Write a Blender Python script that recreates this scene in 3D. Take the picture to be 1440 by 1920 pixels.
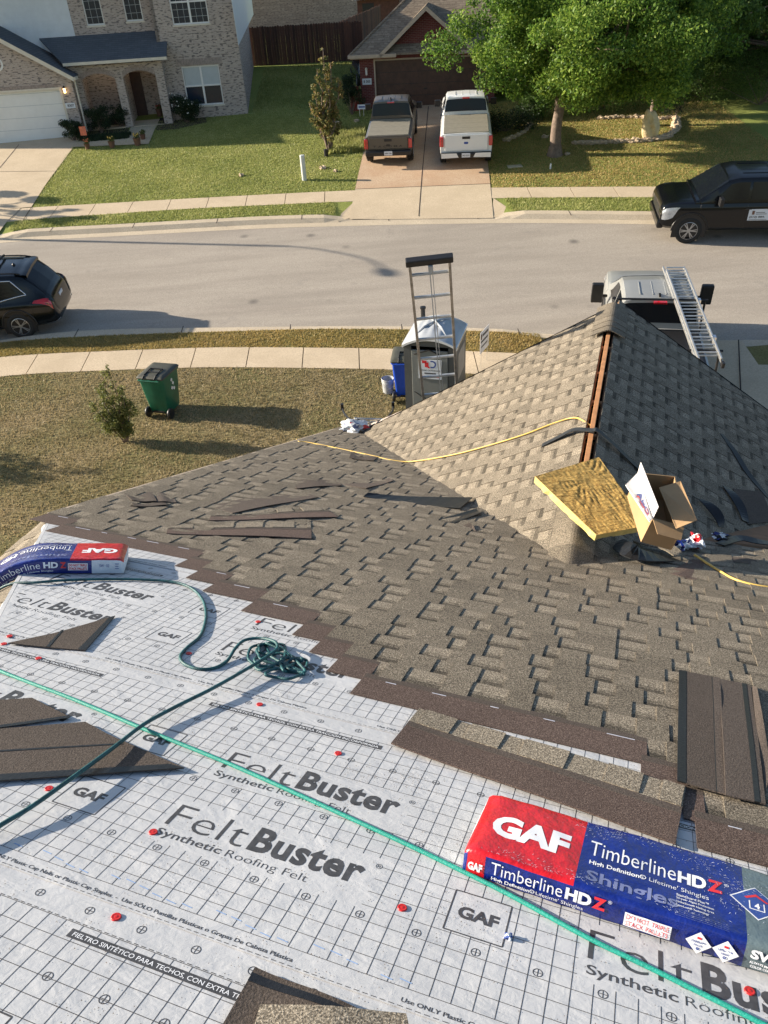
import bpy, bmesh, math, random
import numpy as np
from mathutils import Vector as V, Matrix, noise as mnoise
R=math.radians
for o in list(bpy.data.objects): bpy.data.objects.remove(o)
S=bpy.context.scene; COL=S.collection
# ------------------------------------------------------------------ camera
FPX,PITCH,ROLL=1442.0,R(35.83),R(-3.53)
CAM=V((0,0,8.4))
_F=V((0,math.cos(PITCH),-math.sin(PITCH))); _R0=V((1,0,0)); _U0=_R0.cross(_F)
c_,s_=math.cos(ROLL),math.sin(ROLL)
_R=_R0*c_+_U0*s_; _U=_U0*c_-_R0*s_
cam=bpy.data.objects.new('camera',bpy.data.cameras.new('camera')); COL.objects.link(cam)
cam.matrix_world=Matrix(((_R.x,_U.x,-_F.x,CAM.x),(_R.y,_U.y,-_F.y,CAM.y),(_R.z,_U.z,-_F.z,CAM.z),(0,0,0,1)))
cam.data.sensor_fit='VERTICAL'; cam.data.sensor_height=32.0; cam.data.sensor_width=24.0
cam.data.lens=32.0*FPX/1920.0; cam.data.clip_start=0.05; cam.data.clip_end=1500
S.camera=cam
# ------------------------------------------------------------------ light
SUN_AZ,SUN_EL=R(14.0),R(19.5)      # light travels towards +x, slightly towards -y
SD=V((-math.cos(SUN_AZ)*math.cos(SUN_EL),math.sin(SUN_AZ)*math.cos(SUN_EL),math.sin(SUN_EL)))
W=bpy.data.worlds.new('World'); S.world=W; W.use_nodes=True
nt=W.node_tree; bg=nt.nodes['Background']
sky=nt.nodes.new('ShaderNodeTexSky'); sky.sky_type='NISHITA'; sky.sun_disc=False
sky.sun_elevation=SUN_EL; sky.sun_rotation=math.atan2(SD.x,SD.y); sky.altitude=200; sky.air_density=1.0; sky.dust_density=1.2; sky.ozone_density=1.2
nt.links.new(sky.outputs[0],bg.inputs[0]); bg.inputs[1].default_value=0.078
sun=bpy.data.objects.new('sun',bpy.data.lights.new('sun','SUN')); COL.objects.link(sun)
sun.data.energy=5.0; sun.data.angle=R(0.5); sun.data.color=(1.0,0.88,0.72)
sun.rotation_euler=SD.to_track_quat('Z','Y').to_euler()
S.view_settings.view_transform='Standard'; S.view_settings.look='None'; S.view_settings.exposure=1.28; S.view_settings.gamma=1
# ------------------------------------------------------------------ tracing helpers: pixel -> point on a real surface
def ray(x,y): return _F+_R*((x-720)/FPX)-_U*((y-960)/FPX)
KS=0.17
_ps=[-50,10,15,18.5,20.6,22,28.5,30,32,42,52,70,300]
_pz=[-9.2,-9.1,-8.75,-8.45,-8.25,-8.2,-7.45,-7.3,-7.0,-5.95,-4.7,-4.0,-3]
def G(x,y): return float(np.interp(y+KS*x,_ps,_pz))+8.4
def hit(x,y,off=0.0):
    d=ray(x,y);lo,hi=5,200
    for i in range(50):
        m=(lo+hi)/2;P=CAM+d*m
        if P.z>G(P.x,P.y)+off: lo=m
        else: hi=m
    return CAM+d*lo
def onplane(px,py,n,P0):
    d=ray(px,py); return CAM+d*((P0-CAM).dot(n)/d.dot(n))
# roof frame A : u along the courses, v down the slope, w outwards
AZ,TH,HR=R(-21.23),R(22.62),2.004*0.75
D1=V((math.cos(AZ),math.sin(AZ),0));HN=V((-math.sin(AZ),math.cos(AZ),0))
D2=HN*math.cos(TH)-V((0,0,1))*math.sin(TH); NA=D1.cross(D2)
OA=CAM-NA*HR
def frame(o,x,y,z): return Matrix(((x.x,y.x,z.x,o.x),(x.y,y.y,z.y,o.y),(x.z,y.z,z.z,o.z),(0,0,0,1)))
FA=frame(OA,D1,D2,NA)
def uv(px,py,l=0):
    d=ray(px,py); P=d*(-(HR-l)/d.dot(NA)); return (P.dot(D1),P.dot(D2))
def pa(px,py,l=0):
    u,v=uv(px,py,l); return FA@V((u,v,l))
# ------------------------------------------------------------------ mesh helpers
class MB:
    def __init__(s): s.v=[];s.f=[];s.m=[];s.t=[]
    def add(s,vs,fs,mi=0,M=None,tone=None):
        o=len(s.v)
        s.v+=[tuple(M@V(p)) if M else tuple(p) for p in vs]
        s.f+=[tuple(i+o for i in f) for f in fs]; s.m+=[mi]*len(fs); s.t+=[tone if tone is not None else 0.5]*len(fs)
    def bx(s,x0,x1,y0,y1,z0,z1,mi=0,M=None,tone=None):
        s.add([(x0,y0,z0),(x1,y0,z0),(x1,y1,z0),(x0,y1,z0),(x0,y0,z1),(x1,y0,z1),(x1,y1,z1),(x0,y1,z1)],
              [(0,3,2,1),(4,5,6,7),(0,1,5,4),(1,2,6,5),(2,3,7,6),(3,0,4,7)],mi,M,tone)
    def prism(s,poly,z0,z1,mi=0,M=None,tone=None):
        n=len(poly)
        s.add([(p[0],p[1],z0) for p in poly]+[(p[0],p[1],z1) for p in poly],
              [tuple(range(n-1,-1,-1)),tuple(range(n,2*n))]+[(i,(i+1)%n,n+(i+1)%n,n+i) for i in range(n)],mi,M,tone)
    def slab(s,pts,d,mi=0,tone=None):   # 3D polygon extruded by vector d
        n=len(pts);d=V(d);q=[V(p) for p in pts]
        s.add(q+[p+d for p in q],[tuple(range(n-1,-1,-1)),tuple(range(n,2*n))]+[(i,(i+1)%n,n+(i+1)%n,n+i) for i in range(n)],mi,None,tone)
    def tube(s,pts,r,n=8,mi=0,M=None,caps=True,tone=None):
        pts=[V(p) for p in pts]; vs=[];up=None
        for i,p in enumerate(pts):
            t=(pts[min(i+1,len(pts)-1)]-pts[max(i-1,0)])
            t=t.normalized() if t.length>1e-9 else V((0,0,1))
            if up is None:
                up=V((0,0,1)) if abs(t.z)<.9 else V((1,0,0))
            up=(up-t*up.dot(t)); up=up.normalized() if up.length>1e-6 else t.orthogonal().normalized()
            b=t.cross(up); rr=r[i] if isinstance(r,(list,tuple)) else r
            vs+=[p+up*(rr*math.cos(2*math.pi*k/n))+b*(rr*math.sin(2*math.pi*k/n)) for k in range(n)]
        fs=[(i*n+k,i*n+(k+1)%n,(i+1)*n+(k+1)%n,(i+1)*n+k) for i in range(len(pts)-1) for k in range(n)]
        if caps: fs+=[tuple(range(n-1,-1,-1)),tuple(range((len(pts)-1)*n,len(pts)*n))]
        s.add(vs,fs,mi,M,tone)
    def lathe(s,prof,n=20,mi=0,M=None,tone=None):
        vs=[(r*math.cos(2*math.pi*k/n),r*math.sin(2*math.pi*k/n),z) for r,z in prof for k in range(n)]
        fs=[(i*n+k,i*n+(k+1)%n,(i+1)*n+(k+1)%n,(i+1)*n+k) for i in range(len(prof)-1) for k in range(n)]
        s.add(vs,fs,mi,M,tone)
    def grid(s,fn,nu,nv,mi=0,M=None,tone=None):
        vs=[fn(i/nu,j/nv) for j in range(nv+1) for i in range(nu+1)]
        fs=[(j*(nu+1)+i,j*(nu+1)+i+1,(j+1)*(nu+1)+i+1,(j+1)*(nu+1)+i) for j in range(nv) for i in range(nu)]
        s.add(vs,fs,mi,M,tone)
    def build(s,name,mats,parent=None,smooth=False,bevel=0,M=None):
        me=bpy.data.meshes.new(name); me.from_pydata(s.v,[],s.f)
        for m in (mats if isinstance(mats,(list,tuple)) else [mats]): me.materials.append(m)
        me.polygons.foreach_set('material_index',s.m)
        a=me.attributes.new('tone','FLOAT','FACE'); a.data.foreach_set('value',s.t)
        if smooth: me.polygons.foreach_set('use_smooth',[True]*len(s.f))
        me.update()
        if smooth=='angle':
            me.set_sharp_from_angle(angle=R(35))
        o=bpy.data.objects.new(name,me); COL.objects.link(o)
        if M is not None: o.matrix_world=M
        if parent: o.parent=parent
        if bevel:
            b=o.modifiers.new('bevel','BEVEL'); b.width=bevel; b.segments=2; b.limit_method='ANGLE'; b.angle_limit=R(40)
        return o
def npmesh(name,verts,faces_n,mat,parent=None,tone=None,k=4):
    n=len(verts)//k
    me=bpy.data.meshes.new(name); me.vertices.add(len(verts)); me.vertices.foreach_set('co',np.asarray(verts,dtype=np.float32).ravel())
    me.loops.add(n*k); me.loops.foreach_set('vertex_index',np.arange(n*k,dtype=np.int32))
    me.polygons.add(n); me.polygons.foreach_set('loop_start',np.arange(0,n*k,k,dtype=np.int32))
    me.materials.append(mat)
    a=me.attributes.new('tone','FLOAT','FACE'); a.data.foreach_set('value',np.asarray(tone if tone is not None else np.full(n,.5),dtype=np.float32))
    me.update(calc_edges=True); me.validate()
    o=bpy.data.objects.new(name,me); COL.objects.link(o)
    if parent: o.parent=parent
    return o
def tag(o,label=None,cat=None,group=None,kind=None):
    if label:o['label']=label
    if cat:o['category']=cat
    if group:o['group']=group
    if kind:o['kind']=kind
    return o
def empty(name,M,label=None,cat=None,group=None):
    o=bpy.data.objects.new(name,None); COL.objects.link(o)
    o.empty_display_size=.2
    o.matrix_world=M if isinstance(M,Matrix) else Matrix.Translation(M)
    return tag(o,label,cat,group)
def kids(o): return [c for c in bpy.data.objects if c.parent==o]
def copy_tree(o,parent=None):
    c=o.copy(); COL.objects.link(c); c.parent=parent
    for ch in kids(o):
        copy_tree(ch,c)
    return c
def rz(p,a): return Matrix.Translation(p)@Matrix.Rotation(a,4,'Z')
# text as mesh data in a flat frame (x right, y up), scaled into w x h
_tc={}
def textgeo(s,bold=0.0,space=1.0,res=3):
    k=(s,bold,space)
    if k in _tc: return _tc[k]
    cu=bpy.data.curves.new('t','FONT'); cu.body=s; cu.size=1; cu.offset=bold; cu.space_character=space; cu.resolution_u=res
    o=bpy.data.objects.new('t',cu); COL.objects.link(o)
    dg=bpy.context.evaluated_depsgraph_get(); me=bpy.data.meshes.new_from_object(o.evaluated_get(dg))
    vs=[tuple(v.co) for v in me.vertices]; fs=[tuple(p.vertices) for p in me.polygons]
    bpy.data.objects.remove(o); bpy.data.curves.remove(cu); bpy.data.meshes.remove(me)
    _tc[k]=(vs,fs); return _tc[k]
_sc={}
def subdiv(s,bold,space,vs,fs,mx):
    k=(s,bold,space,round(mx,3))
    if k in _sc: return _sc[k]
    bm=bmesh.new(); bv=[bm.verts.new(v) for v in vs]
    for f in fs:
        try: bm.faces.new([bv[i] for i in f])
        except ValueError: pass
    bmesh.ops.triangulate(bm,faces=bm.faces[:])
    for it in range(5):
        e=[x for x in bm.edges if x.calc_length()>mx]
        if not e: break
        bmesh.ops.subdivide_edges(bm,edges=e,cuts=1); bmesh.ops.triangulate(bm,faces=[f for f in bm.faces if len(f.verts)>3])
    bm.verts.index_update(); r=([tuple(v.co) for v in bm.verts],[tuple(v.index for v in f.verts) for f in bm.faces]); bm.free(); _sc[k]=r; return r
def put_text(mb,s,x,y,w,h,mi=0,M=None,bold=0.0,z=0.0,fn=None,space=1.0,rot=0,flip=False,sub=0):
    vs,fs=textgeo(s,bold,space)
    if sub: vs,fs=subdiv(s,bold,space,vs,fs,sub*(max(v[1] for v in vs)-min(v[1] for v in vs)))
    xs=[v[0] for v in vs]; ys=[v[1] for v in vs]; x0,x1,y0,y1=min(xs),max(xs),min(ys),max(ys)
    k=h/(y1-y0); kx=(w/(x1-x0)) if w else k
    out=[]
    for v in vs:
        a,b=(v[0]-x0)*kx,(v[1]-y0)*k
        if flip: a,b=(w or (x1-x0)*k)-a,h-b
        if rot: a,b=a*math.cos(rot)-b*math.sin(rot),a*math.sin(rot)+b*math.cos(rot)
        p=(x+a,y+b,z); out.append(fn(*p) if fn else p)
    mb.add(out,fs,mi,M)
# ------------------------------------------------------------------ materials
def nodes(name):
    m=bpy.data.materials.new(name); m.use_nodes=True; t=m.node_tree
    return m,t,t.nodes['Principled BSDF']
def N(t,ty,**k):
    n=t.nodes.new(ty)
    for a,b in k.items():
        if a in n.inputs.keys(): n.inputs[a].default_value=b
        else: setattr(n,a,b)
    return n
def L(t,a,b): t.links.new(a,b)
def noise(t,scale,detail=4,rough=.6,vec=None,dist=0):
    n=N(t,'ShaderNodeTexNoise'); n.inputs['Scale'].default_value=scale; n.inputs['Detail'].default_value=detail; n.inputs['Roughness'].default_value=rough; n.inputs['Distortion'].default_value=dist
    if vec is not None: L(t,vec,n.inputs['Vector'])
    return n.outputs['Fac']
def ramp(t,fac,stops):
    n=N(t,'ShaderNodeValToRGB'); cr=n.color_ramp
    while len(cr.elements)<len(stops): cr.elements.new(.5)
    for e,(p,c) in zip(cr.elements,stops): e.position=p; e.color=(*c,1) if len(c)==3 else c
    L(t,fac,n.inputs[0]); return n.outputs[0]
def mixc(t,f,a,b,mode='MIX'):
    n=N(t,'ShaderNodeMix',data_type='RGBA',blend_type=mode)
    for i,x in ((6,a),(7,b)):
        if isinstance(x,(tuple,list)): n.inputs[i].default_value=(*x,1)
        else: L(t,x,n.inputs[i])
    if isinstance(f,(int,float)): n.inputs[0].default_value=f
    else: L(t,f,n.inputs[0])
    return n.outputs[2]
def mth(t,op,a,b=0.0):
    n=N(t,'ShaderNodeMath',operation=op)
    for i,x in ((0,a),(1,b)):
        if isinstance(x,(int,float)): n.inputs[i].default_value=x
        else: L(t,x,n.inputs[i])
    return n.outputs[0]
def bump(t,b,h,s=.3,d=.01):
    n=N(t,'ShaderNodeBump'); n.inputs['Strength'].default_value=s; n.inputs['Distance'].default_value=d
    L(t,h,n.inputs['Height']); L(t,n.outputs[0],b.inputs['Normal'])
def ocoord(t): return N(t,'ShaderNodeTexCoord').outputs['Object']
def tonen(t): return N(t,'ShaderNodeAttribute',attribute_name='tone').outputs['Fac']
def pm(name,col,rough=.6,metal=0,var=.2,vs=6,bs=0,bd=.004,spec=.5,coat=0,trans=0):
    m,t,b=nodes(name); oc=ocoord(t)
    dk=tuple(c*(1-var) for c in col); lt=tuple(min(1,c*(1+var)) for c in col)
    c=ramp(t,noise(t,vs,5,.65,oc),[(.3,dk),(.7,lt)])
    L(t,c,b.inputs['Base Color']); b.inputs['Roughness'].default_value=rough; b.inputs['Metallic'].default_value=metal
    b.inputs['Specular IOR Level'].default_value=spec; b.inputs['Coat Weight'].default_value=coat; b.inputs['Coat Roughness'].default_value=.08
    if bs: bump(t,b,noise(t,bs,3,.6,oc),.6,bd)
    return m
def granule(name,dark,mid,light,tonal=.35,scale=260):
    m,t,b=nodes(name); oc=ocoord(t)
    g=ramp(t,noise(t,scale,2,.7,oc),[(.34,dark),(.5,mid),(.68,light)])
    tn=tonen(t); blot=noise(t,1.7,4,.6,oc)
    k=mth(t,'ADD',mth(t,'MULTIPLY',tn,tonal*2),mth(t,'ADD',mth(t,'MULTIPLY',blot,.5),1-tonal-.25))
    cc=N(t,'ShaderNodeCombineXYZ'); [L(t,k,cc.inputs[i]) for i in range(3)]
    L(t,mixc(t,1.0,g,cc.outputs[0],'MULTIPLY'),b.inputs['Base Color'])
    b.inputs['Roughness'].default_value=.9; b.inputs['Specular IOR Level'].default_value=.25
    bump(t,b,noise(t,scale,2,.7,oc),.7,.003); return m
def brickmat(name,c1,c2,mortar,bw=.2,bh=.067,dark=None):
    m,t,b=nodes(name); tc=N(t,'ShaderNodeTexCoord'); sp=N(t,'ShaderNodeSeparateXYZ'); L(t,tc.outputs['Object'],sp.inputs[0])
    sn=N(t,'ShaderNodeSeparateXYZ'); L(t,tc.outputs['Normal'],sn.inputs[0])
    side=mth(t,'GREATER_THAN',mth(t,'ABSOLUTE',sn.outputs[0]),mth(t,'ABSOLUTE',sn.outputs[1]))
    h=N(t,'ShaderNodeMix',data_type='FLOAT'); L(t,side,h.inputs[0]); L(t,sp.outputs[0],h.inputs[2]); L(t,sp.outputs[1],h.inputs[3])
    cv=N(t,'ShaderNodeCombineXYZ'); L(t,h.outputs[0],cv.inputs[0]); L(t,sp.outputs[2],cv.inputs[1])
    br=N(t,'ShaderNodeTexBrick'); L(t,cv.outputs[0],br.inputs['Vector'])
    br.inputs['Scale'].default_value=1; br.inputs['Brick Width'].default_value=bw; br.inputs['Row Height'].default_value=bh
    br.inputs['Mortar Size'].default_value=.006; br.inputs['Mortar Smooth'].default_value=.3; br.inputs['Bias'].default_value=0
    br.inputs['Color1'].default_value=(*c1,1); br.inputs['Color2'].default_value=(*c2,1); br.inputs['Mortar'].default_value=(*mortar,1)
    c=br.outputs['Color']
    if dark:   # scattered darker bricks
        mp=N(t,'ShaderNodeMapping'); mp.inputs['Scale'].default_value=(5.2,15,1); L(t,cv.outputs[0],mp.inputs[0])
        f=ramp(t,noise(t,1.1,1,.4,mp.outputs[0]),[(.56,(0,0,0)),(.63,(1,1,1))]); c=mixc(t,f,c,dark)
    c=mixc(t,mth(t,'MULTIPLY',noise(t,2.5,4,.6,tc.outputs['Object']),.5),c,tuple(x*.55 for x in c1))
    L(t,c,b.inputs['Base Color']); b.inputs['Roughness'].default_value=.9; b.inputs['Specular IOR Level'].default_value=.2
    bump(t,b,br.outputs['Fac'],-.5,.008); return m
def groundmat(name,a,bc,cc,s1=.7,s2=14,bd=.03):
    m,t,b=nodes(name); oc=ocoord(t)
    f=noise(t,s1,5,.65,oc); g=noise(t,s2,4,.7,oc)
    c=mixc(t,ramp(t,f,[(.38,(0,0,0)),(.62,(1,1,1))]),a,bc); c=mixc(t,ramp(t,g,[(.42,(0,0,0)),(.66,(1,1,1))]),c,cc)
    L(t,c,b.inputs['Base Color']); b.inputs['Roughness'].default_value=.95; b.inputs['Specular IOR Level'].default_value=.1
    bump(t,b,g,.8,bd); return m
def leafmat(name,d,m_,l,tr=.35):
    m,t,b=nodes(name); c=ramp(t,tonen(t),[(0,d),(.5,m_),(1,l)])
    L(t,c,b.inputs['Base Color']); b.inputs['Roughness'].default_value=.55; b.inputs['Specular IOR Level'].default_value=.3
    tl=N(t,'ShaderNodeBsdfTranslucent'); L(t,c,tl.inputs[0]); mx=N(t,'ShaderNodeMixShader'); mx.inputs[0].default_value=tr
    out=t.nodes['Material Output']; L(t,b.outputs[0],mx.inputs[1]); L(t,tl.outputs[0],mx.inputs[2]); L(t,mx.outputs[0],out.inputs[0]); return m
M={}
def asphaltmat():
    m,t,b=nodes('asphalt'); oc=ocoord(t); mp=N(t,'ShaderNodeMapping'); mp.inputs['Scale'].default_value=(.25,1.6,1); mp.inputs['Rotation'].default_value=(0,0,.16); L(t,oc,mp.inputs[0])
    c=ramp(t,noise(t,1.0,5,.6,mp.outputs[0]),[(.35,(.325,.29,.245)),(.65,(.41,.368,.31))])
    c=mixc(t,ramp(t,noise(t,28,3,.8,oc),[(.40,(.55,.55,.55)),(.62,(0,0,0))]),c,(.20,.175,.15))
    c=mixc(t,ramp(t,noise(t,.9,6,.7,oc),[(.60,(0,0,0)),(.72,(.5,.5,.5))]),c,(.22,.20,.18))
    vo=N(t,'ShaderNodeTexVoronoi'); vo.inputs['Scale'].default_value=.55; L(t,oc,vo.inputs['Vector'])
    c=mixc(t,ramp(t,vo.outputs['Distance'],[(.03,(.8,.8,.8)),(.12,(0,0,0))]),c,(.12,.11,.10))
    L(t,c,b.inputs['Base Color']); b.inputs['Roughness'].default_value=.9; b.inputs['Specular IOR Level'].default_value=.2; bump(t,b,noise(t,70,3,.7,oc),.6,.006); return m
M['asphalt']=asphaltmat()
def concmat(name,a,b2,c):
    m=groundmat(name,a,b2,c,.9,25,.002); return m
M['concrete']=concmat('concrete',(.50,.41,.29),(.58,.48,.345),(.43,.35,.25))
M['kerb']=concmat('kerb',(.48,.41,.31),(.56,.48,.36),(.40,.335,.25))
M['drive_red']=concmat('drive_red',(.46,.32,.21),(.52,.40,.28),(.38,.25,.165))
M['lawn_dry']=groundmat('lawn_dry',(.30,.235,.13),(.19,.18,.075),(.10,.09,.045),.45,18)
M['lawn_green']=groundmat('lawn_green',(.28,.31,.085),(.21,.26,.065),(.15,.16,.05),.5,22)
M['lawn_mix']=groundmat('lawn_mix',(.30,.23,.11),(.20,.19,.07),(.15,.12,.05),.35,20)
M['grass_dry']=leafmat('grass_dry',(.12,.115,.045),(.31,.25,.13),(.53,.42,.26),.35)
M['grass_green']=leafmat('grass_green',(.15,.18,.045),(.33,.35,.11),(.54,.50,.23),.35)
M['grass_mix']=leafmat('grass_mix',(.16,.16,.045),(.39,.30,.11),(.60,.43,.18),.35)
M['shingle']=granule('shingle',(.052,.044,.034),(.155,.132,.100),(.40,.345,.265),.42,190)
M['headlap']=granule('headlap',(.045,.030,.026),(.095,.066,.055),(.24,.18,.15),.2)
M['shback']=granule('shingle_back',(.055,.043,.036),(.085,.069,.058),(.13,.105,.09),.25,180)
M['tar']=pm('tar',(.012,.012,.013),.35,0,.4,60,120,.002)
M['felt']=None
def feltmat():
    m,t,b=nodes('felt'); oc=ocoord(t)
    base=ramp(t,noise(t,2.2,5,.6,oc),[(.3,(.46,.472,.49)),(.7,(.56,.57,.585))])
    sp=N(t,'ShaderNodeTexVoronoi'); sp.inputs['Scale'].default_value=95; sp.inputs['Randomness'].default_value=1; L(t,oc,sp.inputs['Vector'])
    spk=ramp(t,sp.outputs['Distance'],[(.06,(1,1,1)),(.13,(0,0,0))])
    msk=ramp(t,noise(t,5,5,.75,oc),[(.50,(0,0,0)),(.66,(1,1,1))])
    f=N(t,'ShaderNodeMix',data_type='RGBA',blend_type='MULTIPLY'); f.inputs[0].default_value=1; L(t,spk,f.inputs[6]); L(t,msk,f.inputs[7])
    c=mixc(t,f.outputs[2],base,(.10,.085,.07)); L(t,c,b.inputs['Base Color'])
    b.inputs['Roughness'].default_value=.6; b.inputs['Specular IOR Level'].default_value=.3
    mp=N(t,'ShaderNodeMapping'); mp.inputs['Scale'].default_value=(1.0,2.4,1); mp.inputs['Rotation'].default_value=(0,0,.5); L(t,oc,mp.inputs[0])
    h=mth(t,'ADD',mth(t,'MULTIPLY',noise(t,5,3,.5,mp.outputs[0],.8),1.0),mth(t,'MULTIPLY',noise(t,38,3,.55,oc,.5),.22))
    bump(t,b,h,.20,.03); return m
M['felt']=feltmat()
M['ink']=pm('ink',(.06,.06,.065),.5,0,.35,30)
M['red_cap']=pm('red_cap',(.55,.02,.02),.35,0,.2,20)
M['bagred']=pm('bag_red',(.52,.008,.014),.3,0,.15,9,22,.01,.6,.3)
M['bagblue']=pm('bag_blue',(.004,.016,.17),.3,0,.25,12,22,.01,.6,.3)
M['baggrey']=pm('bag_grey',(.10,.14,.155),.3,0,.2,9,22,.008,.6,.3)
M['bagwhite']=pm('bag_white',(.68,.72,.76),.3,0,.12,12,22,.012,.6,.2)
M['white_ink']=pm('white_ink',(.80,.82,.85),.4,0,.05)
M['haze_ink']=pm('haze_ink',(.16,.19,.36),.4,0,.1)
M['red_ink']=pm('red_ink',(.62,.03,.04),.4,0,.1)
M['scuff']=pm('scuff',(.55,.58,.68),.5,0,.2,40)
M['hose']=pm('hose_teal',(.012,.27,.21),.55,0,.25,120,200,.003)
M['rope']=pm('rope_teal',(.008,.075,.085),.5,0,.45,35,180,.004)
M['yellow_hose']=pm('yellow_hose',(.62,.42,.10),.45,0,.15)
M['foam']=None
def foammat():
    m,t,b=nodes('foam'); oc=ocoord(t)
    c=ramp(t,noise(t,26,6,.75,oc,2.0),[(.33,(.13,.06,.014)),(.45,(.36,.22,.055)),(.68,(.55,.38,.12))])
    L(t,c,b.inputs['Base Color']); b.inputs['Roughness'].default_value=.9
    mp=N(t,'ShaderNodeMapping'); mp.inputs['Scale'].default_value=(3,14,3); mp.inputs['Rotation'].default_value=(0,0,.7); L(t,oc,mp.inputs[0])
    bump(t,b,noise(t,1.6,5,.6,mp.outputs[0],1.5),.7,.03); return m
M['foam']=foammat()
M['foam_edge']=pm('foam_edge',(.70,.56,.20),.85,0,.15,30,80,.006)
M['cardboard']=pm('cardboard',(.36,.23,.115),.8,0,.12,5,40,.001)
M['card_white']=pm('card_white',(.78,.76,.74),.6,0,.06)
M['blue_ink']=pm('blue_ink',(.03,.07,.28),.5,0,.1)
M['wood_ridge']=pm('ridge_wood',(.42,.20,.085),.75,0,.25,9)
M['deck']=pm('roof_deck',(.20,.11,.06),.85,0,.25,8)
M['rubber']=pm('rubber',(.018,.02,.021),.55,0,.5,25,60,.003)
M['black']=pm('black_plastic',(.012,.012,.013),.45,0,.3,12)
M['dark']=pm('dark_void',(.006,.006,.006),.9,0,.1)
M['alu']=pm('aluminium',(.62,.62,.60),.38,.85,.15,10)
M['alu_dirty']=pm('aluminium_dirty',(.33,.30,.26),.5,.5,.35,14)
M['alu_rung']=pm('aluminium_rung',(.50,.53,.55),.4,.7,.15,14)
M['brickL']=brickmat('brick_grey',(.50,.42,.36),(.38,.325,.285),(.54,.49,.44),.2,.068,(.13,.115,.115))
M['brickR']=brickmat('brick_red',(.17,.048,.04),(.11,.032,.032),(.26,.19,.175),.2,.068)
M['siding']=pm('siding_white',(.62,.66,.68),.6,0,.05,3)
M['trim']=pm('trim_cream',(.62,.57,.47),.6,0,.08,4)
M['trim_tan']=pm('trim_tan',(.42,.34,.26),.7,0,.12,4)
M['garage_white']=pm('garage_white',(.70,.71,.68),.55,0,.04,3)
M['garage_brown']=pm('garage_brown',(.075,.035,.022),.5,0,.3,5)
M['roofL']=brickmat('roof_slate',(.125,.14,.158),(.10,.112,.128),(.065,.072,.083),.3,.07)
M['roofR']=brickmat('roof_tan',(.30,.245,.185),(.20,.16,.12),(.10,.08,.06),.30,.085,(.14,.11,.085))
def glassmat(name,c,r=.08,sp=.5):
    m,t,b=nodes(name); b.inputs['Base Color'].default_value=(*c,1); b.inputs['Roughness'].default_value=r; b.inputs['Specular IOR Level'].default_value=sp; return m
M['glass']=glassmat('window_glass',(.02,.03,.045))
M['carglass']=glassmat('car_glass',(.006,.008,.011),.06,.28)
M['blind']=pm('window_blind',(.42,.46,.47),.5,0,.06,4)
M['door_wood']=pm('door_wood',(.05,.022,.016),.5,0,.3,5)
M['fence']=None
def fencemat():
    m,t,b=nodes('fence_wood'); oc=ocoord(t)
    c=mixc(t,tonen(t),(.06,.026,.018),(.16,.07,.042)); L(t,mixc(t,mth(t,'MULTIPLY',noise(t,6,4,.7,oc),.7),c,(.03,.02,.018)),b.inputs['Base Color']); b.inputs['Roughness'].default_value=.85; return m
M['fence']=fencemat()
def stonemat():
    m,t,b=nodes('stone_wall'); oc=ocoord(t); mp=N(t,'ShaderNodeMapping'); mp.inputs['Scale'].default_value=(1.9,1.9,3.4); L(t,oc,mp.inputs[0])
    w=N(t,'ShaderNodeTexVoronoi',feature='DISTANCE_TO_EDGE'); w.inputs['Scale'].default_value=1; L(t,mp.outputs[0],w.inputs['Vector'])
    v=N(t,'ShaderNodeTexVoronoi'); v.inputs['Scale'].default_value=1; L(t,mp.outputs[0],v.inputs['Vector'])
    sp=N(t,'ShaderNodeSeparateXYZ'); L(t,v.outputs['Color'],sp.inputs[0])
    c=ramp(t,sp.outputs[0],[(0,(.30,.20,.14)),(1,(.52,.38,.27))]); c=mixc(t,ramp(t,w.outputs['Distance'],[(.02,(1,1,1)),(.07,(0,0,0))]),c,(.08,.06,.05))
    c=mixc(t,mth(t,'MULTIPLY',noise(t,5,4,.6,oc),.4),c,(.16,.11,.09)); L(t,c,b.inputs['Base Color']); b.inputs['Roughness'].default_value=.9
    bump(t,b,w.outputs['Distance'],.6,.08); return m
M['stone']=stonemat(); M['stone']=brickmat('ashlar',(.55,.40,.29),(.42,.30,.22),(.14,.10,.08),.52,.20,(.22,.15,.11))
M['rock']=pm('rock',(.46,.36,.25),.9,0,.3,6,14,.02)
M['bark']=pm('bark',(.17,.125,.095),.9,0,.4,9,25,.02)
M['leaf']=leafmat('leaf_bright',(.025,.07,.012),(.105,.20,.028),(.30,.40,.065),.45)
M['leaf_dark']=leafmat('leaf_dark',(.03,.065,.014),(.075,.14,.028),(.15,.24,.05),.4)
M['leaf_olive']=leafmat('leaf_olive',(.06,.08,.02),(.14,.16,.045),(.26,.25,.08),.4)
M['leaf_red']=leafmat('leaf_reddish',(.08,.10,.03),(.19,.19,.06),(.36,.20,.08),.4)
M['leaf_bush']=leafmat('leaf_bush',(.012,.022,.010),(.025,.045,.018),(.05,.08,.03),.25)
M['soil']=pm('mulch',(.035,.022,.018),.95,0,.5,14,30,.02)
M['p_black']=pm('paint_black',(.004,.0045,.006),.2,0,.1,1,0,0,.35,.25)
M['p_suv']=pm('paint_dark_blue_black',(.003,.005,.007),.18,0,.1,1,0,0,.35,.25)
M['p_bronze']=pm('paint_grey_bronze',(.085,.072,.056),.35,0,.08,1,0,0,.4,.3)
M['p_white']=pm('paint_white',(.68,.69,.68),.25,0,.03,1,0,0,.5,.7)
M['p_silver']=pm('paint_silver',(.27,.28,.275),.35,.2,.06,2,0,0,.5,.4)
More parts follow.
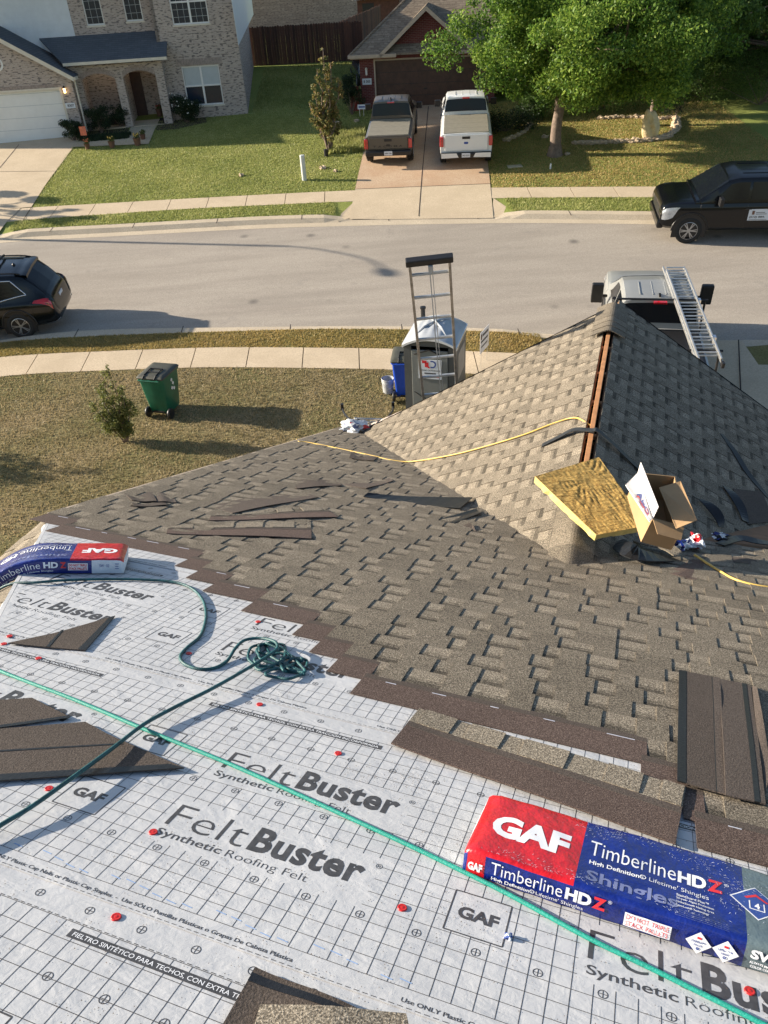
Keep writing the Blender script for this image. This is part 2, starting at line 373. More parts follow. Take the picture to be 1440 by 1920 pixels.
M['cover']=pm('bed_cover',(.20,.185,.145),.7,0,.12,6)
M['tyre']=pm('tyre',(.014,.014,.014),.8,0,.3,20)
M['rim']=pm('rim',(.45,.46,.48),.3,.8,.1)
M['chrome']=pm('chrome',(.72,.74,.76),.15,.95,.03)
M['redlight']=pm('tail_lens',(.45,.01,.015),.15,0,.2,8,0,0,.7,.6)
M['headlight']=pm('head_lens',(.55,.58,.62),.12,.4,.25,12,0,0,.7,.6)
M['plate']=pm('plate',(.62,.66,.70),.4,0,.04)
M['grey_pl']=pm('toilet_grey',(.085,.09,.088),.5,0,.12,3)
M['grey_door']=pm('toilet_door',(.17,.18,.17),.5,0,.1,3)
M['roof_pl']=pm('toilet_roof',(.36,.385,.41),.3,0,.12,5)
M['bin_green']=pm('bin_green',(.008,.10,.055),.42,0,.2,5)
M['bin_lid']=pm('bin_lid',(.055,.055,.04),.5,0,.2,5)
M['bin_blue']=pm('bin_blue',(.01,.06,.42),.4,0,.15,5)
M['bucket']=pm('bucket_grey',(.36,.37,.37),.5,0,.15,8)
M['post_white']=pm('post_white',(.55,.57,.55),.5,0,.06)
M['terracotta']=pm('terracotta',(.16,.08,.05),.8,0,.2)
M['orange']=pm('orange_flag',(.70,.18,.09),.6,0,.2,5)
M['redpl']=pm('red_plastic',(.32,.03,.02),.5,0,.2)
def lampmat():
    m,t,b=nodes('lamp_glow'); b.inputs['Emission Color'].default_value=(1,.62,.25,1); b.inputs['Emission Strength'].default_value=2.5; b.inputs['Base Color'].default_value=(.8,.6,.4,1); return m
M['lampglow']=lampmat()
# ------------------------------------------------------------------ ground and street (real bands that share their edges)
def curve(pix,left=0.02,right=-0.30):
    P=sorted([tuple(hit(*q)[:2]) for q in pix])
    xs=[p[0] for p in P]; ys=[p[1] for p in P]
    xs=[xs[0]-120]+xs+[xs[-1]+5,xs[-1]+120]; ys=[ys[0]-120*left]+ys+[ys[-1]+5*right*.9,ys[-1]+5*right*.9+115*right*.5]
    def f(x):   # smoothed interpolation
        return sum(float(np.interp(x+d,xs,ys))*w for d,w in ((-1.4,.12),(-.7,.22),(0,.32),(.7,.22),(1.4,.12)))
    return f
c_fk=curve([(55,428),(184,422),(500,404.5),(600,402),(700,399),(961,394),(1235,396)],.05)
c_fg=lambda x:c_fk(x)-.45
c_fsn=curve([(42,413),(347,392),(500,385),(662,377.5),(975,371),(1235,370)],.05)
c_fsf=curve([(59,389),(347,373),(500,365),(662,357),(940,352),(1242,350)],.05)
c_ng=curve([(67,622),(194,613),(400,610.5),(600,607.5),(760,607.5),(882,610)],.25)
c_nk=curve([(0,640),(194,629),(400,622),(600,616),(885,619),(932,622)],.22)
c_nso=curve([(0,667.5),(194,659),(400,651),(600,652.5),(745,654),(960,662)],.2)
c_nsi=curve([(0,703.6),(194,695),(400,688),(600,691),(740,692.5)],.2)
XS=[-300,-200,-120,-80]+[x*.5 for x in range(-100,101)]+[80,120,200,300]
# driveway spans (kerb drops): left neighbour, far middle, ours on the right
dmL=hit(655,404).x; dmR=hit(925,400).x
def drop(x,side):
    spans={'far':[(-19.5,-13.6),(dmL-.1,dmR+.1)],'near':[(4.6,9.6)]}[side]
    k=1.0
    for a,b in spans:
        d=max(a-x,x-b,0); k=min(k,min(1,d/.9))
    return k
STREET=.13
def zs(x,y): return G(x,y)-STREET
def band(name,fa,fb,za,zb,mat,n=3,kind='structure'):
    mb=MB()
    vs=[];fs=[]
    for i,x in enumerate(XS):
        a,b=fa(x),fb(x)
        for j in range(n+1):
            k=j/n; y=a+(b-a)*k
            vs.append((x,y,za(x,y)*(1-k)+zb(x,y)*k))
    for i in range(len(XS)-1):
        for j in range(n):
            q=i*(n+1)+j; fs.append((q,q+n+1,q+n+2,q+1))
    mb.add(vs,fs); o=mb.build(name,mat); tag(o,kind=kind); return o
def kz(side): return lambda x,y: G(x,y)-STREET+.015+(STREET-.015)*drop(x,side)
g0=lambda x,y:G(x,y)
# near lawn down to well behind the house, far ground out to the horizon
def big(name,fa,ys,mat,zoff=0):
    vs=[];fs=[];n=len(ys)
    for x in XS:
        y0=fa(x)
        for dy in ys:
            y=y0+dy; vs.append((x,y,G(x,y)+zoff))
    for i in range(len(XS)-1):
        for j in range(n-1):
            q=i*n+j; fs.append((q,q+n,q+n+1,q+1) if ys[1]>ys[0] else (q,q+1,q+n+1,q+n))
    mb=MB(); mb.add(vs,fs); o=mb.build(name,mat); tag(o,kind='structure'); return o
big('near_lawn_ground',c_nsi,[0,-.5,-1,-2,-3,-4,-5,-6,-8,-11,-15,-25,-60,-200],M['lawn_dry'])
big('far_lawn_ground',c_fsf,[0,.5,1,1.5,2,3,4,5,6,8,10,12,14,16,20,24,30,45,90,200,400],M['lawn_green'])
band('street',c_ng,c_fg,zs,zs,M['asphalt'],14)
band('near_kerb_face',lambda x:c_ng(x)-.12,c_ng,kz('near'),zs,M['kerb'],1)
band('near_kerb',c_nk,lambda x:c_ng(x)-.12,lambda x,y:kz('near')(x,y),kz('near'),M['kerb'],1)
band('far_kerb_face',c_fg,lambda x:c_fg(x)+.14,zs,kz('far'),M['kerb'],1)
band('far_kerb',lambda x:c_fg(x)+.14,c_fk,kz('far'),kz('far'),M['kerb'],1)
band('near_verge',c_nso,c_nk,g0,kz('near'),M['lawn_mix'],3)
band('far_verge',c_fk,c_fsn,kz('far'),g0,M['lawn_green'],3)
band('near_pavement_bed',c_nsi,c_nso,lambda x,y:G(x,y)-.03,lambda x,y:G(x,y)-.03,M['soil'],2)
band('far_pavement_bed',c_fsn,c_fsf,lambda x,y:G(x,y)-.03,lambda x,y:G(x,y)-.03,M['soil'],2)
def slabs(name,fa,fb,x0,x1,step,rnd,jitter=0):
    mb=MB(); x=x0
    while x<x1:
        w=step; g=.012
        a=[(x+g,fa(x+g)),(x+w-g,fa(x+w-g)),(x+w-g+jitter,fb(x+w-g+jitter)),(x+g+jitter,fb(x+g+jitter))]
        n=3; vs=[];fs=[]
        for i in range(n+1):
            for j in range(3):
                u,v=i/n,j/2
                px=(a[0][0]*(1-u)+a[1][0]*u)*(1-v)+(a[3][0]*(1-u)+a[2][0]*u)*v
                py=(fa(px)*(1-v)+fb(px)*v); vs.append((px,py,G(px,py)+.012))
        k=len(vs)
        fs=[(i*3+j,(i+1)*3+j,(i+1)*3+j+1,i*3+j+1) for i in range(n) for j in range(2)]
        vs2=[(p[0],p[1],p[2]-.05) for p in vs]
        rim=[0,3,6,9,10,11,8,5,2,1]
        fs+=[(rim[i]+k,rim[(i+1)%10]+k,rim[(i+1)%10],rim[i]) for i in range(10)]
        mb.add(vs+vs2,fs,0,None,random.random()); x+=w
    o=mb.build(name,M['concrete']); tag(o,kind='structure'); return o
random.seed(3)
slabs('near_pavement',c_nsi,c_nso,-30,40,1.48,3)
slabs('far_pavement',c_fsn,c_fsf,-30,40,1.5,4)
band('far_gutter',lambda x:c_fg(x)-.34,c_fg,lambda x,y:zs(x,y)+.004,lambda x,y:zs(x,y)+.006,M['kerb'],1)
# gutter joints in the kerbs
mb=MB()
for x in np.arange(-24,24,3.1):
    for f0,f1,sd in ((c_ng,c_nk,'near'),(c_fg,c_fk,'far')):
        a=f0(x);b=f1(x); lo,hi=min(a,b),max(a,b)
        vs=[];ys_=np.linspace(lo,hi,4)
        for y in ys_: z=kz(sd)(x,y)+.004; vs+=[(x-.012,y,z),(x+.012,y,z)]
        mb.add(vs,[(2*i,2*i+1,2*i+3,2*i+2) for i in range(3)])
tag(mb.build('kerb_joints',M['soil']),kind='structure')
# driveway sheets
def sheet(name,quad,mat,nu=10,nv=14,zo=.02,zfn=None):
    a,b,c,d=[V((q[0],q[1],0)) for q in quad]   # a,b near edge; c,d far edge
    mb=MB()
    def fn(u,v):
        p=(a*(1-u)+b*u)*(1-v)+(d*(1-u)+c*u)*v
        return (p.x,p.y,(zfn or G)(p.x,p.y)+zo)
    mb.grid(fn,nu,nv); o=mb.build(name,mat); tag(o,kind='structure'); return o
def apron_z(side,kern,base):
    def z(x,y):
        if side=='far':
            k=c_fg(x)+.14
            e=c_fsn(x)
        else:
            k=c_ng(x)-.12; e=c_nso(x)
        if (y-k)*(1 if side=='far' else -1)<0: return G(x,y)-STREET+.002
        t=min(1,abs(y-k)/max(.2,abs(e-k)))
        return G(x,y)-(STREET-.02)*(1-t)
    return z
fl,fr=hit(655.7,403),hit(925,399.5)
ml,mr=hit(683,280),hit(915,310)
dl=(ml-fl);dr=(mr-fr)
def along(p,d,y): t=(y-p.y)/d.y; return (p.x+d.x*t,y)
m1=hit(683,345).y
yj=hit(800,346).y
A0,B0=along(fl,dl,fl.y-.15),along(fr,dr,fr.y-.15)
A1,B1=along(fl,dl,yj+.1),along(fr,dr,yj-.5)
A2,B2=along(fl,dl,42.3),along(fr,dr,41.6)
sheet('far_driveway_apron',[A0,B0,B1,A1],M['concrete'],10,10,.022,apron_z('far',0,0))
sheet('far_driveway',[A1,B1,B2,A2],M['drive_red'],10,14,.022)
# flares at the kerb
for nm,q in (('driveway_flare_left',[(632,410),(657,404),(664,379),(640,397)]),('driveway_flare_right',[(922,402),(968,396),(932,376),(925,372)])):
    P=[hit(*p) for p in q]; mb=MB()
    mb.add([(p.x,p.y,apron_z('far',0,0)(p.x,p.y)+.018) for p in P],[(0,1,2,3)]); tag(mb.build(nm,M['concrete']),kind='structure')
mb=MB()
def strip(mb,pts,w,zfn,zo):
    vs=[]
    for i,p in enumerate(pts):
        q=pts[min(i+1,len(pts)-1)];r=pts[max(i-1,0)]; d=V((q[0]-r[0],q[1]-r[1],0)).normalized(); n=V((-d.y,d.x,0))*w/2
        vs+=[(p[0]-n.x,p[1]-n.y,zfn(p[0]-n.x,p[1]-n.y)+zo),(p[0]+n.x,p[1]+n.y,zfn(p[0]+n.x,p[1]+n.y)+zo)]
    mb.add(vs,[(2*i,2*i+1,2*i+3,2*i+2) for i in range(len(pts)-1)])
lin=lambda a,b,n:[(a[0]+(b[0]-a[0])*i/n,a[1]+(b[1]-a[1])*i/n) for i in range(n+1)]
c0,c1=hit(785,403),hit(797,268); cd=c1-c0
azf=apron_z('far',0,0)
strip(mb,lin(along(c0,cd,c0.y+.1),along(c0,cd,yj-.2),10),.03,azf,.028)
strip(mb,lin(along(c0,cd,yj-.2),along(c0,cd,41.2),14),.03,G,.028)
strip(mb,lin(A1,B1,8),.025,azf,.028)
tag(mb.build('driveway_joints',M['soil']),kind='structure')
# left neighbour's driveway
gl,gr=hit(-40,272),hit(130,279)
q=[hit(-60,470),hit(28,440),hit(130,262),hit(-60,276)]
k0,k1=(-19.3,c_fg(-19.3)+.16),(-13.7,c_fg(-13.7)+.16)
sheet('left_driveway_apron',[k0,k1,(-13.5,c_fsf(-13.5)),(-19.4,c_fsf(-19.4))],M['concrete'],8,8,.022,apron_z('far',0,0))
P=hit(60,388);Q=hit(133,278)
sheet('left_driveway',[(-19.4,c_fsf(-19.4)),(P.x,P.y-.05),(Q.x+.05,41.3),(-19.4,41.3)],M['concrete'],8,12,.024)
mb=MB(); 
a=hit(0,316);b=hit(36,272); strip(mb,lin((a.x,a.y),(b.x,b.y),6),.03,G,.03)
a=hit(0,323);b=hit(104,322); strip(mb,lin((a.x,a.y),(b.x,b.y),6),.03,G,.03)
a=hit(60,389);b=hit(30,437); strip(mb,lin((a.x,a.y),(b.x,b.y),6),.03,apron_z('far',0,0),.03)
tag(mb.build('left_driveway_joints',M['soil']),kind='structure')
# path to the left house's porch
q=[hit(130,276),hit(278,270),hit(290,253),hit(228,258)]
pth=MB()
def gp(px,py,o=.03): p=hit(px,py); return (p.x,p.y,G(p.x,p.y)+o)
pth.add([gp(128,277),gp(279,271),gp(290,244),gp(300,224),gp(250,228),gp(243,246),gp(225,262),gp(135,267)],[(0,1,2,6,7),(2,3,4,5,6)])
tag(pth.build('garden_path',M['concrete']),kind='structure')
bed=MB(); bed.add([gp(138,268,.02),gp(222,262,.02),gp(242,245,.02),gp(238,222,.02),gp(150,225,.02)],[(0,1,2,3,4)])
bed.add([gp(292,245,.02),gp(330,243,.02),gp(388,230,.02),gp(385,215,.02),gp(300,222,.02)],[(0,1,2,3,4)])
tag(bed.build('flower_bed_soil',M['soil']),kind='structure')
# our own driveway on the right
sheet('near_driveway',[(4.7,c_nsi(4.7)-8),(8.75,c_nsi(8.9)-8),(9.15,c_nsi(9.1)),(4.7,c_nsi(4.7))],M['concrete'],6,10,.016)
sheet('near_driveway_apron',[(4.7,c_nsi(4.7)),(9.15,c_nsi(9.1)),(9.4,c_ng(9.4)-.14),(4.7,c_ng(4.7)-.14)],M['concrete'],8,10,.020,apron_z('near',0,0))
mb=MB()
a=hit(1388,735);b=hit(1384,640); strip(mb,lin((a.x,a.y),(b.x,b.y),6),.03,G,.045)
tag(mb.build('near_driveway_joint',M['soil']),kind='structure')
# ------------------------------------------------------------------ grass blades (uncountable)
def blades(name,area,n,h,mat,seed,w=.012):
    rs=np.random.RandomState(seed); x0,x1,fa,fb,test=area
    x=rs.uniform(x0,x1,n); ya=np.array([fa(v) for v in np.linspace(x0,x1,200)]); yb=np.array([fb(v) for v in np.linspace(x0,x1,200)])
    xi=np.linspace(x0,x1,200); y=np.interp(x,xi,ya)+rs.rand(n)*(np.interp(x,xi,yb)-np.interp(x,xi,ya))
    k=test(x,y); x,y=x[k],y[k]; n=len(x)
    z=np.interp(y+KS*x,_ps,_pz)+8.4
    an=rs.rand(n)*6.283; hh=h*(.5+rs.rand(n)); ww=w*(.6+.8*rs.rand(n)); le=rs.normal(0,.45,(n,2))*hh[:,None]
    dx,dy=np.cos(an)*ww,np.sin(an)*ww
    P=np.zeros((n,3,3)); P[:,0]=np.c_[x-dx,y-dy,z-.01];P[:,1]=np.c_[x+dx,y+dy,z-.01];P[:,2]=np.c_[x+le[:,0],y+le[:,1],z+hh]
    patch=.5+.25*np.sin(x*1.3+2*np.sin(y*.9))+.25*np.sin(y*2.1+1.5*np.sin(x*1.7))
    patch2=.5+.5*np.sin(x*5.1+3*np.sin(y*3.7))*np.sin(y*6.3+2*np.sin(x*4.4))
    tone=np.clip(rs.rand(n)*.5+.25*patch+.25*patch2,0,1)
    o=npmesh(name,P.reshape(-1,3),None,mat,tone=tone,k=3); tag(o,kind='stuff'); return o
nodrive_near=lambda x,y: ~((x>4.6)&(x<9.2))
def ldr(x,y):
    a=P.y
    xl=np.interp(y,[P.y,Q.y],[P.x,Q.x]); md=~((y<42)&(x>np.interp(y,[A1[1],A2[1]],[A1[0],A2[0]])-.02)&(x<np.interp(y,[B1[1],B2[1]],[B1[0],B2[0]])+.02))
    return (x>xl+.02)&md
blades('near_lawn_grass',(-12,4.6,lambda x:8.5,c_nsi,nodrive_near),190000,.036,M['grass_dry'],1,.012)
blades('near_verge_grass',(-12,4.4,c_nso,c_nk,nodrive_near),32000,.038,M['grass_mix'],2,.013)
blades('side_lawn_grass',(9.2,14,lambda x:c_nsi(x)-4,c_nsi,lambda x,y:x>0),15000,.06,M['grass_green'],3)
def vergetest(x,y): return ~((x>dmL-.5)&(x<dmR+.6))&(x>-13.3)
blades('far_verge_grass',(-13.3,12,c_fk,c_fsn,vergetest),26000,.05,M['grass_green'],4,.014)
blades('left_front_grass',(-13.5,.6,c_fsf,lambda x:42.5,ldr),130000,.036,M['grass_green'],5,.02)
blades('side_yard_grass',(-5.3,.3,lambda x:42.5,lambda x:51,lambda x,y:x<9),24000,.06,M['grass_green'],6,.022)
blades('right_front_grass',(4.4,16,c_fsf,lambda x:41,ldr),90000,.036,M['grass_mix'],7,.02)
# ------------------------------------------------------------------ the house we stand on
HM=Matrix.Translation((-1,4,0))
house=empty('shingled_house',V((0,0,0)),'house under the viewer with brown shingles half laid over printed white underlayment','house')
def shplane(mb,xr,exposure,rows,clip,rnd,tooth=True,left=None,lift=.004):
    """courses in a local frame: x along the course, y down the slope; rows=list of y of each course's lower edge"""
    for k,yb in rows:
        x0,x1=xr(k,yb) if callable(xr) else xr
        yt=yb-exposure
        def quad(xa,xb,ya,yc,za,zb,tone,mi=0,thick=.004):
            poly=[(xa,ya,za),(xb,ya,za),(xb,yc,zb),(xa,yc,zb)]
            poly=clip(poly)
            if len(poly)<3: return
            n=len(poly); low=[(p[0],p[1],p[2]-thick) for p in poly]
            mb.add(poly+low,[tuple(range(n))]+[(i,n+i,n+(i+1)%n,(i+1)%n) for i in range(n)],mi,None,tone)
        # base layer, in shingle-long pieces with slightly different tone
        x=x0-rnd.random()*0.0
        seg=x0
        while seg<x1:
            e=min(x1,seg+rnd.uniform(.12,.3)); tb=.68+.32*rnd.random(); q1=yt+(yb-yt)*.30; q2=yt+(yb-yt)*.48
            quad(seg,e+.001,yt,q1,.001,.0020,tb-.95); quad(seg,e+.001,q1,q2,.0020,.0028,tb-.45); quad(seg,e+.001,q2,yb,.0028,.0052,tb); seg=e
        if not tooth: continue
        x=x0+rnd.uniform(-.02,.1)
        while x<x1:
            w=rnd.uniform(.09,.21); sk=rnd.uniform(-.004,.004)
            if x+w>x1: break
            tn=.30+.26*rnd.random(); quad(x,x+w,yt,yb+.001,.0050,.0098,tn,0,.0052)
            # printed shade band beside the tooth on the lower layer
            x+=w+rnd.uniform(.07,.17)
def clipper(lines):
    def c(poly):
        for (a,b,cc) in lines:    # keep a*x+b*y<=cc
            out=[]
            for i in range(len(poly)):
                p,q=poly[i],poly[(i+1)%len(poly)]; dp=a*p[0]+b*p[1]-cc; dq=a*q[0]+b*q[1]-cc
                if dp<=0: out.append(p)
                if dp*dq<0:
                    t=dp/(dp-dq); out.append(tuple(p[i2]+(q[i2]-p[i2])*t for i2 in range(3)))
            poly=out
            if len(poly)<3: return []
        return poly
    return c
RAKE=-3.68
house.matrix_world=Matrix.Identity(4)
def local_parent(o): o.parent=house; return o
# main plane deck and walls
EAVE=9.6
deck=MB()
deck.prism([(RAKE+.02,4.15),(-1.2,.45),(-1.2,-1.0),(7,-1.0),(7,EAVE),(RAKE+.02,EAVE)],-.03,-.006)
o=deck.build('roof_deck',M['deck'],None,M=FA); o.parent=house
# back slope beyond the ridge, under and behind the viewer
rdg=[FA@V((-1.2,-1.0,-.006)),FA@V((7,-1.0,-.006))]
bk=-HN*5-V((0,0,1))*2.1
mb=MB(); mb.slab([rdg[0],rdg[1],rdg[1]+bk,rdg[0]+bk],(0,0,-.03)); o=mb.build('back_roof_slope',M['shingle']); o.parent=house
# felt underlayment (flat sheets laid along the slope, each lapping the next)
fe=MB()
SH0=[-.85,.262,1.366,2.466,3.566]
def felt_sheet(v0,v1,w):
    # polygon: left edge follows the hip line
    def hipu(v): return -3.688+(4.158-v)*(1.05/1.558)
    a=[]
    n=12
    for i in range(n+1):
        v=v0+(v1-v0)*i/n; a.append((min(max(hipu(v),RAKE),-1.0)-.0,v))
    return a
for i,v0 in enumerate(SH0):
    v1=v0+1.14
    e=felt_sheet(v0,min(v1,4.9),0)
    vs=[(u,v,.001+.0035*(1-(v-v0)/1.14)) for u,v in e]; m_=len(vs)
    vs+=[(2.4,v,.001+.0035*(1-(v-v0)/1.14)) for u,v in e]
    fs=[(j,m_+j,m_+j+1,j+1) for j in range(m_-1)]
    vs+=[(p[0],p[1],p[2]-.002) for p in vs[:1]+vs[m_:m_+1]]; fs.append((0,2*m_,2*m_+1,m_))
    fe.add(vs,fs)
felt=fe.build('underlayment',M['felt'],M=FA); felt.parent=house
def zf(v,ex=.0004):   # height of the felt at v
    for v0 in reversed(SH0):
        if v>=v0: return .001+.0035*(1-(v-v0)/1.14)+ex
    return ex
# print on the felt
pr=MB()
def line(u0,v0,u1,v1,w=.0018,mi=0,cuts=()):
    n=1; d=math.hypot(u1-u0,v1-v0)
    if d<1e-4: return
    nx,ny=-(v1-v0)/d*w/2,(u1-u0)/d*w/2
    pr.add([(u0-nx,v0-ny,zf(v0)),(u1-nx,v1-ny,zf(v1)),(u1+nx,v1+ny,zf(v1)),(u0+nx,v0+ny,zf(v0))],[(0,1,2,3)],mi)
CELL=.0508
def hipu(v): return max(-3.66,-3.688+(4.158-v)*(1.05/1.558))+.03
def ring(u,v,r,w=.0022):
    n=18; vs=[]
    for i in range(n):
        a=2*math.pi*i/n
        vs+=[(u+(r-w)*math.cos(a),v+(r-w)*math.sin(a),zf(v)),(u+r*math.cos(a),v+r*math.sin(a),zf(v))]
    pr.add(vs,[(2*i,2*i+1,(2*i+3)%(2*n),(2*i+2)%(2*n)) for i in range(n)])
phase={1:-1.208,2:-1.489,3:-1.948,4:-2.10}
for si,v0 in enumerate(SH0):
    if si<1: continue
    top=v0+1.10
    ph=phase.get(si,-1.5)
    us=[ph+1.2192*k for k in range(-4,5)]
    rects=[]
    for u in us:
        for (vb,bx) in ((v0+.412,0),(v0+.760,0)):
            rects.append((u-.004,u+.1564,vb-.149,vb+.002))
        for vb in (v0+.317,v0+.639):
            rects.append((u+.335,u+1.00,vb-.075,vb+.125))
    rects.append((-9,9,v0-.01,v0+.050)); 
    def seg(hv,c,a,b):
        ints=[(a,b)]
        for (ua,ub,va,vb) in rects:
            lo,hi,p,q=(va,vb,ua,ub) if hv=='v' else (ua,ub,va,vb)
            if hv=='v': inside=ua<c<ub; lo,hi=va,vb
            else: inside=va<c<vb; lo,hi=ua,ub
            if inside:
                nw=[]
                for x,y in ints:
                    if hi<=x or lo>=y: nw.append((x,y))
                    else:
                        if x<lo: nw.append((x,lo))
                        if hi<y: nw.append((hi,y))
                ints=nw
        return ints
    gt=v0+1.10-.082
    k=0; u=ph+.021-CELL*60
    while u<1.3:
        for a,b in seg('v',u,v0+.054,gt):
            # clip with hip line
            aa=a
            if u<hipu(a): aa=a+(hipu(a)-u)/(1.05/1.558)
            if aa<b: line(u,aa,u,b)
        u+=CELL
    v=v0+.054
    while v<gt+.002:
        if not(v0+.76-.16<v<v0+.76 and False):
            for a,b in seg('h',v,hipu(v),1.3): line(a,v,b,v)
        v+=CELL
    # circles
    for rr,(vv,off) in enumerate(((v0-.039,-1.258),(v0+.222,-1.395),(v0+.545,-1.33),(v0+.87,-1.366))):
        u=off-.1524*20
        while u<1.2:
            if u>hipu(vv)+.02:
                ring(u,vv,.0125); line(u-.011,vv,u+.011,vv,.002); line(u,vv-.011,u,vv+.011,.002)
            u+=.1524
    # dashed lines at the lap
    for vv,w in ((v0-.081,.0022),(v0+.004,.0020)):
        u=hipu(vv)
        while u<1.2: line(u,vv,u+.013,vv,w); u+=.021
    # boxes and lettering
    for u in us:
        for vb in (v0+.412,v0+.760):
            if u<hipu(vb-.15)-.0 or u>1.1: continue
            x0,x1,y0,y1=u,u+.1524,vb-.147,vb
            for a in ((x0,y0,x1,y0),(x1,y0,x1,y1),(x1,y1,x0,y1),(x0,y1,x0,y0)): line(*a,w=.0042)
            put_text(pr,'GAF',x0+.022,y0+.052,.108,.044,0,bold=.045,fn=lambda a,b,c:(a,b,zf(b)))
        for vb in (v0+.317,v0+.639):
            f0=u+.356
            if f0<hipu(vb-.05)-.55 or f0>1.1: continue
            fnz=lambda a,b,c:(max(a,hipu(b)),b,zf(b))
            put_text(pr,'Felt',f0,vb,.250,.100,0,bold=-.012,fn=fnz)
            put_text(pr,'Buster',f0+.268,vb,.342,.106,0,bold=.034,fn=fnz,space=1.06)
            put_text(pr,'®',f0+.63,vb+.083,.02,.02,0,fn=fnz)
            put_text(pr,'Synthetic',f0,vb-.058,.212,.040,0,bold=.012,fn=fnz)
            put_text(pr,'Roofing Felt',f0+.228,vb-.058,.250,.038,0,bold=-.01,fn=fnz)
    lab='Use ONLY Plastic Cap Nails or Plastic Cap Staples  -  Use SÓLO Puntillas Plásticas o Grapas De Cabeza Plástica'
    st={1:-1.5,2:-1.505,3:-1.9}.get(si,-2)
    if si==2: starts=[-1.505-1.2192,-1.505,-.305]
    else: starts=[ph-.02+1.2192*k for k in range(-2,3)]
    for u in starts:
        if u<hipu(v0)-.8: continue
        put_text(pr,lab,u,v0+.012,.93,.019,0,bold=.02,fn=lambda a,b,c:(max(a,hipu(b)),b,zf(b)))
    # black Spanish strip just under the lap
    for u in [ph+.104+1.2192*k for k in range(-3,3)]:
        pass
for v_,u_ in ((1.265,-1.104),(2.368,-1.385),(2.368,-2.58),(2.368,-.17),(1.265,.12),(3.468,-1.85),(3.468,-3.05)):
    if u_+.70<hipu(v_): continue
    a,b,y0,y1=max(u_,hipu(v_)),u_+.70,v_-.026,v_
    pr.add([(a,y0,zf(y0,.0006)),(b,y0,zf(y0,.0006)),(b,y1,zf(y1,.0006)),(a,y1,zf(y1,.0006))],[(0,1,2,3)],0)
    put_text(pr,'FIELTRO SINTÉTICO PARA TECHOS, CON EXTRA TRACCIÓN INCORPORADA',u_+.012,y0+.0045,.676,.018,1,bold=.005,fn=lambda x,y,c:(max(x,a),y,zf(y,.0009)))
o=pr.build('underlayment_print',[M['ink'],M['white_ink']],M=FA); o.parent=house
# blue chalk marks
mb=MB(); rnd=random.Random(8)
for i in range(26):
    u=-1.45+i*.045; v=1.44+.01*math.sin(i)-.0*(i)
    if rnd.random()<.75: mb.add([(u,v,zf(v,.0007)),(u+.03,v-.003,zf(v,.0007)),(u+.03,v,zf(v,.0007)),(u,v+.003,zf(v,.0007))],[(0,1,2,3)])
o=mb.build('chalk_marks',pm('chalk_blue',(.25,.38,.62),.9,0,.1),M=FA); o.parent=house; o['kind']='stuff'
# loose granules scattered over the felt
rs_=np.random.RandomState(6); n_=5200; cl=rs_.uniform([-1.5,1.0],[.9,2.6],(42,2)); ci=rs_.randint(0,42,n_); sc_=rs_.uniform(.02,.12,42)[ci]
up=cl[ci,0]+rs_.normal(0,1,n_)*sc_*1.6; vp=cl[ci,1]+rs_.normal(0,1,n_)*sc_
far_=rs_.rand(n_)<.3; up=np.where(far_,rs_.uniform(-2.3,.9,n_),up); vp=np.where(far_,rs_.uniform(.9,3.2,n_),vp)
ok=(up>-3.688+(4.158-vp)*.674+.05)&(vp>.85); up,vp=up[ok],vp[ok]; zz_=np.array([zf(v,.0022) for v in vp]); r_=rs_.uniform(.0008,.0024,len(up)); an_=rs_.rand(len(up))*6.28
Q=np.zeros((len(up),3,3))
for k_ in range(3): Q[:,k_]=np.c_[up+r_*np.cos(an_+k_*2.1),vp+r_*np.sin(an_+k_*2.1),zz_]
o=npmesh('loose_granules',Q.reshape(-1,3),None,M['headlap'],k=3); o.matrix_world=FA; o.parent=house; o['kind']='stuff'
# red plastic cap nails
caps=[(-.386,1.653),(-1.033,1.335),(-1.137,1.637),(-.811,2.253),(-1.213,2.434),(-2.453,2.466),(-1.595,3.145),(-1.69,2.686),(-1.54,1.676),(.463,1.74),(-2.2,2.36),(-2.42,2.40)]
for (u,v) in caps:
    mb=MB(); mb.lathe([(.0001,.003),(.004,.0035),(.006,.0022),(.0075,.003),(.0095,.0026),(.0115,.0035),(.0122,.001),(.0125,0)],18)
    o=mb.build('cap_nail',M['red_cap'],smooth=True,M=FA@Matrix.Translation((u,v,zf(v,.0)))@Matrix.Scale(1.05,4)); o.parent=house
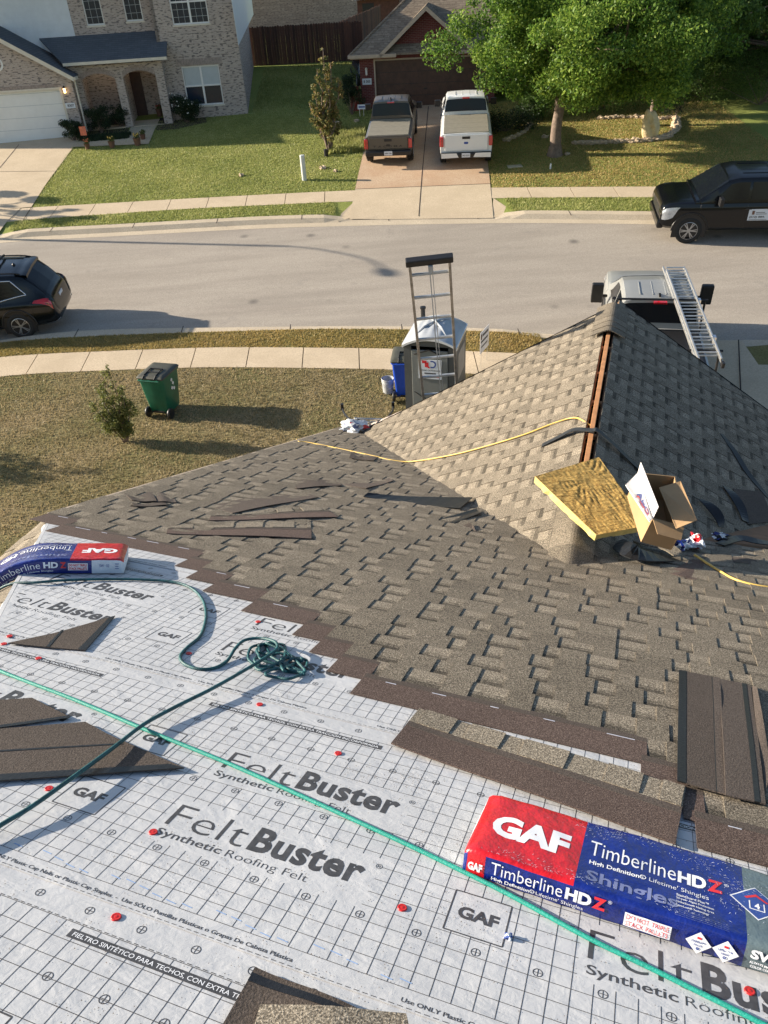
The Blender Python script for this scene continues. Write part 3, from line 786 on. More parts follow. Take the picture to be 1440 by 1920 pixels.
# shingle courses on the main plane
tips=[(-2.38,3.623),(-2.22,3.485),(-2.037,3.36),(-1.73,3.22),(-1.382,3.08),(-1.234,2.945),(-1.09,2.81),(-.93,2.67),(.2,2.53),(.335,2.39),(.37,2.25),(.72,2.11),(.9,1.97),(1.1,1.83)]
EXP=.1413
mainrows=[]; lefts={}
for i,(u,v) in enumerate(tips): lefts[i+1]=(u,v)
lefts[0]=(-3.42,3.763)
rnd=random.Random(11)
sm=MB(); hl=MB()
clipA=clipper([(-1,0,3.69)]); clipA2=clipper([(-1,0,3.69),(-1,-.674,.885)])
for k in range(-42,15):
    if k in lefts: u0,vt=lefts[k]
    else: u0,vt=RAKE,3.763-EXP*k
    vb=vt+.336
    jit=rnd.uniform(-.03,0) if k<0 else 0
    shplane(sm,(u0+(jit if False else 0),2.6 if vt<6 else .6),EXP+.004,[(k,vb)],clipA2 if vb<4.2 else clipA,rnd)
    # exposed headlap strip
    nxt=lefts.get(k+1)
    if nxt:
        end=max(nxt[0],u0+.05)+.02
        if k+1 in (1,) : end=nxt[0]+.02
        # this course's upper part shows from its own left end to where the next course starts ... and .2 above the tabs
        hl.prism([(u0,vt),(end,vt),(end,vb-EXP+.002),(u0,vb-EXP+.002)],.0012+.0001*k,.0045+.0001*k,0,None,.5)
        hl.bx(u0,end,vb-EXP-.035,vb-EXP+.003,.004,.0052+.0001*k,1,None,.45)
        x=u0+.1
        while x<end-.1:
            w=rnd.uniform(.03,.12); hl.bx(x,x+w,vb-EXP-.040,vb-EXP-.0365,.0045,.0056+.0001*k,2,None,.5); x+=w+rnd.uniform(.05,.22)
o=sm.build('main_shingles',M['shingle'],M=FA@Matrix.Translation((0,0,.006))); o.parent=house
o=hl.build('shingle_headlaps',[M['headlap'],M['shback'],M['scuff']],M=FA@Matrix.Translation((0,0,.005))); o.parent=house
# hip plane (facing the sun, left)
h1,h2=FA@V((-3.688,4.158,0)),FA@V((-2.638,2.6,0))
nD=(h2-h1).cross(HN).normalized(); nD=nD if nD.z>0 else -nD
FDx=HN; FDz=nD; FDy=FDz.cross(FDx); FDy=FDy if FDy.z<0 else -FDy   # down the slope
FDx=FDy.cross(FDz)
FD=frame(h1,FDx,FDy,FDz); FDi=FD.inverted()
hd=FDi@h2; hipdir=V((hd.x,hd.y)).normalized()
mb=MB(); q=[FDi@h1,FDi@(h1+(h2-h1)*2.5)]
ys=-6
edown=.06
# keep points below the hip line
a_,b_=-hipdir.y,hipdir.x
test=a_*q[0].x+b_*(q[0].y+1)
sg=1 if test<0 else -1
clipD=clipper([(sg*a_,sg*b_,.0),(0,1,edown)]); clipD2=clipper([(sg*a_,sg*b_,-.02),(0,1,edown)])
rows=[(k,edown-EXP*k) for k in range(0,18)]
xa,xb=(q[1].x-.3,.0) if q[1].x<0 else (.0,q[1].x+.3)
shplane(mb,(xa,xb),EXP+.004,rows,clipD2,rnd)
poly=clipD([(xa,-4,-.01),(xb,-4,-.01),(xb,edown,-.01),(xa,edown,-.01)])
m2=MB(); m2.add(poly+[(p[0],p[1],p[2]-.02) for p in poly],[tuple(range(len(poly)))]+[(i,len(poly)+i,len(poly)+(i+1)%len(poly),(i+1)%len(poly)) for i in range(len(poly))])
o=m2.build('hip_deck',M['deck'],M=FD); o.parent=house
o=mb.build('hip_shingles',M['shingle'],M=FD); o.parent=house
# felt turned over the hip (a crumpled narrow flap)
mb=MB(); rnd=random.Random(5)
n=40; vs=[]
for i in range(n+1):
    t=i/n; p=h1+(h2-h1)*(t*1.9); wdt=.022+.014*math.sin(i*1.7)+.01*rnd.random()+(.03 if i<5 else 0)
    e=(FD@V((0,1,0))-FD@V((0,0,0)))
    vs+=[p+NA*.003-( (h2-h1).normalized().cross(NA))*(-.02),p+(NA+nD).normalized()*(.004),p+e*wdt+nD*(.010)]
mb.add(vs,[(3*i+j,3*i+j+1,3*i+j+4,3*i+j+3) for i in range(n) for j in range(2)])
o=mb.build('underlayment_flap',M['felt']); o.parent=house
# rake edge metal
mb=MB(); mb.bx(RAKE-.03,RAKE+.012,4.1,EAVE,-.05,.004); o=mb.build('rake_trim',M['trim_tan'],M=FA); o.parent=house
# cross gable
P0=pa(1066,1060); RA=R(-19.05); RH=V((-math.sin(RA),math.cos(RA),0)); RC=V((RH.y,-RH.x,0)); SL=.558
T_PEAK=4.66
def gabframe(sgn):
    down=(RC*sgn-V((0,0,1))*SL).normalized(); x=RH*(1 if sgn<0 else 1)
    z=x.cross(down)
    if z.z<0: x=-x; z=x.cross(down)
    return frame(P0,x,down,z)
FB=gabframe(-1); FC=gabframe(1)
def floc(F,p): return F.inverted()@p
nB=FB.col[2].to_3d(); nC=FC.col[2].to_3d()
bc=floc(FB,onplane(690,803,nB,P0)); bm=floc(FB,onplane(1149,574,nB,P0)); cc_=floc(FC,onplane(1440,770,nC,P0)); cm=floc(FC,onplane(1168,569,nC,P0))
def edge_line(p,q,inside):
    a,b=q.y-p.y,-(q.x-p.x); c=a*p.x+b*p.y
    if a*inside[0]+b*inside[1]>c: a,b,c=-a,-b,-c
    return (a,b,c)
sxB=1 if FB.col[0].to_3d().dot(RH)>0 else -1; sxC=1 if FC.col[0].to_3d().dot(RH)>0 else -1
eB=edge_line(bm,bc,(sxB*1.5,.5)); eC=edge_line(cm,cc_,(sxC*1.5,.5))
GAP=.062
for nm,F_,e,sx,far in (('gable_sunny_shingles',FB,eB,sxB,3.25),('gable_shaded_shingles',FC,eC,sxC,6.0)):
    c=clipper([e,(0,-1,-GAP),(0,1,far+.02)]); mb=MB(); rnd=random.Random(21 if sx>0 else 22)
    x0,x1=(-.4,5.3) if sx>0 else (-5.3,.4)
    if far>4: x0,x1=(-4,5.3) if sx>0 else (-5.3,4)
    rows=[(k,GAP+.08+EXP*k) for k in range(0,int(far/EXP)+1)]
    shplane(mb,(x0,x1),EXP+.004,rows,c,rnd)
    o=mb.build(nm,M['shingle'],M=F_); o.parent=house
    poly=c([(x0,0,-.008),(x1,0,-.008),(x1,far,-.008),(x0,far,-.008)]); k=len(poly)
    mb=MB(); mb.add(poly+[(p[0],p[1],p[2]-.022) for p in poly],[tuple(range(k)),tuple(range(2*k-1,k-1,-1))]+[(i,k+i,k+(i+1)%k,(i+1)%k) for i in range(k)])
    o=mb.build('gable_deck',M['deck'],M=F_); o.parent=house
    # rake / hip strip along the far edge
    a,b=(bm,bc) if F_ is FB else (cm,cc_+(cc_-cm)*.9)
    mb=MB(); d=(b-a); d=V((d.x,d.y,0)); ln=d.length; d/=ln; nrm=V((-d.y,d.x,0)); 
    if e[0]*nrm.x+e[1]*nrm.y<0: nrm=-nrm
    t=0
    while t<ln-.1:
        p=V((a.x,a.y,0))+d*t; q=p+d*min(.30,ln-t)
        mb.slab([p-nrm*.02+V((0,0,.008)),q-nrm*.02+V((0,0,.010)),q+nrm*.07+V((0,0,-.045)),p+nrm*.07+V((0,0,-.047))],(0,0,.006),0,rnd.uniform(.05,.3)); t+=.143
    o=mb.build('rake_cap',M['rubber'],M=F_); o.parent=house
# ridge board in the vent slot
mb=MB(); FR=frame(P0,RH,-RC,V((0,0,1)))
mb.bx(.2,4.2,-.02,.02,-.16,-.012)
for t in (1.2,1.8,2.4,3.0,3.6): mb.bx(t,t+.04,-.16,.16,-.22,-.13); mb.bx(t-.002,t+.042,-.10,.10,-.085,-.05)
o=mb.build('ridge_board',M['wood_ridge'],M=FR,bevel=.003); o.parent=house
mb=MB(); mb.bx(.1,4.3,-.6,.6,-.62,-.6); o=mb.build('slot_dark_sheet',M['dark'],M=FR); o.parent=house  # near-black sheet, paints the attic darkness seen through the ridge slot
# ridge caps at the peak (stack folded over the ridge)
def capshape(t0,t1,h0,h1,name='ridge_cap',tone=.4,w=.17):
    mb=MB(); n=8; vs=[]
    for t,h in ((t0,h0),(t1,h1)):
        for j in range(-n,n+1):
            a=j/n*w; z=-SL*(math.sqrt(a*a+.0016)-.04)
            vs.append((t,-a,z+h))
    m_=2*n+1; vs+=[(x,y,z-.012) for x,y,z in vs]
    fs=[(j,j+1,m_+j+1,m_+j) for j in range(m_-1)]+[(j,2*m_+j,2*m_+j+1,j+1) for j in range(m_-1)]+[(m_+j,m_+j+1,3*m_+j+1,3*m_+j) for j in range(m_-1)]
    mb.add(vs,fs,0,None,tone); o=mb.build(name,M['shingle'],smooth=False,M=FR); o.parent=house
for i,(t0,t1) in enumerate(((3.85,4.15),(3.99,4.29),(4.13,4.43),(4.27,4.57),(4.40,4.70))): capshape(t0,t1,.045-.004*i,.022,tone=.25+.1*(i%3))
for i in range(8): capshape(-.10+.14*i,.20+.14*i,.010,.026,tone=.25+.12*((i*7)%4),w=.15)
capshape(4.62,4.70,.02,.022)
# eave and gable walls beneath the roofs
mb=MB()
def wall(pts,th=.12):
    for a,b in zip(pts[:-1],pts[1:]):
        d=(b-a); d.z=0; n=V((-d.y,d.x,0)).normalized()*th
        mb.add([a,b,V((b.x,b.y,-1.2)),V((a.x,a.y,-1.2)),a+n,b+n,V((b.x,b.y,-1.2))+n,V((a.x,a.y,-1.2))+n],[(0,1,2,3),(7,6,5,4),(0,4,5,1),(3,2,6,7),(0,3,7,4),(1,5,6,2)])
W1=[FA@V((RAKE+.25,-.6,-.05)),FA@V((RAKE+.25,EAVE-.3,-.05))]
wall([FA@V((RAKE+.35,3.3,-.6)),FA@V((RAKE+.35,EAVE-.35,-.05))])
wall([FA@V((RAKE+.35,EAVE-.35,-.05)),FA@V((.5,EAVE-.35,-.05))])
wall([FA@V((RAKE+.35,-4,-1.5)),FA@V((RAKE+.35,4.0,-.05))])
gp_=P0+RH*(T_PEAK-.35)
gv=[gp_-V((0,0,.06)),gp_+RC*6-V((0,0,6*SL+.06)),V(((gp_+RC*6).x,(gp_+RC*6).y,-1.2)),V(((gp_-RC*3).x,(gp_-RC*3).y,-1.2)),gp_-RC*3-V((0,0,3*SL+.06))]
mb.slab(gv,-RH*.12)
o=mb.build('brick_wall',M['brickL']); o.parent=house
# ------------------------------------------------------------------ things lying on the roof
def A3(u,v,w=0): return FA@V((u,v,w))
def bundle(name,label,path,L_,Wd,H,layout,seed,flipped=False):
    """path(s)->(point,tangent-independent side vector,normal)"""
    root=empty(name,frame(path(0)[0],V((1,0,0)),V((0,1,0)),V((0,0,1))),label,'shingle bundle','wrapped bundles of shingles')
    inv=root.matrix_world.inverted()
    rs=random.Random(seed)
    def disp(s,t,h): return .0025*math.sin(s*17+2*math.sin(t*11))*math.sin(t*15+s*7+1)+.0006*math.sin(s*60+t*40)
    def pos(s,t,h):
        p,sd,n=path(max(0,min(L_,s)))
        return p+sd*t+n*h
    def top(x,y,z=0): return inv@pos(x,y,H+disp(x,y,0)+.0009)
    loop=[]; r=.018
    def arc(cx,cy,a0):
        for i in range(5):
            a=a0+i/4*math.pi/2; loop.append((cx+r*math.cos(a),cy+r*math.sin(a)))
    # order : bottom-front -> up the front -> top -> back -> bottom
    arc(r,r,math.pi); loop[:]=[]  # start fresh, explicit
    def seg(a,b,n):
        for i in range(n): k=i/n; loop.append((a[0]+(b[0]-a[0])*k,a[1]+(b[1]-a[1])*k))
    seg((.004,.002),(0,.02),2); seg((0,.02),(0,H-.014),4)
    for i in range(4): a=math.pi-i/4*math.pi/2; loop.append((.014+.014*math.cos(a),H-.014+.014*math.sin(a)))
    seg((.014,H),(Wd-.014,H),12)
    for i in range(4): a=math.pi/2-i/4*math.pi/2; loop.append((Wd-.014+.014*math.cos(a),H-.014+.014*math.sin(a)))
    seg((Wd,H-.014),(Wd,.004),3); loop.append((Wd,.002))
    nl=len(loop)
    bounds=sorted(set([0,L_]+[b for b in layout['cuts'] if 0<b<L_]))
    ss=[]
    for a,b in zip(bounds[:-1],bounds[1:]):
        n=max(1,int((b-a)/.018)); ss+=[a+(b-a)*i/n for i in range(n)]
    ss.append(L_)
    vs=[]
    for s in ss:
        edge=min(s,L_-s); sq=1-.16*math.exp(-edge/.012)
        for (t,h) in loop:
            tt=Wd/2+(t-Wd/2)*(1-.04*math.exp(-edge/.02)); hh=h*sq if h>.01 else h
            d=disp(s,t,h) if h>H-.02 else .0015*math.sin(s*55+h*90)
            if h>H-.02: vs.append(inv@pos(s,tt,hh+d))
            else: vs.append(inv@pos(s,tt+(-d if t<Wd/2 else d),hh))
    top_i=[i for i,(t,h) in enumerate(loop)]
    faces={}
    groups={}
    for i in range(len(ss)-1):
        sm_=(ss[i]+ss[i+1])/2
        for j in range(nl-1):
            t=(loop[j][0]+loop[j+1][0])/2; h=(loop[j][1]+loop[j+1][1])/2
            side='top' if h>H-.010 else ('front' if t<Wd/2 else 'back')
            key=layout['mat'](side,sm_,t,h)
            groups.setdefault(key,[]).append((i*nl+j,i*nl+j+1,(i+1)*nl+j+1,(i+1)*nl+j))
    mats=['bagred','bagblue','baggrey','bagwhite']
    mb=MB(); mb.add(vs,[])
    for k,f in groups.items(): mb.f+=f; mb.m+=[mats.index(k)]*len(f); mb.t+=[.5]*len(f)
    # crumpled end caps
    for e,s in ((0,0),(1,L_)):
        c=inv@(pos(s,Wd/2,H*.45)+(path(0)[0]-path(.02)[0]).normalized()*(.010) if e==0 else pos(s,Wd/2,H*.45)+(path(L_)[0]-path(L_-.02)[0]).normalized()*.010)
        o_=len(mb.v); mb.v.append(tuple(c)); base=0 if e==0 else (len(ss)-1)*nl
        for j in range(nl-1):
            mb.f.append((base+j,o_,base+j+1) if e==0 else (base+j+1,o_,base+j)); mb.m.append(3); mb.t.append(.5)
    o=mb.build('wrapper',[M[m] for m in mats],root,smooth=True)
    return root,pos,top,inv,disp
e1=(D1*math.cos(R(-3))+D2*math.sin(R(-3))); n1=(-D1*math.sin(R(-3))+D2*math.cos(R(-3))); o1=A3(-.272,1.845,.006)
H1,W1_=.082,.300
def mat1(side,s,t,h):
    if side=='back': return 'bagblue'
    if s>.86: return 'bagwhite'
    if s>.723: return 'baggrey'
    if side=='top': return 'bagred' if s<.30 else 'bagblue'
    if .010<s<.062 : return 'bagred'
    return 'bagblue'
root,pos,top,inv,disp=bundle('shingle_bundle','red and blue wrapped shingle bundle lying along the lower edge of the white underlayment',lambda s:(o1+e1*s,n1,NA),1.0,W1_,H1,dict(cuts=[.010,.062,.30,.723,.86],mat=mat1),1)
f1=lambda x,y,z=0: inv@pos(x,-.0022-.0015*abs(math.sin(x*55+y*90)),y)
wt=MB()
put_text(wt,'GAF',.045,.095,.222,.100,0,bold=.05,fn=top,sub=.2)
put_text(wt,'Timberline',.322,.140,.230,.062,0,bold=-.006,fn=top,sub=.25)
put_text(wt,'HD',.557,.140,.072,.050,0,bold=.045,fn=top,sub=.25)
put_text(wt,'Z',.632,.140,.038,.050,1,bold=.045,fn=top,sub=.25)
put_text(wt,'®',.674,.178,.012,.012,0,fn=top,sub=.25)
put_text(wt,'High Definition®',.327,.098,.150,.022,0,bold=.02,fn=top,sub=.25)
put_text(wt,"Lifetime' Shingles",.485,.098,.150,.022,0,bold=-.005,fn=top,sub=.25)
put_text(wt,'Shingles',.325,.018,.235,.058,2,bold=.02,fn=top,sub=.25)
for i,tx in enumerate(('StainGuard Plus™','25-year Algae Protection','StrikeZone® Nailing Area','LayerLock® Technology')):
    put_text(wt,tx,.555,.082-.014*i,.080+.012*(i in (1,2)),.0095,0,bold=.015,fn=top,sub=.25)
for i in range(4): put_text(wt,'StainGuard Plus LayerLock StrikeZone warranty details',.552,.026-.007*i,.13,.004,2,fn=top,sub=.25)
# side face writing
put_text(wt,'GAF',.015,.022,.041,.026,0,bold=.05,fn=f1)
put_text(wt,'Timberline',.080,.030,.195,.038,0,bold=-.006,fn=f1)
put_text(wt,'HD',.283,.030,.068,.036,0,bold=.045,fn=f1); put_text(wt,'Z',.354,.030,.034,.036,1,bold=.045,fn=f1)
put_text(wt,'®',.392,.058,.010,.010,0,fn=f1)
put_text(wt,'High Definition®',.084,.009,.120,.014,0,bold=.02,fn=f1); put_text(wt,"Lifetime' Shingles",.208,.009,.125,.014,0,bold=-.005,fn=f1)
def rect(mb,a,b,c,d,mi,fn,ex=0): mb.grid(lambda u,v:fn(a+(c-a)*u,b+(d-b)*v),max(1,int((c-a)/.02)),max(1,int((d-b)/.02)),mi)
f1u=lambda x,y,z=0: inv@pos(x,-.0042-.0015*abs(math.sin(x*55+y*90)),y)
f1v=lambda x,y,z=0: inv@pos(x,-.0052-.0015*abs(math.sin(x*55+y*90)),y)
rect(wt,.437,.012,.552,.052,0,f1u); put_text(wt,'DO NOT TRIPLE',.442,.034,.104,.014,1,fn=f1v); put_text(wt,'STACK PALLETS',.442,.015,.104,.014,1,fn=f1v)
def diamond(mb,cx,cy,r,fn,mi,k=1.0): mb.add([fn(cx-r,cy),fn(cx,cy-r*k),fn(cx+r,cy),fn(cx,cy+r*k)],[(0,1,2,3)],mi)
for cx,t1,t2 in ((.618,'STAINGUARD','PLUS'),(.681,'LAYERLOCK','TECHNOLOGY')):
    diamond(wt,cx,.033,.031,f1u,0,1.05); put_text(wt,t1,cx-.017,.033,.034,.006,3,bold=.03,fn=f1v); put_text(wt,t2,cx-.010,.024,.020,.005,3,bold=.03,fn=f1v)
    rect(wt,cx-.005,.044,cx+.005,.051,1,f1v); put_text(wt,'⌂' if False else 'o',cx-.004,.012,.008,.009,3,bold=.05,fn=f1v)
put_text(wt,'SW',.736,.038,.062,.026,0,bold=.045,fn=f1); put_text(wt,'ALWAYS MATCH',.737,.024,.060,.007,0,bold=.03,fn=f1); put_text(wt,'COLOR CODE',.740,.013,.050,.007,0,bold=.03,fn=f1)
# class-4 diamond on the grey band
top2=lambda x,y,z=0:top(x,y)+ (inv.to_3x3()@NA)*.0005
dc=(.752,.148)
for r,mi,fn in ((.066,0,top),(.061,3,top2)): wt.grid(lambda u,v:(lambda a,b:fn(dc[0]+(a+b-1)*r,dc[1]+(b-a)*r*1.0))(u,v),6,6,mi)
top3=lambda x,y,z=0:top(x,y)+(inv.to_3x3()@NA)*.0010
wt.add([top3(.722,.160),top3(.752,.182),top3(.782,.160),top3(.776,.156),top3(.752,.172),top3(.728,.156)],[(0,1,4,5),(1,2,3,4)],1)
rect(wt,.733,.118,.771,.121,0,top3);rect(wt,.733,.118,.736,.150,0,top3);rect(wt,.768,.118,.771,.150,0,top3); put_text(wt,'4',.746,.124,.013,.022,0,bold=.04,fn=top3)
# rubbed plastic scuffs
rnd=random.Random(4)
for i in range(800):
    cx,cy=rnd.choice([(.36,.26),(.62,.25),(.58,.02),(.30,.02),(.70,.12),(.5,.29),(.16,.02),(.72,.2)]); x=rnd.gauss(cx,.05); y=rnd.gauss(cy,.018)
    if not(.02<x<.95 and .012<y<.287): continue
    r=rnd.uniform(.0004,.0017); a=rnd.random()*3; dx,dy=r*3*math.cos(a),r*3*math.sin(a)
    wt.add([top2(x-dx,y-dy),top2(x-dy*.25,y+dx*.25),top2(x+dx,y+dy)],[(0,1,2)],4)
o=wt.build('wrapper_lettering',[M['white_ink'],M['red_ink'],M['haze_ink'],M['blue_ink'],M['scuff']],root)
# second bundle, sagging over the hip
dA=(D1*-.85+D2*-.526).normalized(); sA=(D1*-.526+D2*.85).normalized()
dh=V((dA.x,dA.y,0)); dD=(dA-nD*dA.dot(nD)).normalized(); 
q0=A3(-2.536,3.365,.006)
import functools
_cache=[]
def buildpath():
    p=q0.copy(); s=0; ds=.01
    while s<=1.0001:
        k=min(1,max(0,(s-.34)/.30)); k=k*k*(3-2*k)
        t=(dA*(1-k)+dD*k*1.0).normalized(); n=(NA*(1-k)+nD*k).normalized(); t=(t-n*t.dot(n)).normalized()
        sd=n.cross(t); sd=sd if sd.dot(sA)>0 else -sd
        _cache.append((p.copy(),sd,n)); p=p+t*ds; s+=ds
buildpath()
def path2(s):
    i=s/.01; a=int(i); a=min(a,len(_cache)-2); k=i-a
    A_,B_=_cache[a],_cache[a+1]; return tuple(A_[j].lerp(B_[j],k) for j in range(3))
def mat2(side,s,t,h):
    if side=='top': return 'bagred' if s<.275 else 'bagblue'
    if side=='front': return 'bagwhite' if s<.165 else 'bagblue'
    return 'bagblue'
root,pos2,top_,inv2,disp2=bundle('shingle_bundle','blue and red wrapped shingle bundle sagging over the left hip of the roof',path2,1.0,.300,.085,dict(cuts=[.165,.275],mat=mat2),2)
f2=lambda s0:(lambda x,y,z=0: inv2@pos2(s0-x,-.0038,y))
t2_=lambda s0,t0:(lambda x,y,z=0: top_(s0+x,t0-y))
wt=MB()
put_text(wt,'GAF',0,0,.185,.082,0,bold=.05,fn=t2_(.045,.185),sub=.2)
put_text(wt,'Timberline',0,0,.24,.062,0,bold=-.006,fn=t2_(.29,.215))
put_text(wt,'HD',0,0,.085,.058,0,bold=.045,fn=t2_(.545,.215)); put_text(wt,'Z',0,0,.04,.058,1,bold=.045,fn=t2_(.64,.215))
put_text(wt,'High Definition® Lifetime Shingles',0,0,.33,.020,0,fn=t2_(.30,.245)); put_text(wt,'Shingles',0,0,.25,.05,2,bold=.02,fn=t2_(.30,.10))
put_text(wt,'Timberline',0,.034,.215,.036,0,bold=-.006,fn=f2(.635)); put_text(wt,'HD',0,.034,.07,.034,0,bold=.045,fn=f2(.405)); put_text(wt,'Z',0,.034,.03,.034,1,bold=.045,fn=f2(.325))
put_text(wt,'High Definition® Lifetime Shingles',0,.012,.26,.013,0,fn=f2(.62))
g=f2(.285); wt.grid(lambda u,v:g(.10*u,.022+.040*v),4,2,0); g2=lambda x,y,z=0: inv2@pos2(.285-x,-.0055,y)
put_text(wt,'DO NOT TRIPLE',.004,.044,.092,.014,1,bold=.03,fn=g2); put_text(wt,'STACK PALLETS',.004,.025,.092,.014,1,bold=.03,fn=g2)
put_text(wt,'SW   02',0,.040,.05,.016,3,fn=f2(.125)); put_text(wt,'Ξ',.02,.03,.02,.03,3,fn=f2(.065))
o=wt.build('wrapper_lettering',[M['white_ink'],M['red_ink'],M['haze_ink'],M['blue_ink']],root)
# ---- hoses and ropes
def smooth(pts,n=8):
    P=[V(p) for p in pts]; P=[P[0]*2-P[1]]+P+[P[-1]*2-P[-2]]; out=[]
    for i in range(1,len(P)-2):
        for j in range(n):
            t=j/n; a,b,c,d=P[i-1],P[i],P[i+1],P[i+2]
            out.append(.5*((2*b)+(c-a)*t+(2*a-5*b+4*c-d)*t*t+(3*b-a-3*c+d)*t**3))
    out.append(P[-2]); return out
def lay(pix,lift,plane='A'):
    out=[]
    for i,q in enumerate(pix):
        l=q[2] if len(q)>2 else lift
        if plane=='A': out.append(pa(q[0],q[1],l))
    return out
def twist(pts,r,mat,name,label,cat,strands=True):
    mb=MB(); mb.tube(pts,r,10); o=mb.build(name,mat,smooth=True); return tag(o,label,cat)
h=lay([(-160,1190),(0,1258),(140,1312),(270,1367),(420,1428),(560,1490),(750,1577),(850,1625),(960,1680),(1100,1757),(1240,1825),(1440,1925),(1600,2010)],.010)
twist(smooth(h),.0066,M['hose'],'air_hose','bright teal air hose running straight down across the white underlayment','hose')
rp=[(-60,1590,.02),(0,1548,.028),(60,1512,.035),(140,1455,.04),(215,1400,.036),(270,1358,.028),(330,1325,.03),(400,1290,.035),(470,1250,.04),(505,1228,.045),(520,1215,.05),(515,1203,.05),(490,1197,.035),(460,1200,.03),(442,1215,.028),(425,1240,.012),(400,1253,.009),(370,1254,.009),(345,1244,.009),(338,1230,.009),(352,1213,.009),(375,1193,.009),(384,1170,.009),(386,1148,.010),(380,1125,.010),(362,1105,.011),(330,1092,.011),(270,1087,.012),(200,1086,.012),(120,1088,.014),(70,1092,.016)]
rope_pts=lay(rp,.01)
# over the hip and away along the sunny slope
rope_pts+= [onplane(20,1102,nD,h1)+nD*.02,onplane(-30,1130,nD,h1)+nD*.012]
twist(smooth(rope_pts),.0072,M['rope'],'safety_rope','dark teal rope curving from the left bundle in an S and back past the tangle','rope')
ck=[]
rnd=random.Random(13)
loops=[((505,1215),(22,14),0),((548,1248),(26,16),.6),((520,1240),(45,18),.2),((490,1232),(24,30),1.2),((535,1262),(40,10),.1),((510,1225),(30,24),2.2),((556,1245),(18,17),.9)]
for (cx,cy),(rx,ry),ph in loops:
    for i in range(9):
        a=ph+i/9*2*math.pi*.92; ck.append((cx+rx*.9*math.cos(a)+rnd.uniform(-5,5),cy+ry*.8*math.sin(a)+rnd.uniform(-3,3),.008+.018*rnd.random()))
ck=[(498,1205,.03)]+ck+[(575,1250,.02)]
twist(smooth(lay(ck,.02),6),.0062,M['rope'],'tangled_rope','tangled heap of dark teal rope on the white underlayment','rope')
yb=[(560,828),(580,830),(640,842),(700,855),(735,863)]
yp=[pa(x,y,.012) for x,y in yb]+[onplane(x,y,nB,P0)+nB*.02 for x,y in [(775,868),(850,856),(920,838),(985,818),(1040,797),(1075,787),(1093,791)]]+[P0+RH*1.95+V((0,0,-.05))]
twist([pa(556,824,-.05)]+smooth(yp),.0075,M['yellow_hose'],'yellow_hose','thin yellow air hose drooping from the ridge slot across the sunny gable','hose')
yp=[pa(x,y,l) for x,y,l in [(1302,1040,.05),(1320,1052,.03),(1345,1068,.014),(1375,1085,.012),(1410,1096,.012),(1450,1102,.012),(1500,1104,.012)]]
twist(smooth(yp),.0085,M['yellow_hose'],'yellow_hose','thin yellow air hose trailing right from the plastic wrappers','hose')
# ---- loose shingle pieces
def piece(name,label,corners,bands,cat='shingle piece',lift=(.010,.010),curl=0,teeth=None,nx=14,group='loose shingle pieces on the roof',plane='A',th=.005):
    """corners: pixels c00,c10,c11,c01 (c00->c10 along the length)"""
    if plane=='A': c=[pa(x,y,lift[0] if i in (0,1) else lift[1]) for i,(x,y) in enumerate(corners)]; nn=NA
    elif plane=='C': c=[onplane(x,y,nC,P0)+nC*lift[0 if i<2 else 1] for i,(x,y) in enumerate(corners)]; nn=nC
    elif plane=='B': c=[onplane(x,y,nB,P0)+nB*lift[0 if i<2 else 1] for i,(x,y) in enumerate(corners)]; nn=nB
    o0=c[0]; rs=random.Random(hash(label)%1000 if False else len(label)*7+len(corners))
    ph=rs.random()*6
    def P(u,v,z=0):
        p=(c[0]*(1-u)+c[1]*u)*(1-v)+(c[3]*(1-u)+c[2]*u)*v
        return p+nn*(z+.004*math.sin(u*6+ph)*(1 if curl==0 else 1)+curl*(2*u-1)**2)-o0
    mb=MB(); mats=[]
    for (v0,v1,mk,ex) in bands:
        if mk not in mats: mats.append(mk)
        mi=mats.index(mk)
        ta=[P(i/nx,v0,ex) for i in range(nx+1)]; tb=[P(i/nx,v1,ex) for i in range(nx+1)]
        ba=[p-nn*th for p in ta]; bb=[p-nn*th for p in tb]; n=nx+1
        vs=ta+tb+ba+bb; fs=[(i,i+1,n+i+1,n+i) for i in range(nx)]+[(2*n+i,3*n+i,3*n+i+1,2*n+i+1) for i in range(nx)]+[(i,2*n+i,2*n+i+1,i+1) for i in range(nx)]+[(n+i,n+i+1,3*n+i+1,3*n+i) for i in range(nx)]+[(0,n,3*n,2*n),(nx,2*n+nx,3*n+nx,n+nx)]
        mb.add(vs,fs,mi,None,rs.random())
    if teeth:
        if 'shingle' not in mats: mats.append('shingle')
        mi=mats.index('shingle'); v0,v1=teeth; u=rs.uniform(.0,.05)
        while u<.97:
            w=rs.uniform(.12,.2); u1=min(.995,u+w)
            vs=[P(u,v0,.004),P(u1,v0,.004),P(u1,v1,.006),P(u,v1,.006)]; vs+=[p-nn*.005 for p in vs]
            mb.add(vs,[(0,1,2,3),(0,4,5,1),(1,5,6,2),(2,6,7,3),(3,7,4,0)],mi,None,.7+.3*rs.random()); u=u1+rs.uniform(.05,.14)
    o=mb.build(name,[M[m] for m in mats],M=Matrix.Translation(o0)); tag(o,label,cat,group); return o
full=[(0,.5,'headlap',0),(.5,.62,'shback',.001),(.62,1,'shingle',.0005)]
back=[(0,.12,'tar',.001),(.12,.5,'shback',0),(.5,.515,'tar',.0005),(.515,1,'shback',.002)]
piece('loose_shingle','full loose shingle, granules up, lying askew between the white gap and the red bundle',[(733,1394),(1266,1583),(1286,1478),(786,1329)],full,teeth=(.62,1.0),lift=(.018,.014),curl=.006)
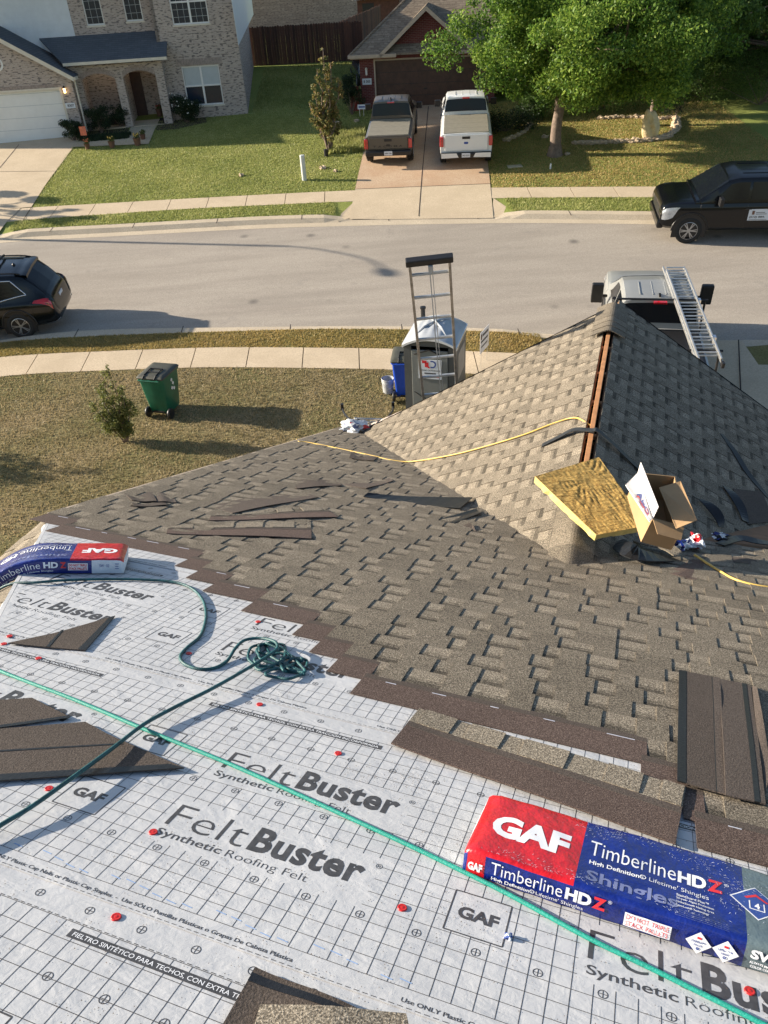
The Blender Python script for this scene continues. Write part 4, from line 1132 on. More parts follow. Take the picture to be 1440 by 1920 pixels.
piece('loose_shingle','upside-down shingle with a printed black strip on its left edge',[(1270,1463),(1273,1256),(1350,1271),(1362,1489)],[(0,.18,'tar',.001),(.18,.8,'shback',0),(.8,.82,'tar',.0005),(.82,1,'shback',.001)],lift=(.032,.030))
piece('loose_shingle','upside-down shingle with a wavy tar line along its right edge',[(1361,1489),(1349,1271),(1408,1283),(1436,1506)],[(0,.72,'shback',0),(.72,.86,'tar',.001),(.86,1,'shback',0)],lift=(.036,.032))
piece('loose_shingle','sliver of dark shingle at the right picture edge beside the upside-down pair',[(1432,1500),(1410,1284),(1420,1288),(1446,1440)],[(0,1,'shback',0)],lift=(.03,.04))
piece('loose_shingle','upside-down shingle with a black tar line at the bottom edge of the picture',[(479,1811),(691,1899),(640,2010),(385,1975)],[(0,.07,'shback',.0),(.07,.17,'tar',.001),(.17,1,'shback',0)],lift=(.022,.012))
piece('loose_shingle','granule-side-up shingle end lying on the upside-down piece at the bottom edge',[(488,1880),(762,1897),(800,2060),(440,2050)],[(0,.5,'shingle',0),(.5,1,'headlap',0)],lift=(.030,.030),nx=6)
def polypiece(name,label,pix,bands,lift=.012):
    P=[pa(x,y,lift) for x,y in pix]; o0=P[0].copy(); mb=MB(); mb.slab([p-o0 for p in P],-NA*.005)
    mats=['shback']
    for q,mk in bands:
        if mk not in mats: mats.append(mk)
        mb.slab([pa(x,y,lift+.0012)-o0 for x,y in q],-NA*.001,mats.index(mk))
    o=mb.build(name,[M[m] for m in mats],M=Matrix.Translation(o0)); tag(o,label,'shingle piece','loose shingle pieces on the roof'); return o
polypiece('loose_shingle','small triangular shingle offcut with a black strip, under the felt lettering at left',[(15,1205),(100,1187),(119,1182),(216,1154),(160,1219),(88,1213)],[([(146,1217),(160,1219),(216,1154),(205,1157)],'tar'),([(86,1212),(92,1213),(120,1180),(115,1181)],'tar')])
polypiece('loose_shingle','large upside-down shingle with a pointed end under the rope at the left edge',[(-60,1372),(0,1366),(160,1353),(200,1375),(345,1439),(0,1463),(-60,1470)],[([(-60,1458),(0,1451),(318,1432),(345,1439),(0,1463),(-60,1470)],'tar'),([(-60,1411),(0,1406),(228,1393),(232,1395),(0,1409),(-60,1414)],'tar')],.016)
polypiece('loose_shingle','dark upside-down shingle above the pointed one at the left edge',[(-60,1322),(0,1312),(60,1308),(130,1343),(60,1353),(0,1363),(-60,1370)],[([(-60,1366),(0,1359),(130,1341),(132,1345),(0,1364),(-60,1371)],'tar')],.012)
far=[('long narrow shingle strip, the nearest of the loose strips on the slope',[(312,999),(584,1009),(584,979),(316,984)],1),
('long brown shingle strip just behind the nearest loose strip',[(392,975),(634,969),(608,951),(398,962)],1),
('broad upside-down shingle with its pointed end to the right',[(436,961),(597,931),(560,918),(392,947)],0),
('short shingle scrap behind the broad upside-down one',[(556,915),(642,909),(622,896),(548,900)],0),
('thin shingle scrap lifted at its right tip near the valley',[(686,916),(737,901),(730,897),(640,908)],0),
('three-cornered scrap at the far left of the slope',[(247,938),(294,940),(285,923),(232,924)],0),
('scrap with a clipped corner beside the three-cornered scrap',[(294,940),(331,941),(322,926),(287,923)],0),
('narrow scrap in front of the two far left scraps',[(250,949),(314,947),(308,941),(246,941)],0),
('reddish shingle scrap lying under the yellow hose',[(655,858),(700,864),(712,855),(660,846)],0)]
for lab,c,t in far:
    piece('shingle_scrap',lab,c,full if t else [(0,1,'shback',0)],lift=(.022,.008),teeth=(.62,1) if t else None,nx=8)
piece('shingle_scrap','dark curled shingle strip with its black underside showing, near the valley',[(681,934),(862,957),(886,936),(690,927)],[(0,1,'tar',0)],lift=(.006,.03),curl=.02,nx=8)
piece('shingle_scrap','dark upturned scrap in front of the curled strip',[(820,975),(850,982),(903,962),(893,954)],[(0,1,'tar',0)],lift=(.006,.03),nx=6)
piece('shingle_scrap','small dark torn corner standing up beside a white chip',[(862,988),(893,998),(888,986),(880,980)],[(0,1,'shback',0)],lift=(.004,.03),nx=4)
# strap over the ridge
sp=[onplane(1018,838,nB,P0)+nB*.02,onplane(1050,824,nB,P0)+nB*.03,onplane(1080,813,nB,P0)+nB*.045,P0+RH*1.78+V((0,0,.02)),onplane(1115,815,nC,P0)+nC*.05,onplane(1150,843,nC,P0)+nC*.04,onplane(1195,880,nC,P0)+nC*.02,onplane(1225,905,nC,P0)+nC*.02]
pts=smooth(sp,5); mb=MB(); vs=[]
for p in pts: vs+=[p-RH*.028,p+RH*.028,p+RH*.028-V((0,0,.008)),p-RH*.028-V((0,0,.008))]
mb.add(vs,[(4*i+j,4*i+4+j,4*i+4+(j+1)%4,4*i+(j+1)%4) for i in range(len(pts)-1) for j in range(4)]+[(0,1,2,3)])
o=mb.build('rubber_strap',M['rubber'],smooth=False); tag(o,'dark flat strap bent over the open ridge slot','strap')
# foam slab
def onz(px,py,z): d=ray(px,py); return CAM+d*((z-CAM.z)/d.z)
fc=[onz(1003,893,8.4-3.02),onz(1123,857,8.4-3.00),onz(1215,985,8.4-3.17),onz(1118,1003,8.4-3.20)]
fo=empty('foam_slab',fc[0],'thick yellow foam slab with a scratched brown top, resting across the ridge','foam slab'); 
mb=MB(); ft=MB()
nrm=(fc[1]-fc[0]).cross(fc[3]-fc[0]).normalized(); nrm=nrm if nrm.z>0 else -nrm
def fp(u,v):
    p=(fc[0]*(1-u)+fc[1]*u)*(1-v)+(fc[3]*(1-u)+fc[2]*u)*v-fc[0]
    e=min(u,1-u,v,1-v)
    j=.007*(mnoise.noise(V((u*7,v*9,1)))*.6+.5*mnoise.noise(V((u*30,v*12,3)))) if e>.01 else 0
    a=math.atan2(v-.25,u-.62); rr=math.hypot(u-.62,v-.25)
    return p+nrm*(j+ (.0025*math.sin(a*23+4*mnoise.noise(V((u*5,v*5,0))))*math.exp(-((rr-.32)/.18)**2)*max(0,mnoise.noise(V((u*4+5,v*4,2)))+.5) if e>.02 else 0))
ft.grid(fp,70,90)
rim=[fp(i/12,0) for i in range(12)]+[fp(1,i/16) for i in range(16)]+[fp(1-i/12,1) for i in range(12)]+[fp(0,1-i/16) for i in range(16)]
n=len(rim); rs=random.Random(2); lower=[p-nrm*(.062+rs.uniform(-.006,.006))+V((rs.uniform(-.006,.006),rs.uniform(-.006,.006),0)) for p in rim]
mb.add(rim+lower,[(i,(i+1)%n,n+(i+1)%n,n+i) for i in range(n)]+[tuple(range(2*n-1,n-1,-1))])
ft.build('slab_top',M['foam'],fo,smooth=True); mb.build('slab_core',M['foam_edge'],fo)
# cardboard carton
def dp(px,py,d): return CAM+ray(px,py).normalized()*d
ca=[dp(1196,886,5.18),dp(1266,893,5.26),dp(1283,988,4.98),dp(1224,972,4.93)]   # opening: far-left, far-right, near-right, near-left
inn=(ca[1]-ca[0]).cross(ca[3]-ca[0]).normalized(); vd=ray(1240,930); inn=inn if inn.dot(vd)>0 else -inn
cn=empty('cardboard_carton',ca[0],'open cardboard carton with a white printed flap, tipped against the shaded gable','carton')
mb=MB(); iv=-ca[0]; dep=inn*.22
for i in range(4):
    a,b=ca[i]+iv,ca[(i+1)%4]+iv; mb.slab([a,b,b+dep,a+dep],inn.cross(b-a).normalized()*.006)
mb.slab([p+iv+dep for p in ca],inn*.005)
mb.build('carton_body',M['cardboard'],cn)
def flap(name,q,mats,mi=0):
    mb=MB(); P=[V(p)+iv for p in q]; nn=(P[1]-P[0]).cross(P[3]-P[0]).normalized(); nn=nn if nn.dot(vd)<0 else -nn
    mb.slab(P,-nn*.004,0); return mb.build(name,mats,cn),nn,P
fl1=[ca[0],ca[3],dp(1218,978,4.86),dp(1173,909,5.04)]
o,nn,P=flap('white_flap',fl1,[M['card_white']])
flap('upright_flap',[ca[0],dp(1201,867,5.08),dp(1234,951,4.78),ca[3]],[M['card_white']])
flap('brown_flap',[dp(1236,914,5.02),dp(1276,902,5.10),dp(1307,975,4.88),dp(1268,991,4.86)],[M['cardboard']])
flap('lower_flap',[ca[3],ca[2],dp(1277,1013,4.92),dp(1233,1001,4.88)],[M['cardboard']])
tx=MB()
def ftx(x,y,z):   # text runs down the flap
    u,v=x,y; p=(P[0]*(1-u)+P[1]*u)*(1-v)+(P[3]*(1-u)+P[2]*u)*v; return p+nn*.003
fx2=lambda x,y,z:ftx(x,.78-y,z); put_text(tx,'ABC',.36,.0,.52,.40,0,bold=.05,fn=fx2); put_text(tx,'ABC',.34,.07,.52,.40,1,bold=.05,fn=lambda x,y,z:fx2(x,y,z)+nn*.001)
tx.build('flap_lettering',[M['red_ink'],M['blue_ink']],cn)
# crumpled plastic wrappers
def crumple(name,label,c,r,mats,seed,squash=(1,1,.6),cat='wrapper',group='crumpled plastic wrappers by the valley'):
    rs=random.Random(seed); bm=bmesh.new(); bmesh.ops.create_icosphere(bm,subdivisions=3,radius=1)
    ph=[rs.random()*6 for _ in range(6)]
    for v in bm.verts:
        p=v.co; k=1+.22*math.sin(p.x*5+ph[0]+2*p.y)+.18*math.sin(p.y*7+ph[1]+3*p.z)+.14*math.sin(p.z*9+ph[2]+p.x*4)+rs.uniform(-.09,.09)
        v.co=V((p.x*k*r*squash[0],p.y*k*r*squash[1],p.z*k*r*squash[2]))
    me=bpy.data.meshes.new(name); bm.to_mesh(me); bm.free()
    for m in mats: me.materials.append(m)
    for f in me.polygons:
        f.material_index=int((math.sin(f.center.x/r*4+ph[3])+math.sin(f.center.y/r*5+ph[4])+2)/4*len(mats)*.999) if len(mats)>1 else 0
    o=bpy.data.objects.new(name,me); COL.objects.link(o); o.location=c; return tag(o,label,cat,group)
crumple('plastic_wrapper','white and red crumpled wrapper where the yellow hose begins',pa(1305,1015,.07),.065,[M['bagwhite'],M['bagwhite'],M['bagred']],1,(.8,1.25,.7))
crumple('plastic_wrapper','blue and white crumpled wrapper left of the white and red one',pa(1278,1022,.05),.055,[M['bagblue'],M['bagwhite']],5,(1,.8,.7))
crumple('plastic_wrapper','dark blue crumpled wrapper in the shade right of the others',pa(1350,1006,.05),.05,[M['bagblue'],M['black'],M['bagwhite']],7,(1.3,.8,.5))
crumple('paper_scrap','tiny blue and white torn scrap beside the boxed print on the underlayment',pa(953,1756,.008),.010,[M['bagwhite'],M['blue_ink']],3,(1,1,.9),'scrap',None)
# curled rubber / shingle debris along the shaded valley
def curl(name,label,pix,w,mat,lift,plane='A',rise=.05):
    pts=[(pa(x,y,lift) if plane=='A' else onplane(x,y,nC,P0)+nC*lift) for x,y in pix]; nn=NA if plane=='A' else nC
    pts=smooth(pts,5); o0=pts[0].copy(); mb=MB(); vs=[]
    for i,p in enumerate(pts):
        q=pts[min(i+1,len(pts)-1)]-pts[max(i-1,0)]; sd=nn.cross(q).normalized()*w/2; k=i/(len(pts)-1)
        up=nn*rise*math.sin(k*math.pi)
        vs+=[p-sd-o0+up*.2,p+sd-o0+up,p+sd-o0+up-nn*.006,p-sd-o0-nn*.006+up*.2]
    m_=len(pts); mb.add(vs,[(4*i+j,4*i+4+j,4*i+4+(j+1)%4,4*i+(j+1)%4) for i in range(m_-1) for j in range(4)]+[(3,2,1,0),(4*m_-4,4*m_-3,4*m_-2,4*m_-1)])
    o=mb.build(name,mat,M=Matrix.Translation(o0)); return tag(o,label,'debris','dark curled offcuts on the shaded side')
curl('curled_offcut','dark shingle offcut bent like a trough under the foam slab',[(1150,1005),(1165,1035),(1195,1050),(1255,1048)],.10,M['tar'],.03,rise=.09)
curl('curled_offcut','dark shingle offcut lying right behind the trough-shaped one',[(1165,1000),(1205,1018),(1250,1030),(1275,1042)],.09,M['shingle'],.05,rise=.04)
curl('curled_offcut','narrow dark strip sloping down the shaded gable at right',[(1352,815),(1375,850),(1400,890),(1440,935)],.05,M['rubber'],.012,'C',.02)
curl('curled_offcut','short dark strip with a pale edge leaning on the shaded gable',[(1358,915),(1370,935),(1385,960),(1395,980)],.07,M['tar'],.02,'C',.04)
curl('curled_offcut','dark bent strip above the dark blue wrapper',[(1310,940),(1325,960),(1340,980),(1348,992)],.06,M['tar'],.03,'C',.06)
curl('curled_offcut','long dark offcut stretched along the valley to the right edge',[(1350,1020),(1385,1012),(1420,1018),(1470,1022)],.07,M['tar'],.03,rise=.03)
piece('loose_shingle','dark brown shingle lying flat against the shaded gable near the right edge',[(1372,918),(1400,985),(1450,980),(1425,925)],[(0,1,'shback',0)],plane='C',lift=(.015,.02),nx=5)
piece('loose_shingle','reddish brown shingle corner lying in front of the wrappers',[(1248,1074),(1302,1087),(1345,1062),(1300,1047)],[(0,1,'headlap',0)],lift=(.012,.014),nx=5)
piece('loose_shingle','dark shingle half hidden under the yellow hose at right',[(1345,1053),(1415,1065),(1420,1050),(1365,1042)],[(0,.3,'tar',0),(.3,1,'shback',.001)],lift=(.010,.014),nx=5)
piece('valley_scrap','rusty coloured shingle corner where the curled strip meets the valley',[(830,939),(885,946),(900,933),(845,926)],[(0,1,'headlap',0)],lift=(.008,.008),nx=4)
# ------------------------------------------------------------------ vehicles
class Loft:
    def __init__(s,st,n=40,smooth=True):
        s.xs=[a for a,_ in st]; s.sec=[b for _,b in st]; s.nj=len(st[0][1]); s.n=n; s.sm=smooth
    def half(s,x,j):
        x=max(s.xs[0],min(s.xs[-1],x))
        i=0
        while i<len(s.xs)-2 and x>s.xs[i+1]: i+=1
        t=(x-s.xs[i])/(s.xs[i+1]-s.xs[i]) if s.xs[i+1]>s.xs[i] else 0
        j=max(0,min(s.nj-1,j)); a=int(min(j,s.nj-2)); k=j-a
        def g(ii):
            ii=max(0,min(len(s.xs)-1,ii)); p,q=s.sec[ii][a],s.sec[ii][a+1]; return (p[0]*(1-k)+q[0]*k,p[1]*(1-k)+q[1]*k)
        if s.sm:
            P=[g(i-1),g(i),g(i+1),g(i+2)]; X=[s.xs[max(0,i-1)],s.xs[i],s.xs[i+1],s.xs[min(len(s.xs)-1,i+2)]]
            out=[]
            for c in (0,1):
                h=X[2]-X[1]
                def m(a_,b_,xa,xb): return (b_-a_)/(xb-xa) if xb>xa else 0
                d0,d1,d2=m(P[0][c],P[1][c],X[0],X[1]),m(P[1][c],P[2][c],X[1],X[2]),m(P[2][c],P[3][c],X[2],X[3])
                if X[0]==X[1]: d0=d1
                if X[2]==X[3]: d2=d1
                m1=0 if d0*d1<=0 else 2*d0*d1/(d0+d1); m2=0 if d1*d2<=0 else 2*d1*d2/(d1+d2)
                t2,t3=t*t,t*t*t
                out.append((2*t3-3*t2+1)*P[1][c]+(t3-2*t2+t)*h*m1+(-2*t3+3*t2)*P[2][c]+(t3-t2)*h*m2)
            return out
        p,q=g(i),g(i+1); return [p[0]*(1-t)+q[0]*t,p[1]*(1-t)+q[1]*t]
    def pt(s,x,j,side=1):   # j runs 0..nj-1 then mirrored back when j>nj-1
        if j>s.nj-1: j=2*(s.nj-1)-j; side=-side
        y,z=s.half(x,j); return V((x,side*y,z))
    def nrm(s,x,j,side=1):
        e=.02; a=s.pt(min(x+e,s.xs[-1]),j,side)-s.pt(max(x-e,s.xs[0]),j,side); b=s.pt(x,j+e,side)-s.pt(x,max(0,j-e),side)
        n=a.cross(b); n=n.normalized() if n.length>1e-9 else V((0,0,1)); c=V((x,0,.7)); 
        return n if n.dot(s.pt(x,j,side)-c)>0 else -n
    def mesh(s,mb,mi=0,sub=3):
        X=[s.xs[0]+(s.xs[-1]-s.xs[0])*i/s.n for i in range(s.n+1)]; X=sorted(set([round(v,4) for v in X+s.xs]))
        J=[j/sub for j in range((s.nj-1)*sub+1)] 
        ring=[(j,1) for j in J]+[(j,-1) for j in reversed(J[:-1])]
        m_=len(ring); vs=[s.pt(x,j,sd) for x in X for j,sd in ring]
        fs=[(i*m_+k,(i+1)*m_+k,(i+1)*m_+(k+1)%m_,i*m_+(k+1)%m_) for i in range(len(X)-1) for k in range(m_)]
        fs+=[tuple(range(m_)),tuple(range(len(vs)-1,len(vs)-m_-1,-1))]
        mb.add(vs,fs,mi)
    def patch(s,mb,q,d=.008,n=6,m_=4,side=1,mi=0):
        """q: four (x,j) corners"""
        def f(u,v):
            x=(q[0][0]*(1-u)+q[1][0]*u)*(1-v)+(q[3][0]*(1-u)+q[2][0]*u)*v; j=(q[0][1]*(1-u)+q[1][1]*u)*(1-v)+(q[3][1]*(1-u)+q[2][1]*u)*v
            return s.pt(x,j,side)+s.nrm(x,j,side)*d
        mb.grid(f,n,m_,mi)
    def path(s,pts,d=.01,side=1,n=6):
        out=[]
        for a,b in zip(pts[:-1],pts[1:]):
            for i in range(n): t=i/n; x,j=a[0]*(1-t)+b[0]*t,a[1]*(1-t)+b[1]*t; out.append(s.pt(x,j,side)+s.nrm(x,j,side)*d)
        x,j=pts[-1]; out.append(s.pt(x,j,side)+s.nrm(x,j,side)*d); return out
def wheel(root,x,y,r,side,spokes=5,w=.24,double=True):
    Mx=Matrix.Translation((x,y,r))@Matrix.Rotation(R(-90)*side,4,'X')
    tw=MB(); k=.66
    tw.lathe([(r*k,-w),(r*.93,-w),(r,-w*.85),(r,-.03),(r*.96,-.004),(r*.80,.006),(r*k,-.004),(r*k*.97,-.05)],36)
    t=tw.build('wheel',M['tyre'],root,smooth=True); t.matrix_parent_inverse=Matrix(); t.matrix_basis=Mx
    rm=MB(); rr=r*k
    rm.lathe([(rr,-.002),(rr*.94,.002),(rr*.90,-.03),(rr*.90,-.09),(0.001,-.09)],32,1)
    rm.lathe([(rr,-.002),(rr*.955,.003),(rr*.92,-.012)],32,0)
    rm.lathe([(rr*.22,-.02),(rr*.20,.0),(.001,.004)],16,0)
    for i in range(spokes):
        for o_ in ((-.13,.13) if double else (0,)):
            a=2*math.pi*i/spokes; ca,sa=math.cos(a+o_*.3),math.sin(a+o_*.3); cb,sb=math.cos(a+o_),math.sin(a+o_); wd=.11*rr
            p0=V((ca*rr*.15,sa*rr*.15,0));p1=V((cb*rr*.96,sb*rr*.96,-.004)); d=(p1-p0).normalized(); n=V((-d.y,d.x,0))*wd/2
            rm.slab([p0-n,p0+n,p1+n*.8,p1-n*.8],(0,0,-.03),0)
    o=rm.build('rim',[M['rim'],M['black']],t)
def part(mb,name,mat,root,**k):
    return mb.build(name,mat,root,**k)
def add_box_part(root,name,mat,x0,x1,y0,y1,z0,z1,bevel=.01):
    mb=MB(); cx,cy,cz=(x0+x1)/2,(y0+y1)/2,(z0+z1)/2
    mb.bx(x0-cx,x1-cx,y0-cy,y1-cy,z0-cz,z1-cz); o=mb.build(name,mat,root,bevel=bevel); o.location=(cx,cy,cz); return o
def arches(mb,xs,w,r,zc,sds=(1,-1)):
    for x in xs:
        for sd in sds:
            n=20; vs=[(x,sd*(w+.004),zc)]+[(x+r*math.cos(math.pi*i/n-.12+.24*i/n*0),sd*(w+.004),zc+r*math.sin(math.pi*i/n)) for i in range(n+1)]
            vs+=[(x+r,sd*(w+.004),zc-.22),(x-r,sd*(w+.004),zc-.22)]
            idx=list(range(1,n+2))+[n+3,n+2]; mb.add(vs,[tuple(idx) if sd>0 else tuple(reversed(idx))])
            # lip
            pts=[(x+(r+.02)*math.cos(math.pi*i/n),sd*(w+.004),zc+(r+.02)*math.sin(math.pi*i/n)) for i in range(n+1)]
            mb.tube(pts,.024,6)
def pickup(name,M0,label,paint,L_=5.5,w=.95,zb=.42,zt=1.12,zh=1.14,zr=1.78,cab=(-.35,1.75),wb=(-1.75,1.6),r=.40,cover='cover',dark_bumper=True,plate=None,gate_text=None,spokes=6,antenna=False):
    root=empty(name,M0,label,'pickup truck')
    hl=L_/2
    def sec(k,zb_,z1,wm=1.0): ww=w*k; return [(0,zb_),(ww*.86,zb_),(ww*.985,zb_+.10),(ww*wm,zb_+.32),(ww*wm,z1-.14),(ww*.955,z1-.02),(ww*.86,z1+.015),(0,z1+.03)]
    lo=Loft([(-hl+.10,sec(.985,zb+.05,zt)),(-hl+.16,sec(1,zb,zt)),(cab[0]-.02,sec(1,zb-.06,zt)),(cab[0]+.3,sec(1,zb-.08,zt-.01)),(cab[1]-.1,sec(1,zb-.08,zh)),(hl-.55,sec(.998,zb-.02,zh)),(hl-.24,sec(.985,zb+.0,zh-.035)),(hl-.08,sec(.95,zb+.04,zh-.10)),(hl-.01,sec(.92,zb+.10,zh-.26))],44)
    mb=MB(); lo.mesh(mb); body=mb.build('body',M[paint],root,smooth='angle')
    a,b=cab; zc=zt-.08
    def cs(z,ww): return [(w*.955,zc),(w*.93,zc+.12),(w*ww,max(zc+.13,z-.10)),(w*(ww-.06),max(zc+.14,z-.02)),(w*(ww-.2),max(zc+.145,z)),(0,max(zc+.15,z+.02))]
    g=Loft([(a,cs(zc+.12,.90)),(a+.14,cs(zr-.03,.80)),(a+.45,cs(zr,.79)),(b-1.15,cs(zr,.80)),(b-.80,cs(zr-.07,.81)),(b-.05,cs(zh+.03,.90)),(b+.06,cs(zh-.02,.93))],36,False)
    mb=MB(); g.mesh(mb,0,2); mb.build('cab',M[paint],root,smooth='angle')
    # glass
    mb=MB(); g.patch(mb,[(a+.02,3.4-.7),(a+.125,2.5),(a+.125,7.5),(a+.02,7.3)],.010,4,12); mb.build('rear_window',M['carglass'],root)
    mb=MB(); g.patch(mb,[(b-.80,2.5),(b-.06,2.4),(b-.06,7.6),(b-.80,7.5)],.010,6,12); mb.build('windscreen',M['carglass'],root)
    mid=(a+b)/2-.22
    for sd in (1,-1):
        for q in ([(a+.20,1.05),(mid-.05,1.05),(mid-.05,1.95),(a+.26,1.95)],[(mid+.03,1.05),(b-.42,1.05),(b-.90,1.95),(mid+.03,1.95)]):
            mb=MB(); g.patch(mb,q,.008,5,4,sd); mb.build('side_window',M['carglass'],root)
        mb=MB(); pts=lo.path([(b-.10,5.2),(b-.10,2.2),(mid,2.0),(mid,5.2)],.001,sd); mb.tube(pts,.004,4); pts=lo.path([(mid-.02,2.0),(a+.16,2.2),(a+.16,5.2)],.001,sd); mb.tube(pts,.004,4); mb.build('door_seams',M['black'],root)
        for x in (mid-.12,a+.30):
            mb=MB(); p=lo.pt(x,4,sd); mb.bx(p.x,p.x+.17,p.y-.012,p.y+.02*sd+.012,p.z-.045,p.z-.02); mb.build('door_handle',M['black'],root,bevel=.005)
        # mirror
        mx=b-.62; mb=MB(); my=sd*(w+.10); mb.bx(-.06,.06,-.12,.12,-.12,.12); mb.bx(-.02,.02,-.22 if sd>0 else .08,-.08 if sd>0 else .22,-.06,-.02)
        o=mb.build('mirror',M['black'],root,bevel=.025); o.location=(mx,my+sd*.06,zh+.12)
    for xx in wb:
        for sd in (1,-1): mb=MB(); arches(mb,(xx,),w,r+.10,r+.02,(sd,)); mb.build('wheel_arch',M['black'],root)
    for x in wb:
        for sd in (1,-1): wheel(root,x,sd*(w+.012),r,sd,spokes)
    # tailgate
    tg=MB(); x0=-hl+.075; tg.bx(x0-.02,x0+.03,-w*.82,w*.82,zb+.20,zt-.01)
    tgo=tg.build('tailgate',M[paint],root,bevel=.015)
    mb=MB(); mb.bx(x0-.032,x0-.018,-.15,.15,zt-.16,zt-.07); mb.build('handle',M['black'],tgo,bevel=.008)
    tm=MB(); fnb=lambda x,y,z:(x0-.0235,-x,y)
    if gate_text:
        for i,ch in enumerate(gate_text): put_text(tm,ch,-.60+i*.205,zb+.26,.13,.07,0,bold=.03,fn=fnb)
    tm.add([(x0-.024,-.06,zt-.26),(x0-.024,.06,zt-.26),(x0-.024,.09,zt-.30),(x0-.024,.06,zt-.34),(x0-.024,-.06,zt-.34),(x0-.024,-.09,zt-.30)],[tuple(range(6))],1 if not gate_text else 0)
    tm.build('lettering',[M['black'],M['blue_ink']],tgo)
    # bumper
    bm_='black' if dark_bumper else 'chrome'
    bp=MB(); bp.bx(-hl-.06,-hl+.12,-w*.98,w*.98,zb-.04,zb+.15); bpo=bp.build('rear_bumper',M['black'],root,bevel=.04)
    if not dark_bumper:
        for sd in (1,-1):
            mb=MB(); mb.slab([(-hl-.067,sd*.28,zb+.0),(-hl-.067,sd*w*.95,zb-.02),(-hl-.067,sd*w*.95,zb+.15),(-hl-.067,sd*.36,zb+.15)],(-.012,0,0)); mb.build('bumper_corner',M['p_white'],bpo)
    pl=MB(); pl.bx(-hl-.085,-hl-.068,-.16,.16,zb-.0,zb+.15); plo=pl.build('number_plate',M['plate'],root)
    if plate: t=MB(); put_text(t,plate,-.13,zb+.04,.26,.06,0,bold=.03,fn=lambda x,y,z:(-hl-.0865,-x,y)); t.build('plate_number',M['ink'],plo)
    for sd in (1,-1):
        mb=MB(); mb.bx(-hl+.045,-hl+.20,sd*w-.145*(sd>0)+.0*(sd<0),sd*w+.145*(sd<0),zb+.36,zt-.05) if False else mb.bx(-hl+.04,-hl+.22,min(sd*(w-.135),sd*(w+.008)),max(sd*(w-.135),sd*(w+.008)),zt-.42,zt-.07)
        mb.build('tail_light',M['redlight'],root,bevel=.02)
        mb=MB(); lo.patch(mb,[(hl-.36,3.2),(hl-.05,2.7),(hl-.05,4.6),(hl-.55,4.3)],.012,5,3,sd); mb.build('headlight',M['headlight'],root)
    fb=MB(); fb.bx(hl-.16,hl+.05,-w*.88,w*.88,zb-.02,zb+.24); fb.build('front_bumper',M[paint],root,bevel=.06)
    gr=MB(); gr.bx(hl-.08,hl+.0,-w*.55,w*.55,zb+.26,zh-.24); gr.build('grille',M['black'],root,bevel=.03)
    if cover:
        cv=MB(); n=4 if cover=='cover' else 3; y=w*.86
        for i in range(n):
            xa=-hl+.17+(cab[0]+hl-.22)*i/n; xb=-hl+.17+(cab[0]+hl-.22)*(i+1)/n; cv.bx(xa+.002,xb-.002,-y,y,zt+.005,zt+.045)
        cv.build('bed_cover',M['cover'],root,bevel=.008)
    mb=MB(); mb.bx(a+.02,a+.10,-.14,.14,zr-.06,zr-.02); mb.build('brake_light',M['redlight'],root)
    for k in range(-2,3):
        pass
    ribs=MB()
    for k in (-.42,-.14,.14,.42): ribs.bx(a+.35,b-1.25,k*w-.012,k*w+.012,zr+.008,zr+.022)
    ribs.build('roof_ribs',M[paint],root,bevel=.006)
    if antenna:
        mb=MB(); mb.slab([(a+.22,-.02,zr+.01),(a+.40,-.02,zr+.01),(a+.24,-.0,zr+.10)],(0,.04,0)); mb.build('antenna',M['black'],root)
    return root,lo,g
def yawm(p,ang,pitch=0): 
    return Matrix.Translation((p.x,p.y,p.z))@Matrix.Rotation(ang,4,'Z')@Matrix.Rotation(pitch,4,'Y')
# far driveway pair: rears towards the street, nose up the slope
hd_=R(83.5); slope=-math.atan(.112)
pt1,pt2=hit(732,305),hit(873,309)
fw=V((math.cos(hd_),math.sin(hd_),0))
def onslope(p,L_,extra=.75):
    c=V((p.x,p.y,0))+fw*(L_/2-extra); return V((c.x,c.y,(G(p.x,p.y)+G((V((p.x,p.y,0))+fw*L_*.8).x,(V((p.x,p.y,0))+fw*L_*.8).y))/2+.03))
pickup('pickup_truck',yawm(onslope(pt1,5.4),hd_,slope),'dark grey-brown pickup with a covered bed backed toward the street on the far driveway','p_bronze',L_=5.4,w=.93,zb=.50,zt=1.13,zr=1.80,plate='NPX 1746',gate_text='TACOMA',antenna=True,r=.40)
pickup('pickup_truck',yawm(onslope(pt2,5.7),hd_,slope),'white pickup with a covered bed, half under the tree on the far driveway','p_white',L_=5.8,w=.99,zb=.52,zt=1.30,zh=1.28,zr=1.95,plate='PKD 5276',dark_bumper=False,r=.42)
# black pickup parked at the far kerb, nose to the left
wp=hit(1285,446,-.0); wp=V((wp.x,wp.y-.12,0)); hd3=R(180-9.5)
f3=V((math.cos(hd3),math.sin(hd3),0)); l3=V((-f3.y,f3.x,0))   # left side faces the viewer
c3=wp-f3*1.88-l3*1.0*1.0
t3=empty('tmp',V((0,0,0))); bpy.data.objects.remove(t3)
roll3=math.atan(.11)
M3=Matrix.Translation((c3.x,c3.y,zs(wp.x,wp.y)+.11+.0))@Matrix.Rotation(hd3,4,'Z')@Matrix.Rotation(-math.atan(.115),4,'X')@Matrix.Rotation(-math.atan(.02)*0,4,'Y')
root,lo,g=pickup('pickup_truck',M3,'black pickup with a white door sign parked facing left at the far kerb','p_black',L_=5.6,w=1.0,zb=.46,zt=1.26,zh=1.24,zr=1.93,cab=(-.75,1.75),wb=(-1.70,1.88),r=.415,spokes=6)
sg=MB(); 
def dsg(u,v,d=.012): 
    x=.22-u*.75; p=lo.pt(x,3.05+v*.85,1); return p+lo.nrm(x,3.5,1)*d
